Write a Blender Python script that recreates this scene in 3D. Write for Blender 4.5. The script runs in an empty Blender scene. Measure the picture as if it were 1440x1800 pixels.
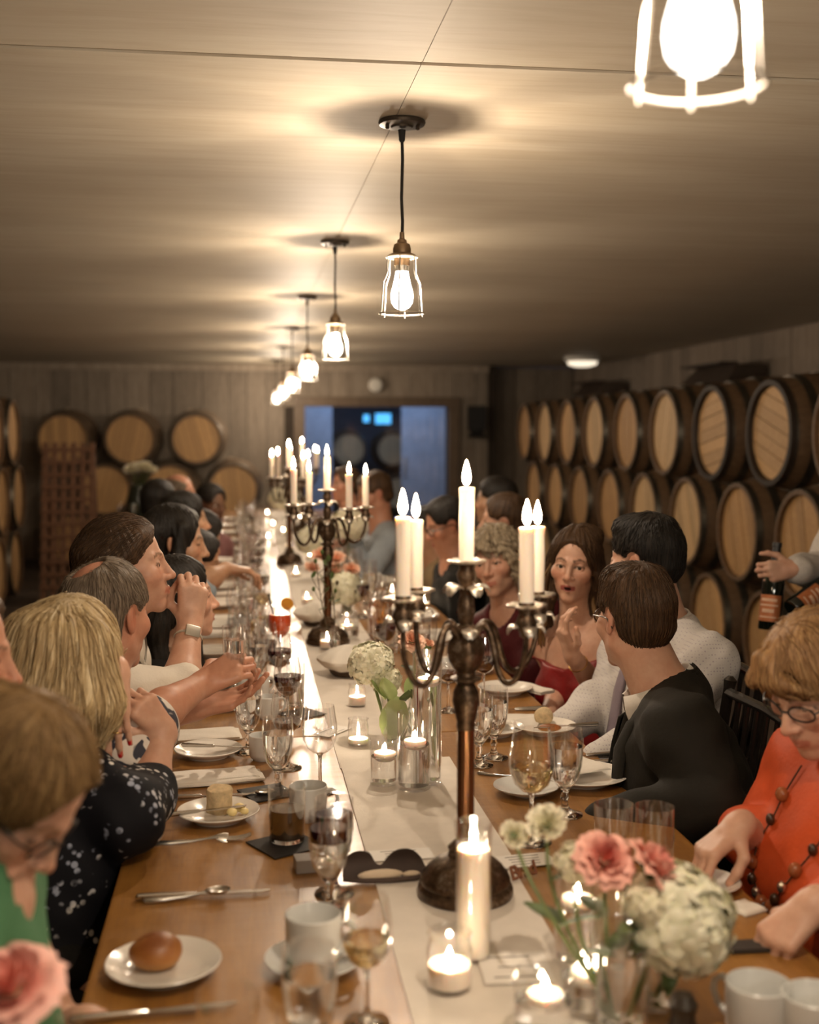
import bpy, bmesh, math, random
import numpy as np
from mathutils import Vector, Matrix
rnd = random.Random(7)
PI = math.pi
scene = bpy.context.scene
COL = scene.collection

# ------------------------------------------------------------------ camera
CAM = np.array([0.0, 0.0, 1.52]); FPX = 2100.0
_n = math.sqrt(1 + .1381**2 + .0676**2)
_yaw = math.asin(.1381/_n); _pit = math.acos(1/_n/math.cos(_yaw))
CF = np.array([math.sin(_yaw)*math.cos(_pit), math.cos(_yaw)*math.cos(_pit), -math.sin(_pit)])
CR = np.array([math.cos(_yaw), -math.sin(_yaw), 0.0]); CU = np.cross(CR, CF)
cd = bpy.data.cameras.new('camera'); cam = bpy.data.objects.new('camera', cd); COL.objects.link(cam)
cd.sensor_fit = 'HORIZONTAL'; cd.sensor_width = 24.0; cd.lens = 35.0
cd.clip_start = .05; cd.clip_end = 100
cd.dof.use_dof = True; cd.dof.focus_distance = 2.75; cd.dof.aperture_fstop = 1.9; cd.dof.aperture_blades = 7
M4 = Matrix.Identity(4)
for i in range(3):
    M4[i][0] = CR[i]; M4[i][1] = CU[i]; M4[i][2] = -CF[i]; M4[i][3] = CAM[i]
cam.matrix_world = M4
scene.camera = cam
def ray(px, py): return CF + CR*(px-720)/FPX + CU*(900-py)/FPX
def at_z(px, py, z=.74):
    d = ray(px, py); return CAM + d*(z-CAM[2])/d[2]
def at_y(px, py, y):
    d = ray(px, py); return CAM + d*y/d[1]

# ------------------------------------------------------------------ world, colour management, lights
w = bpy.data.worlds.new('world'); scene.world = w; w.use_nodes = True
w.node_tree.nodes['Background'].inputs[0].default_value = (1.0, .72, .48, 1)
w.node_tree.nodes['Background'].inputs[1].default_value = .004
vs = scene.view_settings
vs.view_transform = 'Standard'; vs.look = 'None'; vs.gamma = 1; vs.use_curve_mapping = False
vs.exposure = 0.10
scene.cycles.transparent_max_bounces = 32
LAMP_W = 28.0        # each pendant bulb
LAMP_COL = (1.0, .81, .61)
FLAME_E = 200.0
def light(name, kind, loc, energy, color, size=.02, parent=None, rot=None, **kw):
    L = bpy.data.lights.new(name, kind); L.energy = energy; L.color = color
    if kind == 'AREA':
        L.size = size
        if 'size_y' in kw: L.shape = 'RECTANGLE'; L.size_y = kw['size_y']
    else: L.shadow_soft_size = size
    o = bpy.data.objects.new(name, L); COL.objects.link(o)
    o.location = loc
    if rot: o.rotation_euler = rot
    if parent is not None: o.parent = parent
    return o
# cold light of the room beyond the doorway
# added unseen fill light behind the camera, brightens the near ceiling
light('ceiling_fill_light', 'AREA', (.9, -1.0, 1.55), 44, (1.0, .90, .76), .5, rot=(math.radians(180-24), 0, 0))
light('cold_room_light', 'AREA', (1.7, 16.6, 2.95), 70, (.38, .58, 1.0), 1.8, rot=(math.radians(20), 0, 0))

# ------------------------------------------------------------------ materials
MATS = {}
class NT:
    def __init__(s, name):
        m = bpy.data.materials.new(name); m.use_nodes = True; s.m = m; s.t = m.node_tree; s.n = s.t.nodes
        s.b = s.n['Principled BSDF']; s.out = s.n['Material Output']
    def node(s, typ, **kw):
        nd = s.n.new(typ)
        for k, v in kw.items():
            if k.startswith('_'): setattr(nd, k[1:], v)
            else: nd.inputs[k.replace('__', ' ')].default_value = v
        return nd
    def link(s, a, b): s.t.links.new(a, b)
    def coords(s, scale=(1,1,1), kind='Object', rot=(0,0,0)):
        tc = s.n.new('ShaderNodeTexCoord'); mp = s.n.new('ShaderNodeMapping')
        mp.inputs['Scale'].default_value = scale; mp.inputs['Rotation'].default_value = rot
        s.link(tc.outputs[kind], mp.inputs['Vector']); return mp.outputs['Vector']
    def noise(s, vec, scale=5, detail=4, rough=.6, dist=0):
        nd = s.node('ShaderNodeTexNoise', Scale=scale, Detail=detail, Roughness=rough, Distortion=dist)
        if vec is not None: s.link(vec, nd.inputs['Vector'])
        return nd.outputs['Fac']
    def ramp(s, fac, stops):
        r = s.n.new('ShaderNodeValToRGB'); e = r.color_ramp.elements
        while len(e) < len(stops): e.new(.5)
        for el, (p, c) in zip(e, stops): el.position = p; el.color = (*c, 1) if len(c) == 3 else c
        s.link(fac, r.inputs['Fac']); return r.outputs['Color']
    def mix(s, fac, a, b, mode='MIX'):
        m = s.n.new('ShaderNodeMix'); m.data_type = 'RGBA'; m.blend_type = mode
        for i, v in ((0, fac), (6, a), (7, b)):
            if hasattr(v, 'is_output'): s.link(v, m.inputs[i])
            else: m.inputs[i].default_value = v if i == 0 else (*v, 1)
        return m.outputs[2]
    def bump(s, h, strength=.3, dist=.01):
        b = s.node('ShaderNodeBump', Strength=strength, Distance=dist); s.link(h, b.inputs['Height'])
        s.link(b.outputs['Normal'], s.b.inputs['Normal'])
    def set(s, **kw):
        for k, v in kw.items():
            i = s.b.inputs[k.replace('__', ' ')]
            if hasattr(v, 'is_output'): s.link(v, i)
            else: i.default_value = (*v, 1) if i.type == 'RGBA' and len(v) == 3 else v
        return s
    def attr(s, name):
        a = s.n.new('ShaderNodeAttribute'); a.attribute_name = name; return a
def plain(name, col, rough=.5, metal=0, var=.12, scale=8, bump=0, coat=0, **kw):
    if name in MATS: return MATS[name]
    t = NT(name); v = t.coords()
    f = t.noise(v, scale, 4)
    lo = tuple(max(0, c*(1-var)) for c in col); hi = tuple(min(1, c*(1+var)) for c in col)
    t.set(Base__Color=t.ramp(f, [(.3, lo), (.7, hi)]), Roughness=rough, Metallic=metal, Coat__Weight=coat, **kw)
    if bump: t.bump(t.noise(v, scale*12, 3), bump, .004)
    MATS[name] = t.m; return t.m
def wood(name, dark, light_, scale=(1, 12, 12), rough=.6, coat=0, bump=.25, n=6, per_obj=.0, coatr=.2):
    if name in MATS: return MATS[name]
    t = NT(name); v = t.coords(scale)
    if per_obj:
        oi = t.n.new('ShaderNodeObjectInfo'); va = t.n.new('ShaderNodeVectorMath'); va.operation = 'ADD'
        sc = t.n.new('ShaderNodeVectorMath'); sc.operation = 'SCALE'; sc.inputs['Scale'].default_value = 37.0
        cb = t.n.new('ShaderNodeCombineXYZ')
        for i in range(3): t.link(oi.outputs['Random'], cb.inputs[i])
        t.link(cb.outputs[0], sc.inputs[0]); t.link(sc.outputs[0], va.inputs[1]); t.link(v, va.inputs[0]); v = va.outputs[0]
    f = t.noise(v, n, 6, .62, .6); g = t.noise(v, n*5, 3, .5)
    c = t.ramp(f, [(.28, dark), (.72, light_)])
    c = t.mix(.35, c, t.ramp(g, [(.3, tuple(x*.75 for x in dark)), (.7, light_)]))
    if per_obj:
        hs = t.node('ShaderNodeHueSaturation'); mr = t.node('ShaderNodeMapRange'); 
        mr.inputs[3].default_value = 1-per_obj; mr.inputs[4].default_value = 1+per_obj*.7
        t.link(oi.outputs['Random'], mr.inputs[0]); t.link(mr.outputs[0], hs.inputs['Value']); t.link(c, hs.inputs['Color']); c = hs.outputs['Color']
    t.set(Base__Color=c, Roughness=rough, Coat__Weight=coat, Coat__Roughness=coatr)
    if bump: t.bump(g, bump, .003)
    MATS[name] = t.m; return t.m
def emit(name, col, s, back=None):
    if name in MATS: return MATS[name]
    t = NT(name); t.set(Base__Color=col, Emission__Color=col, Emission__Strength=s, Roughness=.5)
    MATS[name] = t.m; return t.m
def thin_glass(name, tint=(1,1,1), gloss=1.0, rough=.05):
    """thin-walled clear glass: light passes straight, surface reflects by Fresnel"""
    if name in MATS: return MATS[name]
    t = NT(name); t.n.remove(t.b)
    tr = t.node('ShaderNodeBsdfTransparent', Color=(*tint, 1)); gl = t.node('ShaderNodeBsdfGlossy', Color=(gloss, gloss, gloss, 1), Roughness=rough)
    lw = t.node('ShaderNodeLayerWeight', Blend=.5); pw = t.n.new('ShaderNodeMath'); pw.operation = 'POWER'; pw.inputs[1].default_value = 4.0
    mr = t.n.new('ShaderNodeMapRange'); mr.inputs[3].default_value = .10; mr.inputs[4].default_value = .8; mx = t.n.new('ShaderNodeMixShader')
    t.link(lw.outputs['Facing'], pw.inputs[0]); t.link(pw.outputs[0], mr.inputs[0]); t.link(mr.outputs[0], mx.inputs[0]); t.link(tr.outputs[0], mx.inputs[1]); t.link(gl.outputs[0], mx.inputs[2])
    t.link(mx.outputs[0], t.out.inputs[0]); MATS[name] = t.m; return t.m
def solid_glass(name, tint=(1,1,1), ior=1.45, rough=0.0):
    if name in MATS: return MATS[name]
    t = NT(name); t.set(Base__Color=tint, Roughness=rough, IOR=ior, Transmission__Weight=1.0); MATS[name] = t.m; return t.m

# ------------------------------------------------------------------ mesh helpers
def mesh(name, V, F, mat=None, smooth=True, sharp=None):
    me = bpy.data.meshes.new(name); V = np.asarray(V, dtype=float)
    if isinstance(F, np.ndarray) and F.ndim == 2:
        me.vertices.add(len(V)); me.vertices.foreach_set('co', V.astype(np.float32).ravel())
        k = F.shape[1]; me.loops.add(F.size); me.loops.foreach_set('vertex_index', F.astype(np.int32).ravel())
        me.polygons.add(len(F)); me.polygons.foreach_set('loop_start', np.arange(0, F.size, k, dtype=np.int32))
        me.update(calc_edges=True)
    else:
        me.from_pydata([tuple(v) for v in V], [], [tuple(f) for f in F])
    if mat is not None:
        for m in (mat if isinstance(mat, (list, tuple)) else [mat]): me.materials.append(m)
    if smooth:
        me.polygons.foreach_set('use_smooth', [True]*len(me.polygons))
        if sharp: me.set_sharp_from_angle(angle=math.radians(sharp))
    me.update(); return me
class G:
    """collects shapes into one mesh"""
    def __init__(s): s.V = []; s.F = []; s.mi = []; s.cur = 0
    def add(s, V, F):
        o = len(s.V); s.V += [tuple(map(float, v)) for v in V]; s.F += [tuple(i+o for i in f) for f in F]; s.mi += [s.cur]*len(F); return s
    def box(s, c, d, rot=None, taper=1.0):
        x, y, z = d[0]/2, d[1]/2, d[2]/2
        V = [(-x,-y,-z),(x,-y,-z),(x,y,-z),(-x,y,-z),(-x*taper,-y*taper,z),(x*taper,-y*taper,z),(x*taper,y*taper,z),(-x*taper,y*taper,z)]
        V = [Vector(v) for v in V]
        if rot is not None: V = [rot @ v for v in V]
        return s.add([v+Vector(c) for v in V], [(0,3,2,1),(4,5,6,7),(0,1,5,4),(1,2,6,5),(2,3,7,6),(3,0,4,7)])
    def bbox(s, c, d, bev=.004, rot=None):
        """box with chamfered edges"""
        bm = bmesh.new(); bmesh.ops.create_cube(bm, size=1)
        for v in bm.verts: v.co = Vector((v.co.x*d[0], v.co.y*d[1], v.co.z*d[2]))
        bmesh.ops.bevel(bm, geom=list(bm.edges), offset=bev, segments=2, affect='EDGES', profile=.7)
        bm.verts.index_update()
        V = [v.co.copy() for v in bm.verts]; F = [[v.index for v in f.verts] for f in bm.faces]; bm.free()
        if rot is not None: V = [rot @ v for v in V]
        return s.add([v+Vector(c) for v in V], F)
    def lathe(s, prof, n=24, c=(0,0,0), axis=None, cap0=True, cap1=True, lobes=None):
        V = []; F = []; m = len(prof)
        for i in range(n):
            a = 2*PI*i/n
            for (r, z) in prof:
                rr = r*(1+lobes(a, z)) if lobes else r
                V.append(Vector((rr*math.cos(a), rr*math.sin(a), z)))
        for i in range(n):
            j = (i+1) % n
            for k in range(m-1): F.append((i*m+k, j*m+k, j*m+k+1, i*m+k+1))
        if cap0 and prof[0][0] > 1e-6: F.append([i*m for i in range(n)][::-1])
        if cap1 and prof[-1][0] > 1e-6: F.append([i*m+m-1 for i in range(n)])
        if axis is not None:
            q = Vector((0,0,1)).rotation_difference(Vector(axis)); V = [q @ v for v in V]
        return s.add([v+Vector(c) for v in V], F)
    def tube(s, pts, r, n=8, closed=False, cap=True, flat=1.0):
        P = [Vector(p) for p in pts]; m = len(P)
        if not hasattr(r, '__len__'): r = [r]*m
        up = None; V = []; F = []
        for i, p in enumerate(P):
            if closed: t = (P[(i+1) % m]-P[i-1])
            else: t = P[min(i+1, m-1)]-P[max(i-1, 0)]
            if t.length < 1e-9: t = Vector((0,0,1))
            t.normalize()
            if up is None: up = t.orthogonal().normalized()
            up = (up - t*up.dot(t));
            if up.length < 1e-6: up = t.orthogonal()
            up.normalize(); sd = t.cross(up)
            for k in range(n):
                a = 2*PI*k/n; V.append(p + up*(math.cos(a)*r[i]) + sd*(math.sin(a)*r[i]*flat))
        for i in range(m if closed else m-1):
            j = (i+1) % m
            for k in range(n): F.append((i*n+k, i*n+(k+1) % n, j*n+(k+1) % n, j*n+k))
        if cap and not closed:
            F.append(list(range(n))[::-1]); F.append([(m-1)*n+k for k in range(n)])
        return s.add(V, F)
    def sphere(s, c, r, n=12, m=8, rot=None):
        if not hasattr(r, '__len__'): r = (r, r, r)
        V = [Vector((0,0,-r[2]))]; F = []
        for j in range(1, m):
            b = -PI/2+PI*j/m
            for i in range(n): V.append(Vector((r[0]*math.cos(b)*math.cos(2*PI*i/n), r[1]*math.cos(b)*math.sin(2*PI*i/n), r[2]*math.sin(b))))
        V.append(Vector((0,0,r[2])))
        for i in range(n): F.append((0, 1+(i+1) % n, 1+i)); F.append((len(V)-1, 1+(m-2)*n+i, 1+(m-2)*n+(i+1) % n))
        for j in range(m-2):
            for i in range(n): F.append((1+j*n+i, 1+j*n+(i+1) % n, 1+(j+1)*n+(i+1) % n, 1+(j+1)*n+i))
        if rot is not None: V = [rot @ v for v in V]
        return s.add([v+Vector(c) for v in V], F)
    def mesh(s, name, mat=None, smooth=True, sharp=40):
        me = mesh(name, s.V, s.F, mat, smooth, sharp)
        if any(s.mi): me.polygons.foreach_set('material_index', s.mi)
        return me
def obj(name, me, parent=None, loc=(0,0,0), rot=(0,0,0), scale=(1,1,1), **props):
    o = bpy.data.objects.new(name, me); COL.objects.link(o)
    o.location = loc; o.rotation_euler = rot; o.scale = scale if hasattr(scale, '__len__') else (scale,)*3
    if parent is not None: o.parent = parent
    for k, v in props.items():
        if v is not None: o[k] = v
    return o
def empty(name, label, cat, loc=(0,0,0), rotz=0, group=None, scale=1):
    o = obj(name, None, None, loc, (0,0,rotz), scale, label=label, category=cat, group=group)
    o.empty_display_size = .05; return o
def struct(name, me, **kw): return obj(name, me, kind='structure', **kw)
PARTS = {}
def place(kind, label, cat, loc, rotz=0, group=None, scale=1, rot=None):
    """instance of a built kind: list of (part_name, mesh, sub_parts, local_loc)"""
    root = empty(kind, label, cat, tuple(loc), rotz, group, scale)
    if rot is not None: root.rotation_euler = rot
    for p in PARTS[kind]:
        o = obj(p[0], p[1], root, p[3] if len(p) > 3 else (0,0,0))
        for q in p[2]: obj(q[0], q[1], o, q[3] if len(q) > 3 else (0,0,0))
    return root
# ------------------------------------------------------------------ room
CEIL = 2.33; XL, XR, YB, YN = -3.25, 4.2, 14.6, -1.4
m_ply = None
def ply():
    t = NT('plywood ceiling'); v = t.coords((.35, 3.2, 1), 'Object')
    f = t.noise(v, 1.5, 8, .62, .9); g = t.noise(v, 9, 5, .6, .4)
    st = t.noise(t.coords((.5, 1.2, 1)), .9, 4)
    c = t.ramp(f, [(.25, (.40, .335, .245)), (.45, (.46, .395, .30)), (.62, (.50, .44, .345)), (.8, (.44, .37, .275))])
    c = t.mix(t.ramp(g, [(.42, (0,0,0)), (.66, (.30,.30,.30))]), c, (.33, .24, .15))
    c = t.mix(t.ramp(st, [(.35, (0,0,0)), (.7, (.25,.25,.25))]), c, (.49, .42, .32))
    t.set(Base__Color=c, Roughness=.62); t.bump(g, .18, .004); return t.m
m_ply = ply()
m_seam = wood('ceiling seam wood', (.12, .065, .035), (.30, .19, .11), (.6, 10, 10), .8)
m_conc = plain('floor concrete', (.075, .055, .042), .55, var=.35, scale=2.5, bump=.2)
m_plank_b = wood('whitewashed wall planks', (.20, .155, .115), (.40, .335, .265), (5, 5, .55), .8, per_obj=.25, n=4)
m_plank_r = wood('grey side wall planks', (.22, .17, .13), (.38, .31, .245), (5, 5, .55), .8, per_obj=.25, n=4)
m_back = plain('wall backing', (.05, .037, .027), .9)
# floor, backing walls
struct('floor', G().box(((XL+XR)/2, 9, -.05), (XR-XL+1, 24, .1)).mesh('floor', m_conc, False))
ceil = struct('ceiling', G().box(((XL+XR)/2, 6.7, CEIL+.06), (XR-XL+.4, 17, .06)).mesh('ceiling', m_seam, False))
# plywood sheets: each its own panel
pm = {}
sx = [XL-.1, -2.05, .395, 2.84, XR+.1]; sy = [-1.6, .23, 2.67, 5.11, 7.55, 9.99, 12.43, 14.9]
for i in range(4):
    for j in range(7):
        w_, h_ = sx[i+1]-sx[i]-.0012, sy[j+1]-sy[j]
        y0_, y1_ = sy[j]+(.011 if j == 2 else .001), sy[j+1]-(.011 if j == 1 else .001)
        g = G().bbox(((sx[i]+sx[i+1])/2, (y0_+y1_)/2, CEIL+.012), (w_, y1_-y0_, .024), .0006)
        obj('ceiling_panel', g.mesh('ceiling_panel', m_ply, False), ceil)
# batten in the gap over the second lamp, and screws
obj('seam_batten', G().bbox(((XL+XR)/2, 2.672, CEIL+.020), (XR-XL, .05, .02), .004).mesh('seam_batten', m_seam, False), ceil)
def planks(wall, axis, a0, a1, pos, thick, z0, z1, mat, wmin, wmax, skip=None, name='plank'):
    a = a0; k = 0
    while a < a1-.02:
        wd = min(rnd.uniform(wmin, wmax), a1-a)
        segs = [(z0, z1)]
        if skip:
            for (s0, s1, zs) in skip:
                if a+wd > s0 and a < s1: segs = [(zs, z1)]
        for (u, v) in segs:
            d = rnd.uniform(-.004, .004)
            if axis == 'x': c = (a+wd/2, pos+d, (u+v)/2); dm = (wd-.006, thick, v-u)
            else: c = (pos+d, a+wd/2, (u+v)/2); dm = (thick, wd-.006, v-u)
            me = G().bbox((0,0,0), dm, .003).mesh(name, mat, False)
            obj(name, me, wall, c)
        a += wd; k += 1
DX0, DX1, DZ = .72, 2.50, 1.82
g = G(); g.box(((XL+DX0)/2-.05, YB+.10, CEIL/2), (DX0-XL+.1, .1, CEIL)); g.box(((DX1+3.0)/2, YB+.1, CEIL/2), (3.0-DX1, .1, CEIL)); g.box(((DX0+DX1)/2, YB+.1, (DZ+CEIL)/2), (DX1-DX0, .1, CEIL-DZ))
g.box((3.05, YB+.3, CEIL/2), (.1, .5, CEIL)); g.box((3.65, YB+.55, CEIL/2), (1.3, .1, CEIL))
wb = struct('wall_back', g.mesh('wall_back', m_back, False))
planks(wb, 'x', XL, 3.0, YB+.03, .04, 0, CEIL-.07, m_plank_b, .19, .34, [(DX0-.0, DX1+.0, DZ)])
planks(wb, 'x', 3.1, XR+.0, YB+.48, .04, 0, CEIL, m_plank_b, .24, .34)
wr = struct('wall_right', G().box((XR+.1, 7, CEIL/2), (.1, 17.4, CEIL)).mesh('wall_right', m_back, False))
planks(wr, 'y', -1.4, 15.6, XR+.025, .04, 0, CEIL-.005, m_plank_r, .22, .32)
wl = struct('wall_left', G().box((XL-.1, 7, CEIL/2), (.1, 17.4, CEIL)).mesh('wall_left', m_back, False))
planks(wl, 'y', -1.4, 14.6, XL-.025, .04, 0, CEIL-.005, m_plank_b, .24, .32)
struct('wall_rear', G().box(((XL+XR)/2, YN-.1, CEIL/2), (XR-XL+.4, .1, CEIL)).mesh('wall_rear', m_back, False))
m_dk = plain('dark brown trim', (.055, .036, .024), .6)
struct('trim_1', G().bbox(((XL+3.0)/2, YB-.01, CEIL-.045), (3.0-XL, .05, .085), .006).mesh('trim', m_plank_b, False))
# doorway
g = G(); g.bbox((DX0-.06, YB-.005, DZ/2), (.13, .12, DZ), .006); g.bbox((DX1+.06, YB-.005, DZ/2), (.13, .12, DZ), .006); g.bbox(((DX0+DX1)/2, YB-.005, DZ+.06), (DX1-DX0+.25, .12, .12), .006)
dr = struct('door_1', g.mesh('door_frame', wood('door frame wood', (.10, .065, .04), (.20, .14, .09), (6, 6, .8), .5), False))
m_leaf = plain('pale sliding leaf', (.42, .43, .46), .45)
for (x0, x1, nm) in ((.80, 1.26, 'door_leaf'), (2.27, 2.92, 'door_leaf')):
    lf = obj(nm, G().bbox(((x0+x1)/2, YB+.16+(2.6), 1.05), (x1-x0, .04, 2.1), .004).mesh('door_leaf', m_leaf, False), dr)
    obj('door_pull', G().bbox((x1-.05 if x0 < 1 else x0+.05, YB+.125+2.6, 1.0), (.02, .03, .3), .004).mesh('door_pull', plain('steel', (.5,.5,.5), .3, 1)), lf)
obj('door_pane', G().box(((DX0+DX1)/2, YB+.19, DZ/2), (DX1-DX0, .008, DZ)).mesh('door_pane', thin_glass('pane glass'), False), dr)
# room behind the glass
m_far = plain('far room plaster', (.16, .17, .2), .8)
g = G(); g.box((1.7, 21.5, 1.5), (6, .1, 3.2)); g.box((-1.2, 18.1, 1.5), (.1, 6.8, 3.2)); g.box((4.6, 18.6, 1.5), (.1, 5.8, 3.2)); g.box((1.7, 18.3, 3.1), (6, 6.6, .1))
struct('wall_far', g.mesh('wall_far', m_far, False))
# lit high window strips in the far room
for k, (px0, px1, py0, py1) in enumerate(((661, 688, 727, 745), (640, 650, 729, 742))):
    a = at_y(px0, py1, 21.3); b = at_y(px1, py0, 21.3)
    wn = struct('window_%d' % (k+1), G().bbox(((a[0]+b[0])/2, 21.42, (a[2]+b[2])/2), (b[0]-a[0]+.06, .06, b[2]-a[2]+.06), .005).mesh('window_frame', m_dk, False))
    obj('window_pane', G().box(((a[0]+b[0])/2, 21.385, (a[2]+b[2])/2), (b[0]-a[0], .02, b[2]-a[2])).mesh('window_pane', emit('cold daylight pane', (.10, .50, 1.0), 1.6), False), wn)
# things on the walls and ceiling
p = at_y(660, 677, YB-.02)
obj('smoke_detector', G().lathe([(0, 0), (.07, 0), (.085, .012), (.085, .03), (.07, .045), (.0, .05)], 24, axis=(0, -1, 0)).mesh('smoke_detector', plain('white plastic', (.8, .77, .7), .4)), None, tuple(p), label='round white disc fixed to the plank wall above the doorway', category='detector')
sp = empty('wall_speaker', 'black wedge loudspeaker mounted on the back wall right of the doorway', 'speaker', tuple(at_y(838, 735, YB-.14)))
g = G(); g.box((0, 0, .0), (.20, .18, .30), taper=1.0); g.box((0, .0, -.19), (.20*.55, .14, .09), Matrix.Rotation(PI, 3, 'X'), taper=1.7)
obj('cabinet', g.mesh('cabinet', plain('black plastic', (.012, .011, .011), .5), False), sp); obj('bracket', G().box((.0, .12, 0), (.05, .1, .06)).mesh('bracket', m_dk, False), sp)
cl = at_z(962, 655, CEIL-.02)
fl = empty('ceiling_light', 'round white flush ceiling lamp in the far right corner', 'ceiling light', (3.62, 12.6, CEIL-.01))
obj('rim', G().lathe([(0, 0), (.20, 0), (.20, -.03), (.17, -.05), (0, -.05)], 28).mesh('rim', plain('white enamel', (.8,.78,.72), .4)), fl)
obj('diffuser', G().lathe([(.165, -.05), (.15, -.085), (.08, -.105), (0, -.11)], 28).mesh('diffuser', emit('lit diffuser', (1, .86, .66), 1.1)), fl)
em = empty('emergency_light', 'white twin-head emergency lamp on the far wall past the speaker', 'lamp', tuple(at_y(885, 728, YB+.9)))
obj('lamp_box', G().bbox((0, 0, .02), (.34, .09, .12), .01).mesh('lamp_box', plain('white plastic', (.8, .77, .7), .4)), em)
for s in (-1, 1):
    h = obj('lamp_head', G().lathe([(0, .06), (.05, .05), (.075, 0), (.07, -.01)], 18, (s*.12, -.08, -.09), axis=(s*.3, 1, .2)).mesh('lamp_head', plain('white plastic', (.8, .77, .7), .4)), em)
    obj('lamp_lens', G().lathe([(0, -.012), (.068, -.008)], 18, (s*.12, -.08, -.09), axis=(s*.3, 1, .2)).mesh('lamp_lens', emit('warm lens', (1, .85, .65), 1.2)), h)
# dark slanted hatches high on the right wall
for k, (py, y0, lab) in enumerate(((0, 9.75, 'dark sloping hood box on the right wall above the nearest barrels'), (0, 13.3, 'dark sloping hood box on the right wall further back along the barrels'))):
    g = G(); z0, z1 = 1.80, 2.06
    V = [(XR-.02, y0-.55, z0), (XR-.02, y0+.75, z0), (XR-.02, y0+.30, z1), (XR-.02, y0-.55, z1), (XR-.42, y0-.55, z0), (XR-.42, y0+.75, z0), (XR-.28, y0+.30, z1), (XR-.28, y0-.55, z1)]
    g.add(V, [(0,1,2,3),(7,6,5,4),(0,4,5,1),(1,5,6,2),(2,6,7,3),(3,7,4,0)])
    hb = obj('hood_box', g.mesh('hood_box', m_dk, False), None, label=lab, category='hood')
    obj('hood_lip', G().bbox((XR-.35, y0-.12, z1+.01), (.16, .88, .02), .004).mesh('hood_lip', m_dk, False), hb)

# ------------------------------------------------------------------ wine barrels
m_head = [wood('barrel head oak %d' % i, d, l, (1, 9, 9), .55, n=5, per_obj=.18) for i, (d, l) in enumerate((((.48,.265,.105), (.70,.445,.20)), ((.40,.21,.08), (.60,.365,.15)), ((.54,.345,.155), (.76,.53,.285))))]
m_stave = wood('barrel stave oak', (.10, .055, .028), (.22, .13, .065), (1, 8, 8), .6, n=5)
m_hoop = plain('galvanised hoop', (.13, .115, .09), .38, .85, var=.3)
RB, RH, LB = .35, .285, .95
def br(t): return RH + (RB-RH)*(1-(2*t-1)**2)       # bilge profile
NS = 24
def barrel_meshes():
    g = G()
    prof = []
    for k in range(17):
        t = k/16; prof.append((br(t), -LB/2+LB*t))
    prof = [(RH-.022, -LB/2+.035), (RH-.022, -LB/2)] + prof + [(RH-.022, LB/2), (RH-.022, LB/2-.035)]
    def lob(a, z): 
        u = (a*NS/(2*PI)) % 1.0
        return -.006 if min(u, 1-u) < .06 else 0
    g.lathe(prof, NS*4, cap0=True, cap1=True, axis=(1,0,0), lobes=lob)
    body = g.mesh('barrel_staves', m_stave, True, 35)
    hoops = []
    for (z, wd) in ((-.455, .035), (-.345, .045), (-.20, .045), (.20, .045), (.345, .045), (.455, .035)):
        a, b = z-wd/2, z+wd/2; ra, rb = br(a/LB+.5), br(b/LB+.5)
        hoops.append(G().lathe([(ra-.002, a), (ra+.004, a), (rb+.004, b), (rb-.002, b)], 40, cap0=False, cap1=False, axis=(1,0,0)).mesh('hoop', m_hoop, True, 35))
    rims = G().lathe([(RH+.002, -LB/2-.002), (RH-.001, -LB/2-.004), (RH-.021, -LB/2-.003)], 40, cap0=False, cap1=False, axis=(1,0,0))
    boards = []
    R = RH-.024; cuts = np.linspace(-R, R, 8)
    for i in range(7):
        y0, y1 = cuts[i]+.002, cuts[i+1]-.002
        pts = [(y, -math.sqrt(max(0, R*R-y*y))) for y in np.linspace(y0, y1, 5)] + [(y, math.sqrt(max(0, R*R-y*y))) for y in np.linspace(y1, y0, 5)]
        n = len(pts); xf, xb = -LB/2+.028-(.002 if i % 2 else 0), -LB/2+.05
        V = [(xf, y, z) for y, z in pts] + [(xb, y, z) for y, z in pts]
        F = [tuple(range(n))[::-1]] + [(k, (k+1) % n, n+(k+1) % n, n+k) for k in range(n)]
        boards.append((V, F))
    bung = G().lathe([(0, .012), (.022, .01), (.026, 0), (.026, -.02)], 14, (0, 0, RB), axis=(0,0,1)).mesh('bung', plain('pale bung', (.55, .45, .32), .6))
    return body, hoops, boards, bung
B_body, B_hoops, B_boards, B_bung = barrel_meshes()
B_bm = [[mesh('head_board', V, F, m, False) for V, F in B_boards] for m in m_head]
m_toast = plain('toasted chime', (.03, .018, .011), .6)
B_chime = G().lathe([(RH+.012, -LB/2+.03), (RH+.007, -LB/2-.002), (RH-.022, -LB/2-.004), (RH-.03, -LB/2+.027)], 40, cap0=False, cap1=False, axis=(1,0,0)).mesh('chime', m_toast, True, 40)
def barrel(loc, rotz, label, group=None, spin=0, tone=None, dark=False, bungv=True, hoops=True):
    r = empty('wine_barrel', label, 'barrel', loc, rotz, group, .95 if rotz == PI/2 else 1); r.rotation_euler = (spin, 0, rotz)
    tone = rnd.randrange(3) if tone is None else tone
    obj('staves', B_body, r)
    for h in B_hoops: obj('hoop', h, r)
    for b in B_bm[tone]: obj('head_board', b, r)
    if dark: obj('chime', B_chime, r, label='dark toasted rim round the head')
    if bungv: obj('bung', B_bung, r)
    return r
XB = 2.85+LB/2
top = [5.45, 6.25, 7.08, 7.92, 8.75, 9.6, 10.42, 11.25, 12.08]
nm_top = ['nearest of the top row, at the picture edge', 'second of the top row, thick black rim', 'third of the top row, black rimmed', 'fourth of the top row, pale head', 'fifth of the top row', 'sixth of the top row', 'seventh of the top row', 'eighth of the top row', 'last and farthest of the top row']
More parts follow.
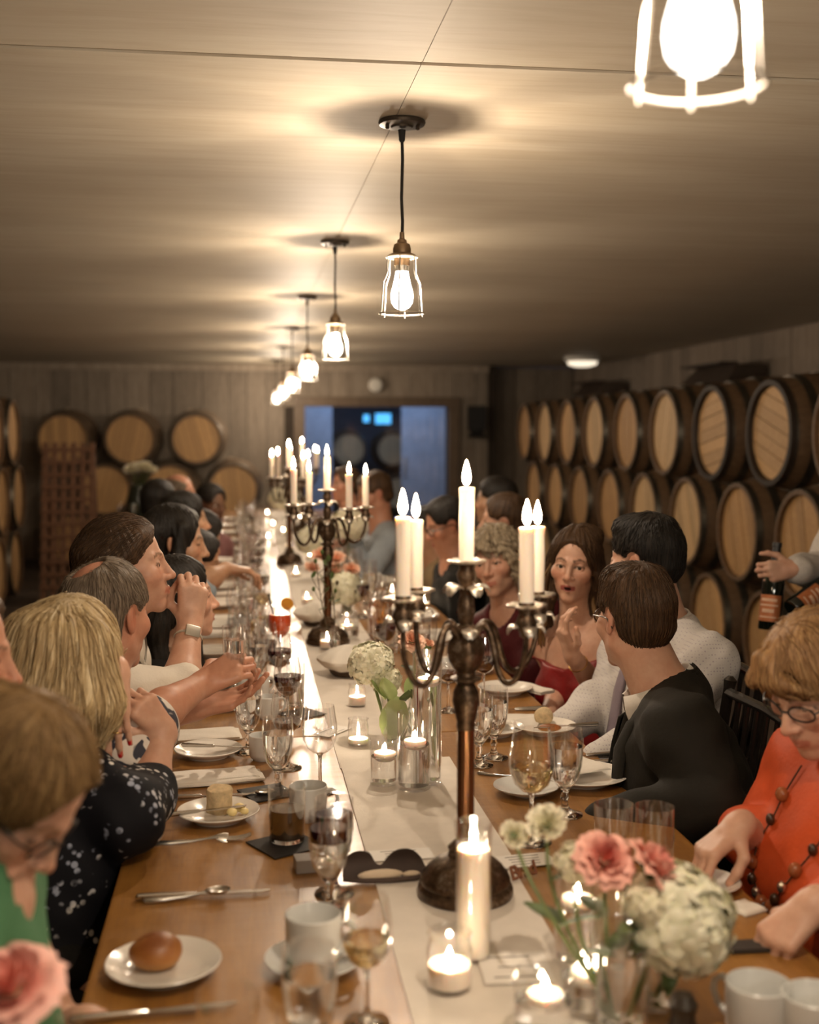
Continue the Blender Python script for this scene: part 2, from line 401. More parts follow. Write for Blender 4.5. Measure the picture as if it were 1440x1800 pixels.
for i, y in enumerate(top):
    barrel((XB, y, 1.51), 0, 'oak wine barrel of the right wall, ' + nm_top[i], None, rnd.uniform(-.3, .3)+(PI/2 if i in (1,2) else 0), (2 if i == 3 else 0 if i < 3 else None), i in (1, 2))
o2 = ['nearest', 'second', 'third', 'fourth', 'fifth', 'sixth', 'seventh', 'eighth']
for i, y in enumerate(np.array(top[:-1])+.41):
    barrel((XB, y, .93), 0, 'oak wine barrel in the right stack\'s middle row, %s from the camera' % o2[i], None, rnd.uniform(-.4, .4))
for i, y in enumerate(top):
    barrel((XB, y, .35), 0, 'oak wine barrel in the right stack\'s bottom row, ' + ['nearest, off the picture', 'behind the held bottles', 'beside the white shirt shoulder', 'fourth one back', 'fifth one back', 'sixth one back', 'seventh one back', 'eighth one back', 'farthest'][i], None, rnd.uniform(-.4, .4))
# yellow tag on the second top barrel
obj('barrel_tag', G().bbox((0,0,0), (.006, .11, .11), .002).mesh('barrel_tag', plain('yellow tag', (.75, .55, .05), .6)), None, (2.87+.20, 6.25-.335, 1.405), (0, 0, .9), label='square yellow tag on the side of the big right barrel', category='tag')
obj('barrel_tag', G().bbox((0,0,0), (.006, .10, .10), .002).mesh('barrel_tag', plain('yellow tag', (.75, .55, .05), .6)), None, (2.87+.16, 8.75-.33, 1.36), (0, 0, .9), label='small yellow tag on a middle barrel of the top row', category='tag')
# left stack, heads towards the aisle
for r_, z in enumerate((.35, .93, 1.51)):
    for k, y in enumerate((10.25, 10.98)):
        barrel((-2.02-LB/2, y+(.2 if r_ == 1 else 0), z), PI, 'oak wine barrel at the left picture edge, %s row, %s one' % (('bottom', 'middle', 'top')[r_], ('nearer', 'farther')[k]), None, rnd.uniform(-.3, .3))
# back wall stack, heads towards the camera
YH = 13.2
bk = [((345, 775), 'top row right, brightly lit round head'), ((228, 772), 'top row middle'), ((110, 780), 'top row left, behind the slatted rack'), ((410, 865), 'second row right, clear of the stack'), ((300, 868), 'second row middle, behind the bald guest'), ((185, 874), 'second row left, beside the slatted rack')]
for (px, lab) in bk:
    p = at_y(px[0], px[1], YH); z = 1.435 if px[1] < 800 else .885
    barrel((p[0], YH+LB/2, z), PI/2, 'oak wine barrel on end wall stack, ' + lab, None, rnd.uniform(-.3, .3), 0)
for px, wl_ in ((452, 'rightmost'), (352, 'second from right'), (240, 'third from right'), (130, 'leftmost')):
    p = at_y(px, 950, YH); barrel((p[0], YH+LB/2, .345), PI/2, 'oak wine barrel in the end wall stack bottom row, ' + wl_, None, 0, 1)
# barrels in the cold room behind the doorway
for px, lab in ((614, 'left'), (692, 'right')):
    p = at_y(px, 792, 19.6); b = barrel((p[0], 19.6+LB/2, 1.22), PI/2, 'barrel behind the doorway glass in blue light, %s one' % lab, None, 0, 2)
    barrel((p[0]+.1, 19.6+LB/2, .5), PI/2, 'lower barrel behind the doorway glass, %s of two' % lab)
# riddling rack on the left
m_rack = wood('rack wood', (.12, .055, .028), (.24, .115, .06), (8, 8, 1), .7)
pb = at_y(118, 1062, 10.6)
rk = empty('riddling_rack', 'tall reddish slatted wooden rack leaning in front of the left barrels', 'rack', (pb[0], 10.6, 0))
H = 1.42
def lean(z): return .28*z/H
for i, x in enumerate(np.linspace(-.20, .20, 6)):
    g = G(); wd = .024
    g.add([(x*1.0-wd, 0, 0), (x+wd, 0, 0), (x+wd, .03, 0), (x-wd, .03, 0), (x-wd, lean(H), H), (x+wd, lean(H), H), (x+wd, lean(H)+.03, H), (x-wd, lean(H)+.03, H)], [(0,3,2,1),(4,5,6,7),(0,1,5,4),(1,2,6,5),(2,3,7,6),(3,0,4,7)])
    obj('slat', g.mesh('slat', m_rack, False), rk)
for k in range(13):
    z = .06+k*.108
    obj('rung', G().bbox((0, lean(z)-.012, z), (.46, .02, .036), .003).mesh('rung', m_rack, False), rk)
obj('rack_leg', G().bbox((-.2, .45, .68), (.04, .03, 1.4), .003, Matrix.Rotation(.2, 3, 'X')).mesh('rack_leg', m_rack, False), rk)
obj('rack_leg', G().bbox((.2, .45, .68), (.04, .03, 1.4), .003, Matrix.Rotation(.2, 3, 'X')).mesh('rack_leg', m_rack, False), rk)

# ------------------------------------------------------------------ pendant lamps
m_cord = plain('black cloth cord', (.012, .010, .009), .8)
m_iron = plain('dark bronze metal', (.06, .042, .03), .42, .7)
m_sock = plain('aged brass socket', (.25, .17, .10), .45, .8)
m_wire = plain('pale steel wire', (.72, .68, .62), .3, .9)
m_can = plain('dark canopy', (.07, .055, .042), .4, .6)
def bulb_mat():
    t = NT('lit bulb glass'); t.n.remove(t.b)
    tr = t.node('ShaderNodeBsdfTransparent', Color=(1, 1, 1, 1)); em = t.node('ShaderNodeEmission', Color=(1, .93, .82, 1), Strength=4.0)
    ad = t.n.new('ShaderNodeAddShader'); t.link(tr.outputs[0], ad.inputs[0]); t.link(em.outputs[0], ad.inputs[1]); t.link(ad.outputs[0], t.out.inputs[0]); return t.m
m_bulb = bulb_mat()
# all heights relative to the ceiling
P_can = G().lathe([(0, -.001), (.060, -.001), (.062, -.006), (.059, -.012), (.050, -.014), (.030, -.015), (.027, -.020), (0, -.021)], 32).mesh('canopy', m_can)
P_scr = [G().lathe([(.005, 0), (.005, -.012), (0, -.014)], 8, (s*.040, -.012, -.013)).mesh('screw', m_iron) for s in (-1, 1)]
P_strain = G().lathe([(.010, -.024), (.008, -.05), (.006, -.055)], 12).mesh('strain_relief', m_cord)
P_cord = G().tube([(0, 0, -.03), (.0015, 0, -.1), (-.001, 0, -.2), (.0015, 0, -.26), (0, 0, -.305)], .0042, 8).mesh('cord', m_cord)
P_sock = G().lathe([(.006, -.318), (.007, -.335), (.012, -.338), (.013, -.345), (.021, -.35), (.024, -.362), (.024, -.372), (.036, -.377), (.037, -.383), (.021, -.388), (.021, -.405), (.0, -.405)], 24).mesh('socket', m_sock)
P_base = G().lathe([(.0, -.400), (.0185, -.400), (.0185, -.412), (.017, -.420), (0, -.42)], 20).mesh('bulb_base', plain('grey screw base', (.3, .28, .25), .4, .8))
P_bulb = G().lathe([(.0165, -.418), (.019, -.432), (.024, -.455), (.0295, -.475), (.0305, -.488), (.028, -.502), (.02, -.514), (.009, -.5205), (0, -.522)], 24, cap0=False).mesh('bulb', m_bulb)
g = G()
def ring(r, z, n=40): return [(r*math.cos(2*PI*i/n), r*math.sin(2*PI*i/n), z) for i in range(n)]
P_ring1 = G().tube(ring(.041, -.383), .0022, 6, closed=True).mesh('cage_ring', m_wire)
P_ring2 = G().tube(ring(.059, -.530), .0022, 6, closed=True).mesh('cage_ring', m_wire)
P_wires = []
for k in range(6):
    a = 2*PI*k/6+.26; c, s = math.cos(a), math.sin(a)
    pr_ = [(.026, -.381), (.040, -.383), (.041, -.40), (.041, -.422), (.046, -.437), (.052, -.448), (.0535, -.46), (.0565, -.5), (.0595, -.537)]
    P_wires.append(G().tube([(r*c, r*s, z) for r, z in pr_], .0019, 6).mesh('cage_wire', m_wire))
PARTS['pendant_lamp'] = [('canopy', P_can, [('canopy_screw', q, []) for q in P_scr]), ('strain_relief', P_strain, []), ('cord', P_cord, []), ('socket', P_sock, [('bulb_base', P_base, [])], (0, 0, .03)), ('bulb', P_bulb, [], (0, 0, .03)), ('cage_ring', P_ring1, [], (0, 0, .03)), ('cage_ring', P_ring2, [], (0, 0, .03))] + [('cage_wire', w_, [], (0, 0, .03)) for w_ in P_wires]
lam = [((.406, 1.05), 'nearest pendant lamp, cut by the top edge of the picture'), ((.415, 3.157), 'whole sharp pendant lamp with wire cage and bulb, second in the row'), ((.39, 5.165), 'third caged pendant lamp in the row over the table'), ((.381, 7.28), 'fourth caged pendant lamp in the row over the table'), ((.376, 9.5), 'fifth pendant lamp, blurred, over the far table'), ((.37, 11.6), 'sixth pendant lamp, blurred, near the end of the row'), ((.365, 13.7), 'last and lowest-looking pendant lamp at the far end')]
for (x, y), lab in lam:
    L_ = place('pendant_lamp', lab, 'lamp', (x, y, CEIL))
    light('bulb_light', 'POINT', (0, 0, -.435), LAMP_W, LAMP_COL, .011, L_)
# ------------------------------------------------------------------ the long table
TZ = .74
def table_wood():
    t = NT('varnished table wood'); v = t.coords((14, 1.1, 14)); v2 = t.coords((2.2, 2.2, 2.2))
    f = t.noise(v, 2.2, 7, .62, .5); g = t.noise(v, 16, 4, .6, .3); s = t.noise(v2, 1.3, 5, .65, .6); sw = t.noise(t.coords((1.3, 9, 1), rot=(0, 0, .12)), 3.4, 5, .6, .8)
    c = t.ramp(f, [(.26, (.16, .060, .010)), (.5, (.27, .118, .021)), (.75, (.35, .165, .036))])
    c = t.mix(t.ramp(g, [(.45, (0,0,0)), (.7, (.5,.5,.5))]), c, (.15, .06, .02))
    c = t.mix(t.ramp(s, [(.4, (0,0,0)), (.7, (.55,.55,.55))]), c, (.38, .19, .048))
    t.set(Base__Color=c, Roughness=t.ramp(sw, [(.3, (.30,)*3), (.7, (.46,)*3)]), Specular__IOR__Level=.55, Coat__Weight=.32, Coat__Roughness=.20)
    t.bump(g, .10, .002); return t.m
m_table = table_wood()
m_leg = wood('table leg wood', (.10, .045, .018), (.20, .10, .04), (8, 8, 1), .5)
TX0, TX1 = -.228, .835
segs = [(.72, 3.02), (3.025, 5.33), (5.335, 7.64), (7.645, 9.9), (9.905, 11.9)]
tn = ['nearest section of the long varnished wooden dining table', 'second section of the long wooden dining table, under the second candelabra', 'middle section of the long wooden dining table', 'fourth section of the long wooden dining table', 'far end section of the long wooden dining table']
for (y0, y1), lab in zip(segs, tn):
    t_ = empty('dining_table', lab, 'table', ((TX0+TX1)/2, (y0+y1)/2, 0))
    W_, L_ = TX1-TX0, y1-y0
    obj('tabletop', G().bbox((0, 0, TZ-.02), (W_, L_, .04), .006).mesh('tabletop', m_table, False), t_)
    obj('apron', G().box((0, 0, TZ-.085), (W_-.16, L_-.2, .09)).mesh('apron', m_leg, False), t_)
    for sx_ in (-1, 1):
        for sy_ in (-1, 1): obj('leg', G().bbox((sx_*(W_/2-.12), sy_*(L_/2-.14), .35), (.08, .08, .70), .006).mesh('leg', m_leg, False), t_)
# ------------------------------------------------------------------ runner sheets, cards
m_linen = plain('off-white runner', (.66, .60, .53), .75, var=.06, scale=14, bump=.12)
m_paper = plain('white card', (.74, .70, .65), .6, var=.03)
m_ink = plain('grey ink', (.16, .14, .13), .7)
def sheet(x0, x1, y0, y1, z, skew=0, ripple=.0012, n=10):
    g = G(); V = []; F = []; N = n
    for j in range(N+1):
        for i in range(7):
            u, v = i/6, j/N; x = x0+(x1-x0)*u+skew*(v-.5); y = y0+(y1-y0)*v
            V.append((x, y, z+ripple*abs(math.sin(y*23+x*7)*math.sin(x*31+y*3))))
    m_ = len(V); V += [(x, y, zz-.0012) for x, y, zz in V]
    for j in range(N):
        for i in range(6):
            a = j*7+i; F.append((a, a+1, a+8, a+7)); F.append((m_+a, m_+a+7, m_+a+8, m_+a+1))
    bd = [i for i in range(7)] + [j*7+6 for j in range(1, N+1)] + [N*7+i for i in range(5, -1, -1)] + [j*7 for j in range(N-1, 0, -1)]
    for a, b in zip(bd, bd[1:]+bd[:1]): F.append((b, a, m_+a, m_+b))
    return g.add(V, F)
ys = [.74, 2.10, 2.74, 4.6, 6.5, 8.5, 11.7]
rl = ['nearest sheet of the off-white table runner, under the candelabra foot', 'off-white runner sheet under the floating candle cylinders', 'off-white runner sheet beside the covered bread baskets', 'off-white runner sheet under the second candelabra', 'far off-white runner sheet among the bright glasses', 'last off-white runner sheet at the table end']
for k in range(6):
    g = sheet(.212+.003*(k % 2), .462-.004*(k % 2)+(.02 if k == 1 else 0), ys[k]-.03, ys[k+1]+.03, TZ+.0022+.0013*(k % 2), .012 if k == 0 else 0)
    obj('table_runner', g.mesh('table_runner', m_linen), None, label=rl[k], category='runner')
def card(px, py, w_, h_, rot, lab, lines=4, z=TZ+.006):
    p = at_z(px, py, z); o = obj('menu_card', G().box((0, 0, 0), (w_, h_, .0012)).mesh('menu_card', m_paper, False), None, tuple(p), (0, 0, rot), label=lab, category='card')
    g = G()
    for i in range(lines): g.box((rnd.uniform(-.005, .005), h_*(.32-.64*i/max(1, lines-1)), .0009), (w_*rnd.uniform(.45, .7), h_*.03, .0004))
    obj('printed_lines', g.mesh('printed_lines', m_ink, False), o); return o
card(706, 1502, .115, .055, .03, 'white printed card lying on the runner left of the candelabra foot')
card(925, 1512, .10, .06, .12, 'white place card on the runner right of the candelabra foot', 4)
card(905, 1700, .10, .10, -.06, 'white printed card on the runner beside the tall pillar candle', 3)
card(585, 1285, .11, .05, .9, 'pointed paper card on the table beside the empty wine glass', 2, TZ+.006)
# brown script name cut-out on the place card
cu = bpy.data.curves.new('script', 'FONT'); cu.body = 'Brad'; cu.size = .036; cu.extrude = .0015; cu.bevel_depth = .0006; cu.shear = .35; cu.space_character = .86
to = bpy.data.objects.new('tmp_text', cu); COL.objects.link(to)
me = bpy.data.meshes.new_from_object(to.evaluated_get(bpy.context.evaluated_depsgraph_get())); bpy.data.objects.remove(to)
me.materials.append(wood('walnut cutout', (.14, .045, .02), (.26, .10, .045), rough=.5))
p = at_z(900, 1548, TZ+.008)
obj('script_name', me, None, tuple(p), (math.radians(40), 0, .5), label='brown wooden script lettering leaning on a place card right of the candelabra', category='lettering')

# ------------------------------------------------------------------ glassware meshes
m_tg = thin_glass('clear thin glass'); m_sg = solid_glass('clear solid glass'); m_water = solid_glass('water', (1, 1, 1), 1.33)
def wine_mat(name, col, tr=.35):
    t = NT(name); t.set(Base__Color=col, Roughness=.03, IOR=1.34, Transmission__Weight=tr); return t.m
m_red = wine_mat('red wine', (.05, .003, .008), .5); m_white = solid_glass('white wine', (.93, .80, .50), 1.33)
m_amber = solid_glass('amber beer', (.75, .33, .05), 1.33); m_orange = plain('orange cocktail', (.80, .10, .015), .2, var=.25, scale=20); m_cola = wine_mat('dark drink', (.10, .055, .022), .6)
def vessel(prefix, outer, stem=None, wall=.0013, n=28):
    """outer: bowl profile bottom to rim"""
    inner = [(max(r-wall, 0.0), z+(.0013 if i == 0 else 0)) for i, (r, z) in enumerate(outer)][::-1]
    bowl = G().lathe(outer+inner, n, cap0=False, cap1=False).mesh(prefix+'_bowl', m_tg, True, 60)
    st = G().lathe(stem, n).mesh(prefix+'_stem', m_sg, True, 50) if stem else None
    return bowl, st
def fill(outer, level, mat, name, wall=.0018, n=26, bottom=None):
    prof = [(0, outer[0][1]+.0025 if bottom is None else bottom)]
    for i, (r, z) in enumerate(outer):
        if z >= level: 
            r0, z0 = outer[i-1]; f = (level-z0)/(z-z0); prof.append((max(.001, r0+(r-r0)*f-wall), level)); break
        prof.append((max(.001, r-wall), z+(.0025 if i == 0 else 0)))
    prof.append((0, level))
    return G().lathe(prof, n).mesh(name, mat, True, 50)
# white/red wine glass
WG = [(.004, .082), (.016, .086), (.028, .097), (.0355, .114), (.0375, .13), (.0365, .148), (.033, .170), (.0305, .186)]
WS = [(0, 0), (.034, 0), (.034, .0018), (.02, .005), (.006, .012), (.0038, .022), (.0036, .06), (.0045, .078), (.008, .0835), (0, .0845)]
# heavy banquet goblet
GG = [(.006, .052), (.017, .058), (.0265, .073), (.0315, .093), (.0335, .115), (.0335, .140), (.0325, .165)]
GS = [(0, 0), (.034, 0), (.034, .0025), (.022, .006), (.010, .012), (.0065, .02), (.006, .03), (.009, .036), (.0065, .042), (.009, .05), (.013, .054), (0, .056)]
TG = [(.030, .006), (.033, .008), (.0345, .02), (.036, .105)]
TS = [(0, 0), (.031, 0), (.0335, .003), (.0335, .010), (.0, .010)]
HB = [(.028, .008), (.030, .01), (.033, .15)]; HS = [(0, 0), (.028, 0), (.0295, .004), (.0295, .010), (0, .010)]
wgb, wgs = vessel('wine_glass', WG, WS); gob, gos = vessel('goblet', GG, GS); tub, tus = vessel('tumbler', TG, TS); hib, his = vessel('highball', HB, HS)
def gl(kind, b, s, fills):
    PARTS[kind] = [('bowl', b, []), ('stem' if s in (wgs, gos) else 'base', s, [])] + fills
gl('wine_glass', wgb, wgs, [])
PARTS['red_wine_glass'] = PARTS['wine_glass'] + [('wine', fill(WG, .128, m_red, 'red_wine'), [])]
PARTS['deep_red_wine_glass'] = PARTS['wine_glass'] + [('wine', fill(WG, .137, m_red, 'red_wine'), [])]
PARTS['low_red_wine_glass'] = PARTS['wine_glass'] + [('wine', fill(WG, .112, m_red, 'red_wine'), [])]
PARTS['white_wine_glass'] = PARTS['wine_glass'] + [('wine', fill(WG, .125, m_white, 'white_wine'), [])]
gl('water_goblet', gob, gos, []); PARTS['water_goblet'] = PARTS['water_goblet'] + [('water', fill(GG, .132, m_water, 'water'), [])]
gl('empty_goblet', gob, gos, [])
gl('red_band_goblet', gob, gos, []); PARTS['red_band_goblet'] = PARTS['red_band_goblet'] + [('water', fill(GG, .118, m_water, 'water'), []), ('wine', G().lathe([(0, .119), (.0316, .119), (.0316, .138), (0, .138)], 26).mesh('red_wine', m_red), [])]  # red layer over the water stands in for a mirrored wine glass
gl('tumbler', tub, tus, [])
PARTS['dark_tumbler'] = PARTS['tumbler'] + [('drink', fill(TG, .062, m_cola, 'drink', bottom=.0105), [])]
gl('beer_glass', hib, his, [('beer', fill(HB, .125, m_amber, 'beer', bottom=.0105), [])])
gl('water_highball', hib, his, [('water', fill(HB, .11, m_water, 'water', bottom=.0105), [])])
# ceramics and cutlery
m_cer = plain('white glazed china', (.74, .70, .64), .18, var=.03, coat=.4)
m_cup = plain('white cup china', (.62, .62, .60), .2, var=.03, coat=.4)
m_steel = plain('table steel', (.50, .47, .43), .25, 1.0, var=.08)
def plate_prof(R): return [(0, .002), (R*.55, .002), (R*.6, 0), (R*.62, .003), (R*.72, .008), (R*.99, .019), (R, .0205), (R*.985, .022), (R*.70, .0115), (R*.60, .006), (0, .006)]
PARTS['side_plate'] = [('plate_body', G().lathe(plate_prof(.083), 48).mesh('side_plate', m_cer, True, 40), [])]
PARTS['dinner_plate'] = [('plate_body', G().lathe(plate_prof(.10), 48).mesh('dinner_plate', m_cer, True, 40), [])]
SAUC = G().lathe([(0, .003), (.028, .003), (.03, 0), (.033, .003), (.06, .012), (.071, .02), (.0705, .0215), (.055, .0155), (.035, .009), (.028, .007), (0, .007)], 40).mesh('saucer', m_cup, True, 40)
CUPB = G().lathe([(0, .003), (.026, .003), (.028, 0), (.030, .003), (.0375, .010), (.040, .020), (.041, .074), (.0395, .0755), (.038, .073), (.0365, .02), (.033, .012), (0, .009)], 40).mesh('cup', m_cup, True, 40)
HAND = G().tube([(.039, 0, .062), (.052, 0, .066), (.062, 0, .058), (.064, 0, .044), (.058, 0, .030), (.048, 0, .022), (.038, 0, .019)], [.005, .0045, .0042, .0042, .0042, .0045, .005], 10).mesh('cup_handle', m_cup)
COFF = G().lathe([(0, .060), (.0385, .060), (.0385, .061), (0, .061)], 28).mesh('coffee', plain('coffee', (.03, .014, .008), .08))
PARTS['coffee_cup'] = [('cup_body', CUPB, [('handle', HAND, [])])]
PARTS['saucer'] = [('saucer_body', SAUC, [])]
def cut(z0, pts): return pts
def knife_mesh():
    b = G(); out = [(0, -.0035), (.03, -.006), (.08, -.0085), (.10, -.0085), (.118, -.002), (.119, .003), (.08, .0065), (0, .0045)]
    n = len(out); V = [(x, y, .0008) for x, y in out]+[(x, y, -.0008) for x, y in out]
    b.add(V, [tuple(range(n)), tuple(range(n, 2*n))[::-1]]+[(i, n+i, n+(i+1) % n, (i+1) % n) for i in range(n)])
    h = G().tube([(0, 0, 0), (-.006, 0, 0), (-.03, 0, 0), (-.08, 0, 0), (-.10, 0, 0), (-.104, 0, 0)], [.0028, .0042, .0048, .0062, .006, .002], 10, flat=1.35)
    return h.mesh('knife_handle', m_steel), b.mesh('knife_blade', m_steel, False)
KH, KB = knife_mesh()
PARTS['table_knife'] = [('handle', KH, [], (0,0,.0065)), ('blade', KB, [], (0,0,.0062))]
FH = G().tube([(-.11, 0, .004), (-.106, 0, .004), (-.07, 0, .003), (-.03, 0, .004), (.0, 0, .007), (.02, 0, .009)], [.002, .0065, .0052, .0032, .0026, .005], 8, flat=.5).mesh('fork_handle', m_steel)
g = G()
g.tube([(.016, 0, .0085), (.028, 0, .007), (.038, 0, .0045)], [.005, .010, .0115], 8, flat=.22)
for k in range(4):
    y = -.0085+k*.0057; g.tube([(.036, y, .0048), (.055, y, .004), (.075, y, .0075), (.083, y*.92, .0105)], [.0016, .0016, .0014, .0006], 6)
FT = g.mesh('fork_tines', m_steel)
PARTS['table_fork'] = [('handle', FH, []), ('tines', FT, [])]
g = G(); g.sphere((.035, 0, .011), (.025, .016, .009), 16, 10)
sv = [(x, y, z if z < .013 else .013-(z-.013)*1.2) for x, y, z in g.V]; g.V = sv
SB = g.mesh('spoon_bowl', m_steel)
PARTS['spoon'] = [('handle', FH, []), ('spoon_bowl', SB, [])]
PARTS['round_bowl_spoon'] = PARTS['spoon']
# cloth
m_nap = plain('white napkin linen', (.70, .65, .58), .8, var=.04, scale=20, bump=.25)
def cloth(w_, d_, layers, seed, droop=.004, n=16, roll=0):
    r = random.Random(seed); g = G()
    for L in range(layers):
        V = []; F = []; ox, oy = r.uniform(-.006, .006), r.uniform(-.006, .006); z0 = .002+L*.0055; a, b, c_ = r.uniform(0, 6), r.uniform(0, 6), r.uniform(-.03, .03)
        wl, dl = w_*r.uniform(.93, 1), d_*r.uniform(.94, 1)
        for j in range(n+1):
            for i in range(n+1):
                u, v = i/n-.5, j/n-.5; e = min(.5-abs(u), .5-abs(v))
                z = z0+droop*(.5+.5*math.sin(u*9+a+v*3)*math.sin(v*7+b))+min(e*.06, .003)+roll*(1-(2*v)**2)
                V.append((u*wl+ox+c_*v*dl, v*dl+oy+.02*u*u*wl, z))
        m_ = len(V); V += [(x, y, max(.0004, z-.0045)) for x, y, z in V]; N = n+1
        for j in range(n):
            for i in range(n):
                q = j*N+i; F.append((q, q+1, q+N+1, q+N)); F.append((m_+q, m_+q+N, m_+q+N+1, m_+q+1))
        bd = list(range(N))+[j*N+n for j in range(1, N)]+[n*N+i for i in range(n-1, -1, -1)]+[j*N for j in range(n-1, 0, -1)]
        for p_, q in zip(bd, bd[1:]+bd[:1]): F.append((q, p_, m_+p_, m_+q))
        g.add(V, F)
    return g.mesh('napkin', m_nap, True, 60)
# ------------------------------------------------------------------ candles
m_wax = NT('white candle wax'); m_wax.set(Base__Color=(.84, .74, .64), Roughness=.42, Subsurface__Weight=.5, Subsurface__Radius=(.02, .012, .006), Subsurface__Scale=.6); m_wax = m_wax.m
m_wick = plain('burnt wick', (.01, .008, .006), .9)
def flame_mat():
    t = NT('candle flame'); t.n.remove(t.b)
    v = t.n.new('ShaderNodeTexCoord'); sp_ = t.n.new('ShaderNodeSeparateXYZ'); t.link(v.outputs['Generated'], sp_.inputs[0])
    c = t.ramp(sp_.outputs[2], [(0, (.9, .55, .32)), (.25, (1, .82, .58)), (.8, (1, .76, .48)), (1, (1, .6, .28))])
    e = t.node('ShaderNodeEmission', Strength=FLAME_E); t.link(c, e.inputs[0]); t.link(e.outputs[0], t.out.inputs[0]); return t.m
m_flame = flame_mat()
def flame_g(h=.034, r=.0062, z=0): return G().lathe([(0, z), (r*.55, z+h*.06), (r*.95, z+h*.2), (r, z+h*.33), (r*.8, z+h*.55), (r*.42, z+h*.8), (0, z+h)], 12)
FL_T = flame_g(.042, .0068, .004).mesh('flame', m_flame); FL_S = flame_g(.020, .0042, .002).mesh('flame', m_flame)
WICK = G().tube([(0, 0, -.002), (0, 0, .006), (.001, 0, .010)], .0009, 6).mesh('wick', m_wick)
def taper_mesh(h, seed):
    r = random.Random(seed); ph = [r.uniform(0, 6) for _ in range(4)]
    def lob(a, z):
        q = max(0, math.sin(a*2+ph[0])*math.sin(a*3+ph[1]))
        return .10*q*max(0, min(1, (z-h*.15)/(h*.5)))+.04*math.sin(a*5+z*60+ph[2])*(z > h*.3)
    pr_ = [(0, 0), (.0118, 0), (.0122, h*.1), (.0122, h*.3), (.0120, h*.5), (.0118, h*.7), (.0116, h*.85), (.0122, h*.96), (.0125, h*.985), (.0115, h), (.008, h-.001), (.004, h-.003), (0, h-.003)]
    return G().lathe(pr_, 24, lobes=lob).mesh('taper', m_wax, True, 60)
TAP = [(h, taper_mesh(h, k)) for k, h in enumerate((.122, .126, .118, .130, .121))]
def taper(loc, k, lab, group=None):
    h, me_ = TAP[k % 5]; r = empty('taper_candle', lab, 'candle', tuple(loc), 0, group)
    obj('wax', me_, r); obj('wick', WICK, r, (0, 0, h)); obj('flame', FL_T, r, (0, 0, h)); return r
# ------------------------------------------------------------------ candelabra
def antique():
    t = NT('antique rubbed metal'); v = t.coords()
    f = t.noise(v, 38, 6, .7); g = t.noise(v, 9, 3)
    geo = t.n.new('ShaderNodeNewGeometry')
    c = t.ramp(f, [(.35, (.028, .017, .010)), (.55, (.11, .068, .04)), (.72, (.36, .29, .22))])
    t.set(Base__Color=c, Metallic=.75, Roughness=t.ramp(g, [(.3, (.28,)*3), (.7, (.5,)*3)])); t.bump(f, .35, .002); return t.m
m_ant = antique(); m_bronze = plain('brown bronze column', (.20, .095, .045), .24, .9, var=.3, scale=6)
m_silv = plain('worn silver leaf', (.50, .44, .37), .35, .8, var=.3, scale=30)
CB_base = G().lathe([(0, 0), (.079, 0), (.081, .006), (.080, .013), (.074, .018), (.076, .022), (.075, .028), (.072, .036), (.066, .041), (.064, .046), (.055, .054), (.040, .062), (.030, .066), (.027, .074), (.030, .08), (.024, .086), (.0155, .094), (.0155, .10), (0, .10)], 48).mesh('candelabra_base', m_ant, True, 40)
def vase(a, z): return 0
CB_col = G().lathe([(.0145, .09), (.0145, .285), (.0155, .29)], 24).mesh('column', m_bronze, True, 50)
CB_knob = G().lathe([(.0145, .280), (.016, .286), (.0150, .293), (.0195, .310), (.0225, .328), (.0215, .343), (.0165, .353), (.0145, .357), (.019, .361), (.0255, .364), (.0255, .367), (.016, .371), (.014, .38)], 28).mesh('knob', m_ant, True, 45)
CB_hub = G().lathe([(.014, .376), (.018, .381), (.026, .396), (.029, .411), (.0265, .427), (.021, .437), (.024, .443), (.020, .450), (.014, .454), (.010, .458), (.0095, .465)], 28, lobes=lambda a, z: .10*math.cos(a*4)).mesh('hub', m_ant, True, 50)
CB_post = G().lathe([(.0095, .452), (.0125, .463), (.0148, .480), (.0135, .496), (.0095, .507), (.0115, .512), (.0105, .520), (.0150, .532), (.0165, .541), (.0115, .550), (.0135, .557), (.0, .557)], 24).mesh('centre_post', m_ant, True, 50)
ZC = .557
def pan(r=.030):
    def lob(a, z): return .10*math.cos(a*6)
    return G().lathe([(0, 0), (.014, .0), (r, .003), (r*1.03, .006), (r*.95, .0075), (.014, .004), (0, .004)], 36, lobes=lob)
CUP = G().lathe([(.006, -.046), (.010, -.043), (.012, -.037), (.0165, -.029), (.0175, -.021), (.0135, -.012), (.0115, -.007), (.013, 0), (.013, .012), (.0115, .012), (.0115, .002), (0, .002)], 24).mesh('cup', m_ant, True, 45)
PAN = pan().mesh('drip_pan', m_silv, True, 50)
def leaf_ring(R, z, n=5, s=1):
    g = G()
    for k in range(n):
        a = 2*PI*k/n; c, s_ = math.cos(a), math.sin(a); W = .011*s
        pts = [(R*.25, 0), (R*.6, .004), (R*.9, .004), (R*1.08, -.003), (R*1.12, -.009)]; wd = [.004, .8*W, W, .8*W, .003]
        V = []; F = []
        for (r, dz), w_ in zip(pts, wd):
            for q in (-1, 0, 1): V.append((r*c-s_*w_*q, r*s_+c*w_*q, z+dz+(0.003 if q == 0 else 0)))
        m_ = len(V); V += [(x, y, zz-.0022) for x, y, zz in V]
        for j in range(4):
            for i in range(2):
                q = j*3+i; F.append((q, q+3, q+4, q+1)); F.append((m_+q, m_+q+1, m_+q+4, m_+q+3))
        for j in range(4): F += [(j*3, m_+j*3, m_+j*3+3, j*3+3), (j*3+2, j*3+5, m_+j*3+5, m_+j*3+2)]
        F += [(0, 1, m_+1, m_), (1, 2, m_+2, m_+1), (12, m_+12, m_+13, 13), (13, m_+13, m_+14, 14)]
        g.add(V, F)
    return g
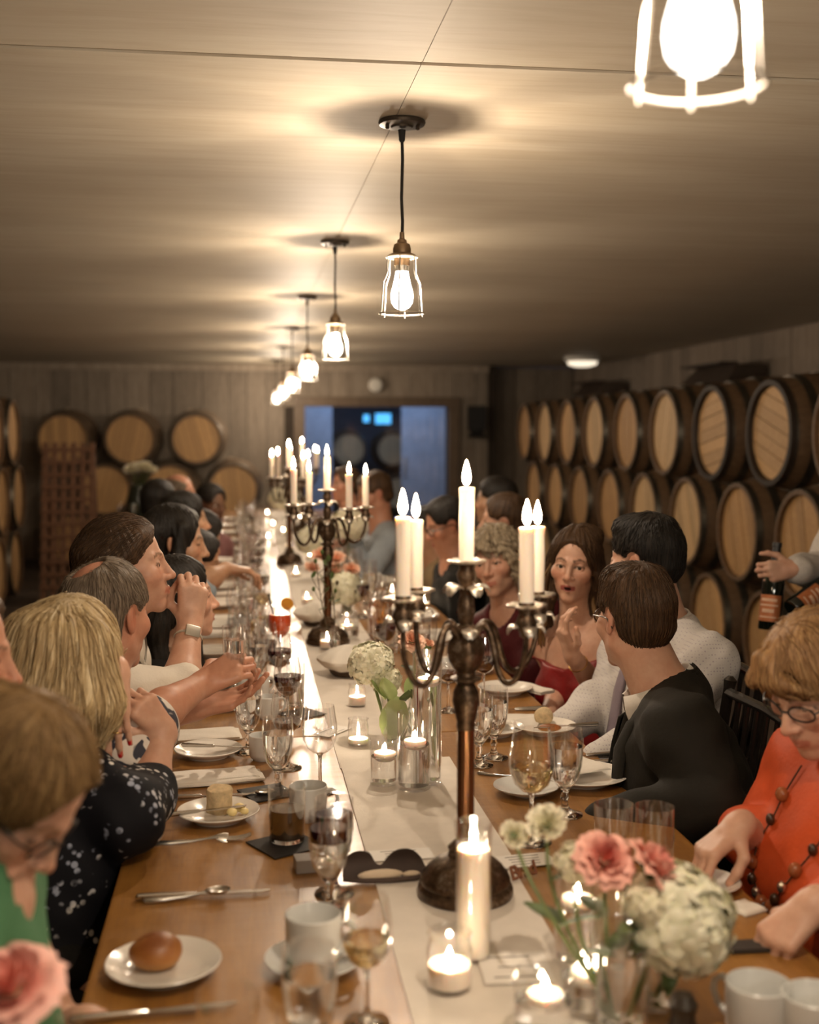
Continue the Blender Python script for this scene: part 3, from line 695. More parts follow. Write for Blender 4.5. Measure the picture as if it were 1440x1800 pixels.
LEAFC = leaf_ring(.028, -.030, 4, 1.0).mesh('cup_leaves', m_silv, True, 60)
LEAFP = leaf_ring(.036, .517, 5, 1.1).mesh('post_leaves', m_silv, True, 60)
LEAFH = leaf_ring(.034, .447, 4, 1.2).mesh('hub_leaves', m_silv, True, 60)
ARM_ANG = [math.radians(a) for a in (-41, 26, 211, 135)]
ARM_R = [.112, .152, .134, .104]
ZA = [.490, .488, .504, .498]      # pan heights of the four arms
def arm(a, zt, R=.135):
    c, s = math.cos(a), math.sin(a)
    k_ = R/.135
    prof = [(.016, .437), (.028, .452), (.040, .456), (.052, .446), (.060, .425), (.068, .395), (.078, .375), (.093, .366), (.111, .374), (.125, .396), (.133, .422), (.135, zt-.045)]
    prof = [(.016+(r-.016)*(R-.016)/.119, z) for r, z in prof]
    P3 = []
    for i in range(len(prof)-1):
        p0, p1, p2, p3 = prof[max(0, i-1)], prof[i], prof[i+1], prof[min(len(prof)-1, i+2)]
        for t in (0, .34, .67):
            f = lambda k: .5*(2*p1[k]+(p2[k]-p0[k])*t+(2*p0[k]-5*p1[k]+4*p2[k]-p3[k])*t*t+(3*p1[k]-p0[k]-3*p2[k]+p3[k])*t**3)
            P3.append((f(0)*c, f(0)*s, f(1)))
    P3.append((R*c, R*s, zt-.043))
    n = len(P3); rr = [.0062-.0018*i/n for i in range(n)]
    return G().tube(P3, rr, 10)
def candelabra(loc, rz, lab, pre, group=None):
    root = empty('candelabra', lab, 'candelabra', tuple(loc), rz)
    for nm_, me_ in (('base', CB_base), ('column', CB_col), ('knob', CB_knob), ('hub', CB_hub), ('centre_post', CB_post)): obj(nm_, me_, root)
    obj('leaves', LEAFP, root); obj('leaves', LEAFH, root); obj('drip_pan', PAN, root, (0, 0, ZC))
    taper((loc[0], loc[1], loc[2]+ZC+.004), 0, 'lit white taper candle in the tall centre holder of '+pre, group and group)
    nmz = ['front right arm', 'back right arm', 'front left arm', 'back left arm']
    for i, a in enumerate(ARM_ANG):
        if pre not in ARMS: ARMS[i] = ARMS.get(i) or arm(a, ZA[i], ARM_R[i]).mesh('arm', m_ant)
        o = obj('arm', ARMS[i], root); x, y = ARM_R[i]*math.cos(a), ARM_R[i]*math.sin(a)
        obj('cup', CUP, o, (x, y, ZA[i])); obj('drip_pan', PAN, o, (x, y, ZA[i]+.002)); obj('leaves', LEAFC, o, (x, y, ZA[i]))
        c, s = math.cos(rz), math.sin(rz)
        taper((loc[0]+x*c-y*s, loc[1]+x*s+y*c, loc[2]+ZA[i]+.006), i+1, 'lit white taper candle on the %s of %s' % (nmz[i], pre))
ARMS = {}
p = at_z(818, 1570, TZ+.0045); candelabra(p, 0, 'big nearest five-armed antique metal candelabra standing on the runner', 'the nearest candelabra')
for (px, y, rz, lab, pre) in ((575, 4.35, -.15, 'second dark five-armed candelabra behind peach roses on the runner', 'the second candelabra'), (508, 7.0, .5, 'third blurred candelabra farther down the long table', 'the third candelabra'), (531, 9.2, .2, 'farthest blurred candelabra near the table end', 'the farthest candelabra')):
    p = at_y(px, 800, y); candelabra((p[0], y, TZ+.004), rz, lab, pre)
hx_ = lambda px, py, y: tuple(at_y(px, py, y))
# ------------------------------------------------------------------ candles in glass
def cyl_glass(R, H, n=36, base=.008):
    return G().lathe([(0, 0), (R-.002, 0), (R, .002), (R, H-.001), (R-.001, H), (R-.002, H-.001), (R-.0022, base+.002), (R-.005, base), (0, base)], n).mesh('cylinder_glass', m_tg, True, 50)
def water_in(R, z0, z1): return G().lathe([(0, z0), (R-.0036, z0), (R-.0026, z0+.002), (R-.0026, z1), (0, z1)], 32).mesh('water', m_water, True, 50)
FLOAT = G().lathe([(0, 0), (.012, .001), (.021, .007), (.0245, .015), (.0235, .020), (.015, .0215), (0, .020)], 28).mesh('floating_wax', m_wax)
def floating(px, py, R, H, wl, lab, z=TZ+.0045, group=None):
    p = at_z(px, py, z); r = empty('cylinder_vase', lab, 'vase', tuple(p), 0, group)
    obj('glass_wall', cyl_glass(R, H), r); obj('water', water_in(R, .009, wl), r)
    c = empty('floating_candle', 'lit white floating candle in the '+lab.split(' holding')[0], 'candle', (p[0]+.002, p[1]-.002, p[2]+wl-.011), 0, group and group)
    obj('wax', FLOAT, c); obj('wick', WICK, c, (0, 0, .021)); obj('flame', FL_S, c, (0, 0, .020))
    return r
floating(675, 1377, .031, .102, .062, 'short clear glass cylinder holding water and a low lit candle')
floating(728, 1385, .0365, .168, .098, 'middle-height clear glass cylinder holding water and a lit candle')
floating(751, 1374, .0325, .292, .225, 'tallest clear glass cylinder holding water and a raised lit candle')
JAR = [(0, 0), (.026, 0), (.028, .003), (.028, .050), (.026, .056), (.026, .066), (.0275, .068), (.0262, .070), (.0248, .066), (.0248, .056), (.0268, .048), (.0262, .006), (0, .005)]
JARG = G().lathe(JAR, 32).mesh('jar_glass', m_tg, True, 60)
JWAX = G().lathe([(0, .006), (.0255, .006), (.026, .010), (.026, .030), (.010, .029), (0, .029)], 28).mesh('jar_wax', m_wax, True, 60)
JWAX2 = G().lathe([(0, .006), (.0255, .006), (.026, .010), (.026, .016), (.010, .0155), (0, .0155)], 28).mesh('jar_wax', m_wax, True, 60)
def votive(px, py, lab, s=1.0, low=False, group=None, z=TZ+.0045):
    p = at_z(px, py, z); r = empty('votive_jar', lab, 'candle', tuple(p), 0, group, s)
    obj('jar', JARG, r); wx = obj('wax', JWAX2 if low else JWAX, r); h = .0155 if low else .029
    obj('wick', WICK, wx, (0, 0, h)); obj('flame', FL_S, r, (0, 0, h)); return r
votive(790, 1735, 'small glass votive jar with cream wax at the very front of the runner', 1.15)
votive(630, 1308, 'clear ribbed votive jar glowing low on the runner left of the cylinders', .95, True)
votive(628, 1240, 'small lit votive jar under the white hydrangea on the runner', .9)
votive(576, 1140, 'lit votive jar beside the stem vase and covered basket', 1.0)
votive(540, 1062, 'bright votive jar by the farther covered bread basket', .9)
def big_jar(px, py, lab, R=.045, H=.10):
    p = at_z(px, py, TZ+.0045); r = empty('candle_jar', lab, 'vase', tuple(p))
    g = G().lathe([(0, 0), (R-.004, 0), (R, .006), (R, H*.8), (R*.88, H*.9), (R*.9, H), (R*.87, H), (R*.85, H*.9), (R*.965, H*.78), (R*.965, .008), (0, .006)], 36)
    obj('jar', g.mesh('jar', m_tg, True, 60), r); obj('water', water_in(R*.965+.001, .009, H*.42), r)
    c = empty('floating_candle', 'lit floating candle in the '+lab, 'candle', (p[0], p[1], p[2]+H*.42-.011))
    obj('wax', FLOAT, c); obj('flame', FL_S, c, (0, 0, .020)); return r
big_jar(610, 1122, 'wide clear jar beside the covered bread basket')
# tall glass-cased pillar candle in front of the candelabra
p = at_z(832, 1682, TZ+.0045); r = empty('pillar_candle', 'tall white candle in a straight glass tube in front of the candelabra', 'candle', tuple(p))
obj('glass_tube', G().lathe([(0, 0), (.024, 0), (.026, .003), (.026, .178), (.0275, .184), (.0285, .203), (.0272, .205), (.026, .203), (.0252, .186), (.0240, .178), (.0240, .006), (0, .005)], 36).mesh('glass_tube', m_tg, True, 60), r)
obj('wax', G().lathe([(0, .006), (.0235, .006), (.0237, .165), (.012, .1645), (0, .163)], 28).mesh('pillar_wax', m_wax, True, 60), r); obj('wick', WICK, r, (0, 0, .164)); obj('flame', flame_g(.026, .0055).mesh('flame', m_flame), r, (0, 0, .166))

# ------------------------------------------------------------------ tableware near the camera: left side
T = lambda px, py, z=TZ+.0005: tuple(at_z(px, py, z))
def rise(p, d): return (p[0], p[1], p[2]+d)
# plate and roll
pl = T(288, 1712); place('side_plate', 'white side plate under the round brown bread roll', 'plate', pl, 0, None, 1.0)
def blob(prefix, c, R, mat, seed, n=24, m=16, amp=.06, flat=None):
    r = random.Random(seed); ph = [(r.uniform(1, 4), r.uniform(1, 4), r.uniform(1, 4), r.uniform(0, 6)) for _ in range(7)]
    g = G().sphere((0, 0, 0), R, n, m); V = []
    for (x, y, z) in g.V:
        u = (x/R[0], y/R[1], z/R[2]); k = sum(math.sin(a*u[0]+b*u[1]+cc*u[2]+d) for a, b, cc, d in ph)/7
        z2 = z*(1+amp*k)
        if flat is not None: z2 = max(z2, flat)
        V.append((x*(1+amp*k)+c[0], y*(1+amp*k)+c[1], z2+c[2]))
    g.V = V; return g.mesh(prefix, mat)
def crust():
    t = NT('baked crust'); v = t.coords(); f = t.noise(v, 30, 5); z = t.n.new('ShaderNodeSeparateXYZ'); tc = t.n.new('ShaderNodeTexCoord'); t.link(tc.outputs['Generated'], z.inputs[0])
    c = t.ramp(z.outputs[2], [(.1, (.50, .26, .08)), (.4, (.36, .13, .028)), (.85, (.20, .060, .012))]); c = t.mix(t.ramp(f, [(.4, (0,)*3), (.7, (.4,)*3)]), c, (.5, .24, .07))
    t.set(Base__Color=c, Roughness=.42); t.bump(f, .3, .003); return t.m
m_crust = crust(); m_crumb = plain('bread crumb', (.66, .50, .29), .85, var=.25, scale=60, bump=.6); m_butter = plain('butter', (.82, .66, .30), .35)
obj('bread_roll', blob('bread_roll', (0, 0, .024), (.038, .034, .026), m_crust, 3, flat=-.020), None, rise(T(275, 1706), .0045), label='round golden brown bread roll on the nearest left plate', category='bread')
# slanted bread piece with butter
pl = T(384, 1440); place('side_plate', 'white side plate with the cut bread piece and butter', 'plate', pl)
g = G().lathe([(0, 0), (.024, 0), (.0265, .004), (.0255, .02), (.027, .045), (.025, .050), (0, .053)], 20, lobes=lambda a, z: .08*math.sin(a*3+z*60)+.05*math.sin(a*5))
bp = obj('bread_piece', g.mesh('bread_piece', m_crumb, True, 50), None, rise(T(387, 1432), .0065), (.05, -.05, .4), label='upright pale cut bread piece on the left side plate', category='bread')
for k, (px, py, s) in enumerate(((408, 1444, .011), (421, 1436, .012), (430, 1441, .009))):
    obj('butter_pat', blob('butter_pat', (0, 0, s*.6), (s, s*.8, s*.75), m_butter, k, 12, 8, .12), None, rise(T(px, py), .0125), label='%s lump of yellow butter beside the cut bread piece' % ('left', 'middle', 'right')[k], category='butter')
place('table_knife', 'butter knife resting on the plate under the cut bread piece', 'knife', rise(T(352, 1448), .021), .25, None, .8)
# cutlery on the left
place('table_knife', 'steel knife lying on bare table behind the nearest bread plate', 'knife', T(350, 1578), .02, None, 1.0)
place('spoon', 'spoon lying across the knife on the bare left table edge', 'spoon', rise(T(352, 1582), .006), .15, None, .85)
place('table_fork', 'steel fork lying on the table in front of the cut bread plate', 'fork', T(365, 1480), .06, None, 1.0)
place('table_knife', 'knife with handle at the table edge below the long folded napkin', 'knife', T(355, 1404), .03, None, .95)
place('spoon', 'spoon by the black coaster beyond the cut bread plate', 'spoon', T(440, 1400), .1, None, .9)
obj('napkin', cloth(.25, .085, 3, 1, .003), None, T(362, 1374), (0, 0, .16), label='long folded white napkin lying across the left table edge', category='napkin')
pl = T(366, 1329); place('side_plate', 'white side plate with a butter knife, between two napkins', 'plate', pl, 0, None, .98)
place('table_knife', 'butter knife balanced on the empty left side plate', 'knife', rise(T(378, 1330), .021), -.25, None, .8)
obj('napkin', cloth(.17, .11, 2, 2, .003), None, T(362, 1296), (0, 0, .12), label='flat folded white napkin in front of the older man', category='napkin')
obj('coaster', G().bbox((0, 0, .002), (.11, .11, .003), .0008).mesh('coaster', plain('black paper', (.012, .011, .011), .6)), None, T(502, 1486), (0, 0, .5), label='black square coaster under the dark drink tumbler', category='coaster')
place('dark_tumbler', 'short tumbler of dark drink on the black coaster', 'glass', rise(T(505, 1480), .004), 0, None, 1.0)
place('coffee_cup', 'grey-white handled cup behind the dark drink tumbler', 'cup', T(542, 1440), -.15, None, .93)
place('red_band_goblet', 'nearer heavy goblet with a dark red band, beside the mask', 'glass', T(579, 1600), .4, None, 1.0)
place('red_band_goblet', 'heavy goblet of red drink standing just behind its twin', 'glass', T(588, 1571), 0, None, 1.0)
obj('name_block', G().bbox((0, 0, .012), (.055, .04, .024), .003).mesh('name_block', plain('grey stone block', (.36, .33, .31), .6)), None, T(545, 1528), (0, 0, .1), label='small grey block on the table left of the goblets', category='block')
place('saucer', 'white saucer under the empty coffee cup at the front', 'saucer', T(551, 1705)); 
place('coffee_cup', 'empty white coffee cup standing on the front saucer', 'cup', rise(T(551, 1701), .0068), -.3)
place('spoon', 'small spoon lying on the front saucer beside the cup', 'spoon', rise(T(598, 1712), .019), 1.0, None, .62)
p = T(645, 1798); place('white_wine_glass', 'low glass of white wine in front of the coffee cup', 'glass', p, 0, None, .92)
place('tumbler', 'clear tumbler cut off at the bottom edge, farther one', 'glass', T(402, 1900), 0, None, 1.05)
place('tumbler', 'clear tumbler cut off at the bottom edge, nearer one', 'glass', T(438, 1945), 0, None, 1.05)
place('water_goblet', 'clear goblet at the bottom edge below the saucer', 'glass', T(545, 1900), 0, None, 1.0)
place('table_knife', 'knife by the hand at the bottom left table edge', 'knife', T(262, 1787), .1)
# folded dark mask
m_mask = plain('dark brown mask felt', (.06, .038, .030), .75, var=.2)
p = at_z(668, 1540, TZ+.005)
def mask_piece():
    top = [(-.066, .006), (-.058, .036), (-.040, .048), (-.018, .040), (-.006, .020), (.004, .016), (.014, .026), (.030, .044), (.052, .047), (.072, .030), (.082, .008)]
    bot = [(-.066, 0), (-.05, .000), (-.03, .0), (-.015, .0), (-.004, .0), (.004, .0), (.016, .0), (.03, .0), (.05, .0), (.07, 0), (.082, .0)]
    def dense(L):
        o = []
        for i in range(len(L)-1):
            p0, p1, p2, p3 = L[max(0, i-1)], L[i], L[i+1], L[min(len(L)-1, i+2)]
            for t in (0, .25, .5, .75): o.append(tuple(.5*(2*b_+(c_-a_)*t+(2*a_-5*b_+4*c_-d_)*t*t+(3*b_-a_-3*c_+d_)*t**3) for a_, b_, c_, d_ in zip(p0, p1, p2, p3)))
        return o+[L[-1]]
    top, bot = dense(top), dense(bot)
    V = []; F = []
    for (a, b) in zip(top, bot):
        for k in range(5):
            f = k/4; x = a[0]*(1-f)+b[0]*f; z = a[1]*(1-f)+b[1]*f
            V.append((x, .016*math.sin(PI*min(1, z/.05))*1.0-.012*(x/.08)**2*1.2, z))
    n = len(top); m_ = len(V); V += [(x, y-.003, z) for x, y, z in V]
    for i in range(n-1):
        for k in range(4):
            q = i*5+k; F.append((q, q+1, q+6, q+5)); F.append((m_+q, m_+q+5, m_+q+6, m_+q+1))
    for i in range(n-1): F += [(i*5, i*5+5, m_+i*5+5, m_+i*5), (i*5+4, m_+i*5+4, m_+i*5+9, i*5+9)]
    F += [(k, m_+k, m_+k+1, k+1) for k in range(4)] + [((n-1)*5+k, (n-1)*5+k+1, m_+(n-1)*5+k+1, m_+(n-1)*5+k) for k in range(4)]
    return G().add(V, F)
mk = obj('eye_mask', mask_piece().mesh('eye_mask', m_mask, True, 50), None, tuple(p), (0, 0, .03), scale=(1, 1, 1), label='dark brown curved eye mask standing on the runner edge beside the goblets', category='mask')
obj('mask_lining', G().sphere((-.002, -.022, .011), (.040, .006, .0095), 18, 8).sphere((.052, -.022, .009), (.016, .005, .006), 14, 8).mesh('mask_lining', plain('cream lining', (.62, .50, .37), .7)), mk, label='cream curved inner face')
obj('mask_rim', G().tube([(-.066, -.016, .004), (-.03, -.028, .0035), (.02, -.030, .0035), (.06, -.027, .004), (.082, -.018, .006)], .0042, 8).mesh('mask_rim', m_mask), mk)
# middle left group
place('wine_glass', 'tall empty wine glass standing clear beside the runner', 'glass', T(563, 1392), 0, None, 1.02)
place('low_red_wine_glass', 'wine glass with a little red wine behind the front goblet', 'glass', T(505, 1350), 0, None, 1.0)
place('water_goblet', 'water goblet in front of the low red wine glass', 'glass', T(489, 1395), 0, None, 1.0)
place('deep_red_wine_glass', 'glass of dark red wine, nearer of the two under the cocktail', 'glass', T(506, 1277), 0, None, 1.0)
place('deep_red_wine_glass', 'glass of dark red wine directly below the orange cocktail', 'glass', T(492, 1222), 0, None, 1.0)
place('water_highball', 'clear tumbler held in the older man\'s raised hand', 'glass', hx_(412, 1192, 2.70), 0, None, .8)
place('water_goblet', 'water goblet by the old man\'s lower hand', 'glass', T(437, 1322), 0, None, 1.02)
place('water_highball', 'short clear glass by the napkin end on the left', 'glass', T(520, 1240), 0, None, .8)
place('coffee_cup', 'grey-white cup behind the water goblet on the left', 'cup', T(462, 1335), .5, None, .8)
place('coffee_cup', 'pale cup under the raised old hand', 'cup', T(455, 1225), .5, None, .8)
place('coffee_cup', 'pale cup beside the two dark wine glasses', 'cup', T(470, 1262), .2, None, .8)
obj('coaster', G().bbox((0, 0, .002), (.10, .10, .003), .0008).mesh('coaster', plain('black paper', (.012, .011, .011), .6)), None, T(530, 1256), (0, 0, .6), label='black coaster beside the nearer dark red wine glass', category='coaster')
obj('coaster', G().bbox((0, 0, .002), (.10, .10, .003), .0008).mesh('coaster', plain('black paper', (.012, .011, .011), .6)), None, T(470, 1395), (0, 0, .4), label='black coaster behind the grey-white cup and tumbler', category='coaster')
# orange cocktail
c = T(492, 1166); r = place('wine_glass', 'stemmed glass of bright orange cocktail with citrus slice and straw', 'glass', c, 0, None, 1.06)
obj('cocktail', fill(WG, .158, m_orange, 'cocktail'), r)
g = G().lathe([(0, -.0025), (.019, -.0025), (.0205, 0), (.019, .0025), (0, .0025)], 20, (.024, 0, .190), axis=(.25, 1, .1)); obj('citrus_slice', g.mesh('citrus_slice', plain('citrus', (.80, .38, .05), .45)), r)
obj('straw', G().tube([(-.006, .004, .10), (-.034, -.004, .222)], .0024, 8).mesh('straw', plain('black straw', (.02, .02, .02), .4)), r)
# covered bread baskets
def bundle(px, py, R, lab, seed):
    r0 = random.Random(seed); ph = [r0.uniform(0, 6) for _ in range(6)]
    def lob(a, z): return .07*math.sin(a*3+ph[0])+.05*math.sin(a*5+ph[1]+z*20)+.03*math.sin(a*9+ph[2]+z*40)
    p = at_z(px, py, TZ+.0045); b = empty('bread_basket', lab, 'basket', tuple(p), 0)
    obj('napkin_cover', G().lathe([(0, .012), (.045, .013), (.072, .024), (.098, .047), (.1, .056), (.088, .068), (.06, .086), (.03, .098), (.012, .104), (0, .103)], 60, lobes=lob).mesh('napkin_cover', m_nap), b, scale=(R/.095,)*3)
    obj('basket_base', G().lathe([(0, 0), (.05, 0), (.06, .008), (.068, .024), (.06, .03), (0, .03)], 32).mesh('basket_base', plain('dark wicker', (.06, .035, .02), .7, bump=.5)), b, scale=(R/.095,)*3)
bundle(612, 1186, .088, 'nearer bread basket wrapped in a pale grey napkin on the runner', 2)
bundle(557, 1098, .085, 'farther bread basket wrapped in a pale napkin on the runner', 5)
# ------------------------------------------------------------------ right side
place('dinner_plate', 'big empty white plate in front of the dark-suited man', 'plate', T(1025, 1374), 0, None, 1.0)
obj('napkin', cloth(.10, .12, 1, 9, .003), None, rise(T(1015, 1364), .024), (0, 0, .3), label='small white napkin crumpled on the big right plate', category='napkin')
place('white_wine_glass', 'large glass of white wine on the right of the candelabra', 'glass', T(934, 1480), 0, None, 1.16)
place('water_goblet', 'water goblet beside the large white wine glass', 'glass', T(993, 1432), 0, None, 1.08)
place('water_goblet', 'water goblet just right of the candelabra column', 'glass', T(868, 1332), 0, None, 1.03)
place('water_goblet', 'water goblet half hidden behind the candelabra column', 'glass', T(842, 1345), 0, None, 1.0)
place('saucer', 'white saucer at the foot of the large white wine glass', 'saucer', T(925, 1396), 0, None, 1.0)
pl = T(958, 1287); place('side_plate', 'white side plate with a torn bread piece at the shirt sleeve', 'plate', pl, 0, None, 1.0)
obj('bread_piece', blob('bread_piece', (0, 0, .022), (.028, .020, .024), m_crumb, 8, 20, 12, .22, -.018), None, rise(T(953, 1280), .010), (0, .2, .3), label='torn pale bread chunk on the right side plate', category='bread')
obj('bread_piece', blob('bread_piece', (0, 0, .010), (.030, .014, .010), m_crust, 9, 18, 10, .15, -.008), None, rise(T(966, 1294), .012), (0, 0, -.2), label='thin crust slice lying in front of the torn bread chunk', category='bread')
place('table_knife', 'knife laid on the side plate with the torn bread', 'knife', rise(T(1000, 1293), .021), PI+.1, None, .8)
pl = T(866, 1290); place('side_plate', 'white side plate with a folded napkin behind the water goblet', 'plate', pl)
obj('napkin', cloth(.09, .08, 1, 11, .003), None, rise(T(864, 1284), .023), (0, 0, .2), label='folded napkin on the plate behind the right water goblet', category='napkin')
obj('napkin', cloth(.14, .07, 2, 12, .002), None, T(912, 1267), (0, 0, -.2), label='flat white napkin beside the torn bread plate', category='napkin')
place('side_plate', 'white side plate in front of the woman in red', 'plate', T(888, 1218))
obj('napkin', cloth(.06, .15, 2, 13, .004), None, T(936, 1213), (0, 0, .5), label='silvery napkin roll at the table edge by the woman in red', category='napkin')
place('table_knife', 'dark knife lying on the table by the red dress', 'knife', T(905, 1250), PI, None, .9)
place('table_knife', 'upper one of two knives pointing at the white shirt', 'knife', T(1030, 1331), PI+.05, None, .8); place('table_knife', 'lower one of two knives pointing at the white shirt', 'knife', T(1040, 1342), PI-.1, None, .8)
place('table_fork', 'fork lying on bare wood left of the white wine glass', 'fork', T(905, 1368), -.5, None, .8)
place('deep_red_wine_glass', 'glass of red wine behind the candelabra hub', 'glass', T(850, 1236), 0, None, 1.05)
place('low_red_wine_glass', 'glass with a little red wine left of the candelabra stem', 'glass', T(788, 1250), 0, None, 1.0)
place('beer_glass', 'straight glass of amber beer on the right half', 'glass', T(662, 1117), 0, None, 1.05)
place('beer_glass', 'second amber beer glass behind the candelabra arm', 'glass', T(676, 1108), 0, None, .95)
place('tumbler', 'left one of two empty tumblers behind the pink roses', 'glass', T(1078, 1512), 0, None, 1.0)
place('tumbler', 'right one of two empty tumblers behind the pink roses', 'glass', T(1150, 1517), 0, None, 1.0)
pl = T(1240, 1562); place('side_plate', 'small white plate under the orange-dressed woman\'s hand', 'plate', pl, 0, None, .72)
obj('folded_menu', G().bbox((0, 0, .004), (.09, .035, .007), .001).mesh('folded_menu', plain('black card', (.025, .018, .014), .6)), None, T(1315, 1668), (0, 0, -.03), label='dark folded menu lying on the right table edge', category='menu')
obj('folded_menu', G().bbox((0, 0, .004), (.11, .03, .007), .001).mesh('folded_menu', plain('black card', (.025, .018, .014), .6)), None, T(1420, 1748), (0, 0, -.05), label='dark flat piece behind the white cups in the corner', category='menu')
place('coffee_cup', 'white cup in the bottom right corner, left one', 'cup', T(1332, 1828), 2.2, None, 1.02)
place('coffee_cup', 'white cup in the bottom right corner, cut by the frame', 'cup', T(1432, 1850), 1.0, None, 1.02)
obj('napkin', cloth(.05, .05, 1, 21, .002), None, T(1315, 1598), (0, 0, .4), label='small white paper scrap at the table edge under the orange dress', category='napkin')
obj('pepper_pot', G().lathe([(0, 0), (.02, 0), (.021, .02), (.015, .04), (.019, .055), (.012, .068), (0, .072)], 20).mesh('pepper_pot', plain('dark pot', (.03, .022, .016), .35)), None, T(1200, 1838), label='small dark pepper pot at the bottom edge beside the cups', category='pot')
# rolled napkins along the left edge
nl = ['nearest', 'second nearest', 'third', 'fourth', 'fifth', 'sixth']
for k, (px, py) in enumerate(((388, 1182), (372, 1146), (372, 1118), (378, 1092), (384, 1068), (395, 1048))):
    obj('napkin', cloth(.19, .075, 3, 30+k, .004, 12, .006), None, T(px, py), (0, 0, .03), label='rolled pale napkin past the raised forearm, %s of the row' % nl[k], category='napkin')
place('side_plate', 'white plate half hidden by the old man\'s hands', 'plate', T(392, 1243))
place('table_fork', 'fork on the plate rim under the old man\'s hands', 'fork', rise(T(400, 1262), .02), .2, None, .8)
# ------------------------------------------------------------------ farther place settings, both sides of the runner
ORD = ['first', 'second', 'third', 'fourth', 'fifth', 'sixth', 'seventh', 'eighth', 'ninth', 'tenth', 'eleventh', 'twelfth', 'thirteenth', 'fourteenth']
sets_l = [3.62, 4.15, 4.72, 5.3, 5.9, 6.5, 7.1, 7.75, 8.4, 9.1, 9.8, 10.5]
sets_r = [3.75, 4.3, 4.85, 5.4, 6.0, 6.6, 7.2, 7.85, 8.5, 9.2, 9.9, 10.6]
def jit(a): return rnd.uniform(-a, a)
for side, rows in (('left', sets_l), ('right', sets_r)):
    for i, y in enumerate(rows):
        X = (lambda d: (TX0+d) if side == 'left' else (TX1-d))
        wh = '%s side, %s far place setting' % (side, ORD[i])
        place('water_goblet', 'water goblet, ' + wh, 'glass', (X((.25 if side == 'left' else .29)+jit(.02)), y+jit(.05), TZ+.0005), 0, 'far water goblets', 1.0)
        k = rnd.choice(['wine_glass', 'deep_red_wine_glass', 'white_wine_glass', 'wine_glass', 'red_wine_glass'])
        place(k, {'wine_glass': 'empty wine glass', 'white_wine_glass': 'white wine glass'}.get(k, 'red wine glass') + ', ' + wh, 'glass', (X((.295 if side == 'left' else .36)+jit(.02)), y+.12+jit(.05), TZ+.0005), 0, 'far wine glasses', 1.0)
        if i < 9: place('empty_goblet', 'empty goblet, ' + wh, 'glass', (X((.22 if side == 'left' else .25)+jit(.02)), y+.22+jit(.05), TZ+.0005), 0, 'far empty goblets', 1.0)
        if i % 2 == 0: place('coffee_cup', 'white cup, ' + wh, 'cup', (X(.21+jit(.02)), y-.1+jit(.03), TZ+.0005), jit(3), 'far cups', .9)
        if i % 3 == 1: place('tumbler', 'clear tumbler, ' + wh, 'glass', (X((.28 if side == 'left' else .33)+jit(.02)), y-.12+jit(.03), TZ+.0005), 0, 'far tumblers', .95)
        if side == 'left': place('wine_glass', 'second empty wine glass, ' + wh, 'glass', (X(.20+jit(.02)), y-.16+jit(.05), TZ+.0005), 0, 'far wine glasses', 1.05)
        place('side_plate', 'white side plate, ' + wh, 'plate', (X(.12), y+.02, TZ+.0005), 0, 'far side plates', .98)
        if side == 'right' or i > 1:
            obj('napkin', cloth(.16, .07, 2, 50+i, .004, 8, .005), None, (X(.11), y+.2, TZ+.0005), (0, 0, jit(.15)), label='folded pale napkin, ' + wh, category='napkin', group='far napkins')
# far votives and flickering jars on the runner
for i, (px, py) in enumerate(((520, 1012), (545, 985), (508, 962), (498, 940), (472, 948), (512, 925), (480, 925), (470, 908), (528, 912), (500, 900), (620, 1030), (690, 1050), (745, 1065), (600, 985), (562, 960))):
    votive(px, py, 'glowing votive jar far down the runner, %s of the far row' % (ORD+['fifteenth'])[i], 1.0, i % 2 == 0, 'far votive jars')
# ------------------------------------------------------------------ flowers
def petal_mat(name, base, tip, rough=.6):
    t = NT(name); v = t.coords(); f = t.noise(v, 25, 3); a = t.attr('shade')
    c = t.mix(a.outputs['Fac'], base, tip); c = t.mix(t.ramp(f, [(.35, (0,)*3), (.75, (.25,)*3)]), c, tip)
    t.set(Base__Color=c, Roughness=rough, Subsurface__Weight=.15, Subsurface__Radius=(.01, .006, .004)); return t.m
m_pink = petal_mat('pink rose petal', (.62, .10, .075), (.80, .42, .34)); m_coral = petal_mat('coral peony petal', (.78, .24, .18), (.88, .52, .45)); m_peach = petal_mat('peach petal', (.70, .30, .17), (.80, .52, .38))
m_hyd = petal_mat('white hydrangea floret', (.62, .60, .38), (.80, .77, .62)); m_wht = petal_mat('cream petal', (.62, .58, .36), (.78, .72, .56)); m_grn = plain('leaf green', (.085, .13, .035), .5, var=.4); m_stem = plain('stem green', (.13, .17, .05), .5, var=.3); m_pale = plain('pale lily leaf', (.42, .52, .22), .4, var=.25); m_tw = plain('twig', (.10, .075, .04), .7)
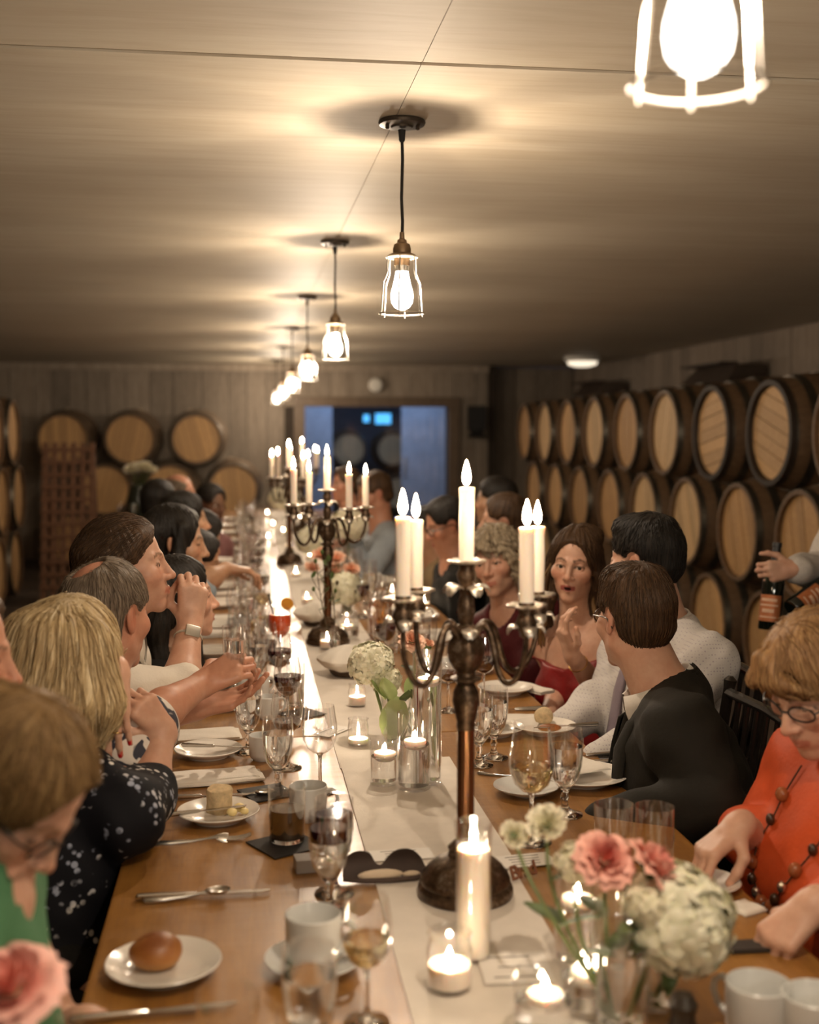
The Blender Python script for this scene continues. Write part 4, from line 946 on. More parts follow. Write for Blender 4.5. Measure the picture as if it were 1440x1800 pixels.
def rose(R, layers, mat, seed, openness=1.0):
    r = random.Random(seed); V = []; F = []; sh = []
    for L, (n, rr, tilt, hh) in enumerate(layers):
        for k in range(n):
            a0 = 2*PI*k/n+L*1.1+r.uniform(-.2, .2); wd = 1.5*PI/n*1.25 if n > 2 else 2.2; o = len(V)
            for j in range(5):
                v = j/4; out = rr*R*(.25+.75*math.sin(min(1, v*1.1)*PI/2))*(1+.18*v*v*tilt); z = hh*R*(v**.85)-.35*R*tilt*v*v
                for i in range(6):
                    u = i/5-.5; a = a0+u*wd*(.55+.6*math.sin(PI*min(1, v*.85+.12))); q = out*(1+.10*(2*u)**2*v)+.03*R*math.sin(u*9+k)*v
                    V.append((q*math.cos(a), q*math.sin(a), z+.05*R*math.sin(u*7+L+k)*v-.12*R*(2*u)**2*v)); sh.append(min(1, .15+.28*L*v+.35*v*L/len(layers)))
            for j in range(4):
                for i in range(5): q = o+j*6+i; F.append((q, q+1, q+7, q+6))
    me = mesh('bloom_petals', V, F, mat); at_ = me.attributes.new('shade', 'FLOAT', 'POINT'); at_.data.foreach_set('value', sh)
    return me
LAY_R = [(2, .18, 0, .85), (3, .30, .0, .9), (4, .48, .15, .88), (5, .68, .35, .8), (6, .88, .7, .68), (6, 1.0, 1.1, .5)]
LAY_O = [(3, .2, 0, .7), (5, .42, .1, .75), (7, .62, .2, .75), (8, .82, .35, .72), (9, 1.0, .5, .66)]
def hydrangea(R, n, seed, mat, flat=.85):
    r = random.Random(seed); V = []; F = []; sh = []
    for k in range(n):
        z = 1-1.75*(k+.5)/n; a = k*2.39996; s = math.sqrt(max(0, 1-z*z)); N = Vector((s*math.cos(a), s*math.sin(a), z)); N += Vector((r.uniform(-.15, .15),)*3); N.normalize()
        C_ = Vector((N.x*R, N.y*R, N.z*R*flat))*r.uniform(.9, 1.04); u = N.orthogonal().normalized(); v = N.cross(u); ro = r.uniform(0, PI); ps = R*(.34 if n < 150 else .27)*r.uniform(.85, 1.2)
        N = (N+Vector((r.uniform(-.3, .3), r.uniform(-.3, .3), r.uniform(-.3, .3)))).normalized(); u = N.orthogonal().normalized(); v = N.cross(u)
        for q in range(4):
            b = ro+q*PI/2; d = u*math.cos(b)+v*math.sin(b); e = N.cross(d); o = len(V)
            for (t_, w_, h_) in ((.05, .12, 0), (.45, .42, .10), (.8, .40, .08), (1.02, .10, -.05)):
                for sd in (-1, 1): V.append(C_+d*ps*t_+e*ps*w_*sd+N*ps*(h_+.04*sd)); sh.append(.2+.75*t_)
            F += [(o, o+1, o+3, o+2), (o+2, o+3, o+5, o+4), (o+4, o+5, o+7, o+6)]
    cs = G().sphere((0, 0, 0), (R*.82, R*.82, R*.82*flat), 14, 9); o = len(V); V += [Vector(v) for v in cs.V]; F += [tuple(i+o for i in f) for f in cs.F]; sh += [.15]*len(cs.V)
    me = mesh('florets', V, F, mat); at_ = me.attributes.new('shade', 'FLOAT', 'POINT'); at_.data.foreach_set('value', sh); return me
def leafm(L, W, mat, curl=.2, name='leaf'):
    V = []; F = []
    for j in range(7):
        v = j/6; w_ = W*math.sin(PI*min(1, v*.93+.05))**.8*.5; z = curl*L*(v*v)
        for i, u in enumerate((-1, -.5, 0, .5, 1)): V.append((w_*u, L*v, z+.12*W*abs(u)))
    for j in range(6):
        for i in range(4): q = j*5+i; F.append((q, q+1, q+6, q+5))
    return mesh(name, V, F, mat)
def curve3(a, b, sag, n=8):
    a, b = Vector(a), Vector(b); return [a.lerp(b, i/n)+Vector(sag)*math.sin(PI*i/n) for i in range(n+1)]
def flower(kind, label, base, head, me, sag=(0, 0, 0), tilt=(0, 0, 0), leaves=1, calyx=.012, stem_r=.0028, stuff=True, stem=m_stem):
    """one cut flower: stem from base to head, its bloom and leaves"""
    r = empty(kind, label, 'flower', tuple(base)); b = Vector(base); h = Vector(head)
    pts = [p - b for p in curve3(base, head, sag)]
    obj('stem', G().tube(pts, stem_r, 7).mesh('stem', stem), r)
    bl = obj('bloom', me, r, tuple(h-b), tilt)
    if calyx: obj('calyx', G().sphere((0, 0, -.002), (calyx, calyx, calyx*.7), 10, 6).mesh('calyx', m_grn), bl)
    for k in range(leaves):
        q = pts[3+2*(k % 3)]; obj('leaf', leafm(rnd.uniform(.05, .075), .032, m_grn, -.2), r, tuple(q), (rnd.uniform(.2, .8), 0, rnd.uniform(0, 6)))
    return r
def bottle_vase(px, py, lab, R, H, neck=None, water=.5, z=TZ+.0045, pos=None):
    p = at_z(px, py, z) if pos is None else np.array(pos); r = empty('glass_vase', lab, 'vase', tuple(p))
    if neck: prof = [(0, 0), (R-.002, 0), (R, .003), (R, H*.55), (R*.8, H*.68), (neck, H*.78), (neck, H*.97), (neck*1.12, H), (neck*.95, H), (neck-.0018, H*.95), (neck-.0018, H*.78), (R*.8-.002, H*.67), (R-.002, H*.54), (R-.002, .006), (0, .005)]
    else: prof = [(0, 0), (R-.002, 0), (R, .002), (R, H-.001), (R-.001, H), (R-.002, H-.001), (R-.0022, .008), (0, .006)]
    obj('glass_wall', G().lathe(prof, 32).mesh('vase_glass', m_tg, True, 60), r)
    if water: obj('water', G().lathe([(0, .0085), (R-.003, .0085), (R-.003, H*water), (0, H*water)], 28).mesh('water', m_water, True, 50), r)
    return p
def head_at(px, py, y): return tuple(at_y(px, py, y))
# --- front right arrangement (out of focus)
v1 = bottle_vase(1092, 1800, 'tall clear vase with green stems at the front right', .036, .165, None, .62)
v2 = bottle_vase(1150, 1762, 'clear bottle vase behind the front stem vase', .034, .15, .018, .5)
y0 = v1[1]
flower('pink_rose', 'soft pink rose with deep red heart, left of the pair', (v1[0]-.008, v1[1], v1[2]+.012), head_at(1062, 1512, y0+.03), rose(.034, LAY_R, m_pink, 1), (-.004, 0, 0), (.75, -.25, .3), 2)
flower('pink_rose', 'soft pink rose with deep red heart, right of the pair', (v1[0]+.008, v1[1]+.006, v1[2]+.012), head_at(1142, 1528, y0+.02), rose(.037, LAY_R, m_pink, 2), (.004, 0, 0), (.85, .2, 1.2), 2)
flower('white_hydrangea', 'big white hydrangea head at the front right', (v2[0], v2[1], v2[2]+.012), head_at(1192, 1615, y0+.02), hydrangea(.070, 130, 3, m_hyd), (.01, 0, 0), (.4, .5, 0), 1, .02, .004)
flower('cream_blossom', 'loose cream blossom before the white wine glass foot', (v1[0]-.01, v1[1]+.01, v1[2]+.012), head_at(962, 1452, y0+.12), rose(.026, LAY_O, m_wht, 4), (-.03, 0, .02), (.6, -.4, 0), 2)
flower('cream_blossom', 'small cream blossom just above the brown script name', (v1[0]-.006, v1[1]-.01, v1[2]+.012), head_at(903, 1470, y0+.13), rose(.019, LAY_O, m_wht, 5), (-.03, 0, .03), (.7, -.5, .6), 1)
flower('cream_blossom', 'cream blossom below the pink roses on the left', (v1[0]-.012, v1[1]-.004, v1[2]+.012), head_at(1012, 1515, y0+.06), hydrangea(.028, 40, 6, m_wht), (-.02, 0, .01), (.3, -.3, 0), 1)
flower('cream_blossom', 'small cream blossom between the pink roses and hydrangea', (v2[0]-.01, v2[1]-.004, v2[2]+.012), head_at(1140, 1590, y0-.01), hydrangea(.028, 40, 7, m_wht), (0, 0, 0), (.3, 0, 0), 1)
p = Vector(head_at(1172, 1750, y0-.02)); obj('fallen_leaf', leafm(.075, .03, m_grn, .25), None, tuple(p), (1.35, .2, .2), label='dark green leaf hanging below the white hydrangea', category='leaf')
# candle glasses among the front flowers
def glass_candle(px, py, lab, R=.030, H=.12, wl=.07):
    floating(px, py, R, H, wl, lab)
floating(1012, 1690, .032, .135, .088, 'clear candle cylinder holding water among the front flowers')
floating(955, 1822, .040, .085, .05, 'wide low glass bowl holding water at the bottom edge')
floating(1030, 1772, .036, .10, .045, 'clear glass cylinder holding a low candle left of the stem vase')
bottle_vase(1108, 1700, 'slim clear vase between candle cylinder and hydrangea', .024, .13, None, .4)
# --- coral peony, bottom left corner
pv = Vector(head_at(20, 1742, 1.24)); vb = (pv.x+.008, pv.y+.01, TZ+.0005)
vz = bottle_vase(0, 0, 'slim clear vase holding the coral peony at the near table corner', .024, .17, .013, .5, pos=(max(vb[0], TX0+.04), vb[1], vb[2]))
flower('coral_peony', 'coral pink peony in the bottom left corner', (max(vb[0], TX0+.04), vb[1], vb[2]+.01), tuple(pv), rose(.046, LAY_R[1:], m_coral, 11), (-.02, 0, 0), (.45, -.1, 0), 1)
# --- middle runner: square vase with pale leaf and cream hydrangea
def square_vase(px, py, lab, w_, h_):
    p = at_z(px, py, TZ+.0045); r = empty('square_vase', lab, 'vase', tuple(p), .1); g = G(); t = .003
    for s in (-1, 1): g.box((s*(w_/2-t/2), 0, h_/2), (t, w_, h_)); g.box((0, s*(w_/2-t/2), h_/2), (w_-2*t, t, h_))
    g.box((0, 0, .004), (w_-2*t, w_-2*t, .008)); obj('glass_wall', g.mesh('square_glass', m_tg, False), r); obj('water', G().box((0, 0, .045), (w_-2*t-.001, w_-2*t-.001, .07)).mesh('water', m_water, False), r); return p
sq = square_vase(697, 1305, 'square clear glass vase lined with a pale green leaf', .068, .115)
lf = obj('wrapped_leaf', leafm(.125, .075, m_pale, .12, 'wrapped_leaf'), None, (sq[0]+.004, sq[1]-.022, sq[2]+.12), (-1.45, .15, .1), label='pale green leaf curled down inside the square vase', category='leaf')
for k, (dx, dz, rz, rx, L) in enumerate(((-.01, .115, 2.7, .9, .075), (.028, .125, -.9, 1.2, .06), (.022, .115, 3.4, .5, .06), (-.03, .12, 1.2, .7, .06))):
    obj('pale_leaf', leafm(L, .045, (m_pale, m_pale, m_grn, m_pale)[k], .15), None, (sq[0]+dx, sq[1]-.01, sq[2]+dz-.01), (rx, .2, rz), label='%s pale leaf folded over the square vase rim' % ('longest', 'right-hand', 'dark tipped', 'left-hand')[k], category='leaf')
def pos(px, py, y): return at_y(px, py, y)
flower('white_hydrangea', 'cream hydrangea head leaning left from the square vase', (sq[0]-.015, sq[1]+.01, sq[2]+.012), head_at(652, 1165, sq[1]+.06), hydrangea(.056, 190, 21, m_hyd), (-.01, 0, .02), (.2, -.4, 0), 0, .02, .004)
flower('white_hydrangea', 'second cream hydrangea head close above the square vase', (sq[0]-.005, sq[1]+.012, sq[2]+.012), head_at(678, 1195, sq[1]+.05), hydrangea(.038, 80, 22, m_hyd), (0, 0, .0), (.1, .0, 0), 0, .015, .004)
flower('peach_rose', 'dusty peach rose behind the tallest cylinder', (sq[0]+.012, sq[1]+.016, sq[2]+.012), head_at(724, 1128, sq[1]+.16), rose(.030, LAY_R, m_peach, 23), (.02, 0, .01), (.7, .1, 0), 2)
flower('peach_rose', 'small dusty peach bud right of the peach rose', (sq[0]+.016, sq[1]+.010, sq[2]+.012), head_at(752, 1135, sq[1]+.18), rose(.02, LAY_R[:4], m_peach, 24), (.02, 0, .01), (.5, .3, 0), 1)
# --- stem vase with twig and big cream hydrangea in front of the second candelabra
sv = bottle_vase(588, 1150, 'slim stem vase of green sprigs beside the covered basket', .020, .10, .012, .5)
def sprig(lab, base, head, seed):
    r0 = random.Random(seed); r = empty('leafy_sprig', lab, 'sprig', tuple(base)); b = Vector(base); pts = [q-b for q in curve3(base, head, (r0.uniform(-.01, .01), 0, 0))]
    obj('twig', G().tube(pts, [.0022]*5+[.0016]*4, 6).mesh('twig', m_tw), r)
    for k in range(9):
        q = pts[3+k % 6].lerp(pts[min(8, 4+k % 6)], r0.random()); e = q+Vector((r0.uniform(-.035, .035), r0.uniform(-.02, .02), r0.uniform(.02, .055)))
        tw = obj('side_twig', G().tube([q, q.lerp(e, .5)+Vector((0, 0, -.004)), e], .0011, 5).mesh('side_twig', m_tw), r)
        if k % 2: obj('bud', G().sphere(tuple(e), (.006, .006, .009), 8, 6).mesh('bud', m_grn if k % 4 == 1 else m_tw), tw)
        else: obj('leaf', leafm(.030, .018, m_grn, .2), tw, tuple(e), (r0.uniform(0, 1), 0, r0.uniform(0, 6)))
    return r
Y = sv[1]
sprig('thin budding sprig rising left from the stem vase', (sv[0]-.003, Y, sv[2]+.01), head_at(557, 1000, Y), 1); sprig('taller leafy sprig rising from the stem vase', (sv[0]+.003, Y, sv[2]+.01), head_at(575, 985, Y), 2)
cv = bottle_vase(612, 1080, 'clear vase behind the wide candle jar', .032, .14, None, .5)
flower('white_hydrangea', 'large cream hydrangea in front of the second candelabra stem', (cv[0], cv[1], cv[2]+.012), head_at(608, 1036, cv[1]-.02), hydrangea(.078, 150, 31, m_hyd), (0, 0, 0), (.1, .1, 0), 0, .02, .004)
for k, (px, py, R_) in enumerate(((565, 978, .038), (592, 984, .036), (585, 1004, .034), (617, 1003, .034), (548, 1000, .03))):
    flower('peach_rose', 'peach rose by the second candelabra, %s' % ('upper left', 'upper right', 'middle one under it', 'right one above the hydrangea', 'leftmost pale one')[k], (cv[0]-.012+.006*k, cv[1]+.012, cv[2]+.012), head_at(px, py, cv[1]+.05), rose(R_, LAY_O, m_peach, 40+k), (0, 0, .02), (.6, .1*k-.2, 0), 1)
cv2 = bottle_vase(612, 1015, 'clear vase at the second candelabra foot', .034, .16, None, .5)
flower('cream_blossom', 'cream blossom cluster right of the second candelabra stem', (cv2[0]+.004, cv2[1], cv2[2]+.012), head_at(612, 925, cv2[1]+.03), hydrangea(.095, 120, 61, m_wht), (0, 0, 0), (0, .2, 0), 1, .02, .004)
flower('cream_blossom', 'greenish cream blossoms behind the second candelabra', (cv2[0]-.004, cv2[1]+.01, cv2[2]+.012), head_at(548, 950, cv2[1]+.06), hydrangea(.08, 110, 62, m_hyd), (-.02, 0, 0), (0, -.2, 0), 1, .02, .004)
cv3 = bottle_vase(512, 935, 'far clear vase under the third candelabra', .04, .18, None, .5)
flower('cream_blossom', 'yellowish cream blossoms beside the third candelabra', (cv3[0], cv3[1], cv3[2]+.012), head_at(497, 878, cv3[1]), hydrangea(.10, 110, 63, m_wht), (0, 0, 0), (0, 0, 0), 2, .02, .004)
flower('cream_blossom', 'pale blossoms right of the third candelabra', (cv3[0]+.01, cv3[1], cv3[2]+.012), head_at(520, 882, cv3[1]+.05), hydrangea(.08, 90, 64, m_hyd), (0, 0, 0), (0, 0, 0), 2, .02, .004)
# --- white flowers in a dark vase on a stand by the left barrels
ps = at_y(243, 915, 11.2); st = empty('side_stand', 'small dark stand by the left barrels carrying a vase', 'table', (ps[0], 11.2, 0)); zt = ps[2]
obj('stand_top', G().bbox((0, 0, zt-.02), (.55, .45, .04), .005).mesh('stand_top', m_dk, False), st)
for a in (-1, 1):
    for b in (-1, 1): obj('leg', G().box((a*.24, b*.19, (zt-.04)/2), (.05, .05, zt-.04)).mesh('leg', m_dk, False), st)
vz = empty('dark_vase', 'dark green vase on the stand by the left barrels', 'vase', (ps[0], 11.2, zt)); obj('vase_body', G().lathe([(0, 0), (.07, 0), (.085, .03), (.10, .18), (.08, .28), (.06, .33), (.055, .32), (0, .3)], 24).mesh('vase_body', plain('dark green glaze', (.025, .03, .02), .25)), vz)
for k, (px, py, R_) in enumerate(((236, 828, .085), (252, 824, .075), (264, 828, .06))):
    hd = at_y(px, py, 11.15); flower('white_blossom', 'white blossom in the dark vase by the barrels, %s' % ('left', 'middle', 'right')[k], (ps[0]+.02*(k-1), 11.2, zt+.30), tuple(hd), rose(R_, LAY_O, m_wht, 80+k), (0, 0, 0), (.5, .2*(k-1), 0), 2, .02, .004)
for k in range(3):
    place('wine_glass', 'clear glass on the dark stand by the vase, %s' % ('left', 'middle', 'right')[k], 'glass', (ps[0]-.15+.13*k, 11.03, zt), 0, None, .9)
# ------------------------------------------------------------------ people: signed-distance bodies meshed by surface nets
A_ = lambda v: np.asarray(v, dtype=np.float64)
def nrm(v): v = A_(v); return v/max(1e-9, np.linalg.norm(v))
def rcone(P, a, b, r1, r2):
    a = A_(a); b = A_(b); ba = b-a; pa = P-a; h = np.clip(pa@ba/max(1e-9, ba@ba), 0, 1)
    e = pa-h[:, None]*ba; return np.sqrt(np.einsum('ij,ij->i', e, e))-(r1+(r2-r1)*h)
def ell(P, c, r, R=None):
    q = P-A_(c)
    if R is not None: q = q@R.T
    r = A_(r); e = q/r; k = np.sqrt(np.einsum('ij,ij->i', e, e)); e = e/r; g = np.sqrt(np.einsum('ij,ij->i', e, e))+1e-9
    return k*(k-1)/g
def smin(a, b, k):
    h = np.clip(.5+.5*(b-a)/k, 0, 1); return b*(1-h)+a*h-k*h*(1-h)
def smax(a, b, k): return -smin(-a, -b, k)
def field(groups):
    """groups: (centre, radius, fn, k); outside its sphere a group does not count"""
    def f(P):
        out = np.full(len(P), 1.0)
        for c, r, fn, k in groups:
            m = ((P-c)**2).sum(1) < r*r
            if m.any():
                v = fn(P[m]); o = out[m]; out[m] = np.where(o > .9, v, smin(o, v, k))
        return out
    return f
CORN = np.array([(i, j, k) for i in (0, 1) for j in (0, 1) for k in (0, 1)])
EDG = [(a, b) for a in range(8) for b in range(a+1, 8) if np.abs(CORN[a]-CORN[b]).sum() == 1]
def surf(f, lo, hi, vox, relax=True):
    lo = A_(lo); n = 8; bs = vox*n; nb = np.ceil((A_(hi)-lo)/bs).astype(int)
    B = np.stack(np.meshgrid(*[np.arange(k) for k in nb], indexing='ij'), -1).reshape(-1, 3)
    d = f(lo+(B+.5)*bs); B = B[np.abs(d) < bs*1.05]
    gi = np.stack(np.meshgrid(*[np.arange(n+1)]*3, indexing='ij'), -1).reshape(-1, 3)
    P = (B[:, None, :]*n+gi[None]).reshape(-1, 3)
    D = f(lo+P*vox).reshape(len(B), n+1, n+1, n+1)
    S = D < 0
    c8 = [D[:, i:n+i, j:n+j, k:n+k] for i, j, k in CORN]; s8 = np.stack([c < 0 for c in c8]); cnt = s8.sum(0); mx = (cnt > 0) & (cnt < 8)
    bi = np.argwhere(mx); vals = np.stack([c[mx] for c in c8], 1)
    acc = np.zeros((len(bi), 3)); num = np.zeros(len(bi))
    for a, b in EDG:
        va, vb = vals[:, a], vals[:, b]; cr = (va < 0) != (vb < 0); t = va/np.where(cr, va-vb, 1)
        acc += np.where(cr[:, None], CORN[a]+(CORN[b]-CORN[a])*t[:, None], 0); num += cr
    cell = B[bi[:, 0]]*n+bi[:, 1:]
    V = lo+(cell+acc/num[:, None])*vox
    N = nb*n+2
    key = lambda c: (c[:, 0]*N[1]+c[:, 1])*N[2]+c[:, 2]
    ks = key(cell); order = np.argsort(ks); kss = ks[order]
    def find(c):
        q = key(c); i = np.clip(np.searchsorted(kss, q), 0, len(kss)-1); return np.where(kss[i] == q, order[i], -1)
    F = []
    for ax in range(3):
        sl0 = [slice(0, n)]*3; sl1 = list(sl0); sl1[ax] = slice(1, n+1)
        a = S[(slice(None), *sl0)]; b = S[(slice(None), *sl1)]; e = np.argwhere(a != b)
        if not len(e): continue
        base = B[e[:, 0]]*n+e[:, 1:]; flip = ~a[tuple(e.T)]
        u = np.zeros(3, int); w = np.zeros(3, int); u[(ax+1) % 3] = 1; w[(ax+2) % 3] = 1
        q = np.stack([find(base), find(base-u), find(base-u-w), find(base-w)], 1); ok = (q >= 0).all(1); q = q[ok]; fl = flip[ok]
        q[fl] = q[fl][:, ::-1]; F.append(q)
    F = np.concatenate(F)
    if relax:
        h = vox*.6; g = np.stack([f(V+h*e)-f(V-h*e) for e in np.eye(3)], 1)/(2*h); gn = (g*g).sum(1)+1e-6; v0 = f(V)
        st = np.clip(v0/gn, -vox*.5, vox*.5); V = V-g*st[:, None]*.9
    return V, F
def vattr(me, name, vals):
    a = me.attributes.new(name, 'FLOAT', 'POINT'); a.data.foreach_set('value', np.asarray(vals, dtype=np.float32))
def vcol(me, name, c):
    a = me.attributes.new(name, 'FLOAT_COLOR', 'POINT'); a.data.foreach_set('color', np.concatenate([c, np.ones((len(c), 1))], 1).astype(np.float32).ravel())

def skin_mat():
    t = NT('skin'); a = t.attr('col'); v = t.coords(); f = t.noise(v, 60, 4); g = t.noise(v, 14, 3)
    c = t.mix(t.ramp(f, [(.35, (0,)*3), (.75, (.16,)*3)]), a.outputs['Color'], (.35, .10, .06), 'MULTIPLY'); c = t.mix(t.ramp(g, [(.4, (0,)*3), (.7, (.25,)*3)]), c, (.9, .55, .45), 'MULTIPLY')
    t.set(Base__Color=c, Roughness=.46, Subsurface__Weight=.12, Subsurface__Radius=(.012, .005, .003), Specular__IOR__Level=.4); t.bump(f, .08, .002); return t.m
m_skin = skin_mat()
def hair_mat(name, dark, mid, light_):
    t = NT(name); a = t.attr('hs'); b = t.attr('hl'); cb = t.n.new('ShaderNodeCombineXYZ'); t.link(a.outputs['Fac'], cb.inputs[0]); t.link(b.outputs['Fac'], cb.inputs[1])
    f = t.noise(cb.outputs[0], 1.0, 3, .6); mp = t.n.new('ShaderNodeMapping'); mp.inputs['Scale'].default_value = (5, 1.2, 1); t.link(cb.outputs[0], mp.inputs[0]); g = t.noise(mp.outputs[0], 1.0, 3, .6)
    c = t.ramp(f, [(.25, dark), (.5, mid), (.75, light_)]); c = t.mix(t.ramp(g, [(.4, (0,)*3), (.68, (.55,)*3)]), c, dark)
    t.set(Base__Color=c, Roughness=.5, Specular__IOR__Level=.3); t.bump(g, .6, .004); return t.m
HAIRM = {k: hair_mat('hair '+k, *v) for k, v in dict(
    blonde=((.20, .12, .05), (.55, .41, .22), (.82, .70, .47)), honey=((.085, .045, .018), (.24, .14, .055), (.42, .28, .12)), grey=((.07, .05, .035), (.18, .135, .095), (.36, .29, .22)),
    brown=((.022, .011, .005), (.065, .033, .015), (.14, .075, .034)), black=((.004, .003, .002), (.011, .008, .006), (.03, .022, .016)), auburn=((.10, .045, .018), (.28, .15, .06), (.50, .33, .15)), silver=((.12, .085, .055), (.34, .27, .18), (.58, .49, .36))).items()}
def iris(): 
    g = G(); r = .0128; 
    def ringpt(a): return (r*math.sin(a), r*math.cos(a)+(.0006 if a < .5 else 0))
    prof = [ringpt(a) for a in np.linspace(PI, 0, 17)]
    g.lathe(prof, 18, axis=(0, 1, 0), cap0=False, cap1=False); m = len(prof); g.mi = []
    for i in range(18):
        for k in range(m-1):
            a = PI-(k+.5)*PI/16; g.mi.append(2 if a < .22 else 1 if a < .52 else 0)
    return g.mesh('eye', [plain('eye white', (.72, .66, .60), .12), plain('iris', (.055, .045, .03), .1), plain('pupil', (.004, .004, .004), .05)])
EYE = iris()

SKIN = dict(fair=(.56, .335, .235), ruddy=(.50, .255, .165), tan=(.45, .26, .155), deep=(.13, .065, .035), olive=(.50, .30, .185))
class Person:
    def __init__(s, label, P, N, H, tyaw, hyaw, pitch=0, roll=0, female=False, sc=1.0, hs=.95, skin='fair', vox=.0048, build=1.0, loc=None):
        s.P, s.N, s.H = A_(P), A_(N), A_(H); s.sc, s.hs, s.fem, s.vox, s.bd = sc, hs, female, vox, build
        s.u = nrm(s.N-s.P); f = A_((math.cos(math.radians(tyaw)), math.sin(math.radians(tyaw)), 0)); s.f = nrm(f-s.u*(f@s.u)); s.r = np.cross(s.f, s.u)
        a, b, c = map(math.radians, (hyaw, pitch, roll)); hf = A_((math.cos(a)*math.cos(b), math.sin(a)*math.cos(b), math.sin(b))); hr = nrm(np.cross(hf, (0, 0, 1))); hu = np.cross(hr, hf)
        hr, hu = hr*math.cos(c)+hu*math.sin(c), hu*math.cos(c)-hr*math.sin(c); s.hR = np.stack([hr, hf, hu])
        s.sk = A_(SKIN[skin]); s.loc = A_((s.P[0], s.P[1], 0)) if loc is None else A_(loc)
        s.root = empty('person', label, 'person', tuple(s.loc)); s.arms = {}; s.tips = []
        w = (.165 if female else .19)*sc*build
        s.S = {'R': s.N-s.u*.062*sc+s.r*w, 'L': s.N-s.u*.062*sc-s.r*w}
    def hw(s, q): return s.H+(A_(q)*s.hs)@s.hR            # head-local to world
    def hq(s, P): return ((P-s.H)@s.hR.T)/s.hs
    def tw(s, x, y, z): return s.N+s.r*x+s.f*y+s.u*z      # torso-local (from neck base)
    def arm(s, side, W, d, n, curl=.3, pole=None, E=None, thumb=.3, splay=.0):
        S = s.S[side]; W = A_(W); la, lb = .285*s.sc, .255*s.sc
        v = W-S; L = np.linalg.norm(v)
        if E is None:
            if L > (la+lb)*.985: W = S+v/L*(la+lb)*.985; v = W-S; L = np.linalg.norm(v)
            x = (la*la-lb*lb+L*L)/(2*L); hgt = math.sqrt(max(0, la*la-x*x)); pv = A_(pole if pole is not None else (s.r*(1 if side == 'R' else -1)*.5-s.f*.3+A_((0, 0, -1))))
            pv = pv-v/L*(pv@(v/L)); E = S+v/L*x+nrm(pv)*hgt
        d = nrm(d); n = A_(n); n = nrm(n-d*(n@d)); t = np.cross(d, n) if side == 'R' else np.cross(n, d)
        s.arms[side] = dict(S=S, E=A_(E), W=W, d=d, n=n, t=t, curl=curl, thumb=thumb, splay=splay)
    def rest(s, side, fw=.30, z=.10):
        k = 1 if side == 'R' else -1
        W = s.P+s.f*fw*s.sc+s.r*k*.13+A_((0, 0, z)); s.arm(side, W, s.f*.9-s.r*k*.4+A_((0, 0, -.1)), (0, 0, -1), .35)
    # ---- fields
    def arm_fn(s, side, off=0.0, t1=1.0, ext=0):
        a = s.arms[side]; k = s.sc*(1 if not s.fem else .88)*(.9+.1*s.bd); E, S, W = a['E'], a['S'], a['W']
        def fn(P):
            v = rcone(P, S, E, .050*k+off, .040*k+off); 
            if t1 > 0:
                m = E+(W-E)*.28; e = E+(W-E)*t1
                rr = .043+(.0265-.043)*max(0, (t1-.28)/.72)
                v = smin(v, rcone(P, E, m if t1 > .28 else e, .040*k+off, .043*k+off), .012)
                if t1 > .28: v = smin(v, rcone(P, m, e, .043*k+off, rr*k+off), .012)
            return v
        c = (S+W+E)/3; return c, max(np.linalg.norm(x-c) for x in (S, E, W))+.16, fn, .03
    def hand_fn(s, side):
        a = s.arms[side]; k = s.sc*(.98 if not s.fem else .90); W, d, n, t = a['W'], a['d'], a['n'], a['t']; at = lambda x, y, z: W+(d*x+t*y+n*z)*k
        FN = [(.028, .086, (.042, .025, .021), .0086), (.0095, .091, (.046, .029, .022), .0088), (-.0095, .088, (.043, .027, .022), .0083), (-.027, .080, (.034, .020, .019), .0073)]
        cur = a['curl']; cur = list(cur) if hasattr(cur, '__len__') else [cur]*4
        seg = []; base = []
        for i, (y, x, L, r) in enumerate(FN):
            p = at(x, y, 0); base.append((at(.008, y*.55, .0), p, .0155*k, (r+.0035)*k)); ang = 0; sp = a['splay']*(1.5-i)*.16
            for j, (l, f_) in enumerate(zip(L, (72, 95, 62))):
                ang += math.radians(f_*cur[i]); dd = nrm(d*math.cos(ang)+n*math.sin(ang)+t*sp*(1 if j == 0 else .6)); q = p+dd*l*k
                seg.append((p, q, r*k*(1-.07*j), r*k*(.93-.09*j))); p = q
                if j == 2: s.tips.append((q, nrm(-n*math.cos(ang)+d*math.sin(ang)), side))
        th = a['thumb']; p0 = at(.022, .022, .008); d1 = nrm(d*.62+t*.70+n*(.15+.5*th)); p1 = p0+d1*.042*k; d2 = nrm(d*.85+t*(.30-.6*th)+n*(.15+.6*th)); p2 = p1+d2*.031*k; d3 = nrm(d*.85+t*(.05-.8*th)+n*(.15+.6*th)); p3 = p2+d3*.024*k
        s.tips.append((p3, nrm(t+d*.3), side))
        th_s = [(at(.01, .012, .004), p0, .016*k, .0145*k), (p0, p1, .0145*k, .0105*k), (p1, p2, .0105*k, .0095*k), (p2, p3, .0095*k, .0075*k)]
        def fn(P):
            v = rcone(P, W-d*.01, at(.03, 0, 0), .024*k, .021*k)
            for b in base: v = smin(v, rcone(P, *b), .010)
            fv = None
            for i in range(4):
                w_ = None
                for q in seg[i*3:i*3+3]: x = rcone(P, *q); w_ = x if w_ is None else smin(w_, x, .004)
                fv = w_ if fv is None else np.minimum(fv, w_)
            v = smin(v, fv, .006)
            w_ = None
            for q in th_s: x = rcone(P, *q); w_ = x if w_ is None else smin(w_, x, .005)
            return smin(v, w_, .008)
        return W+d*.07, .22, fn, .014
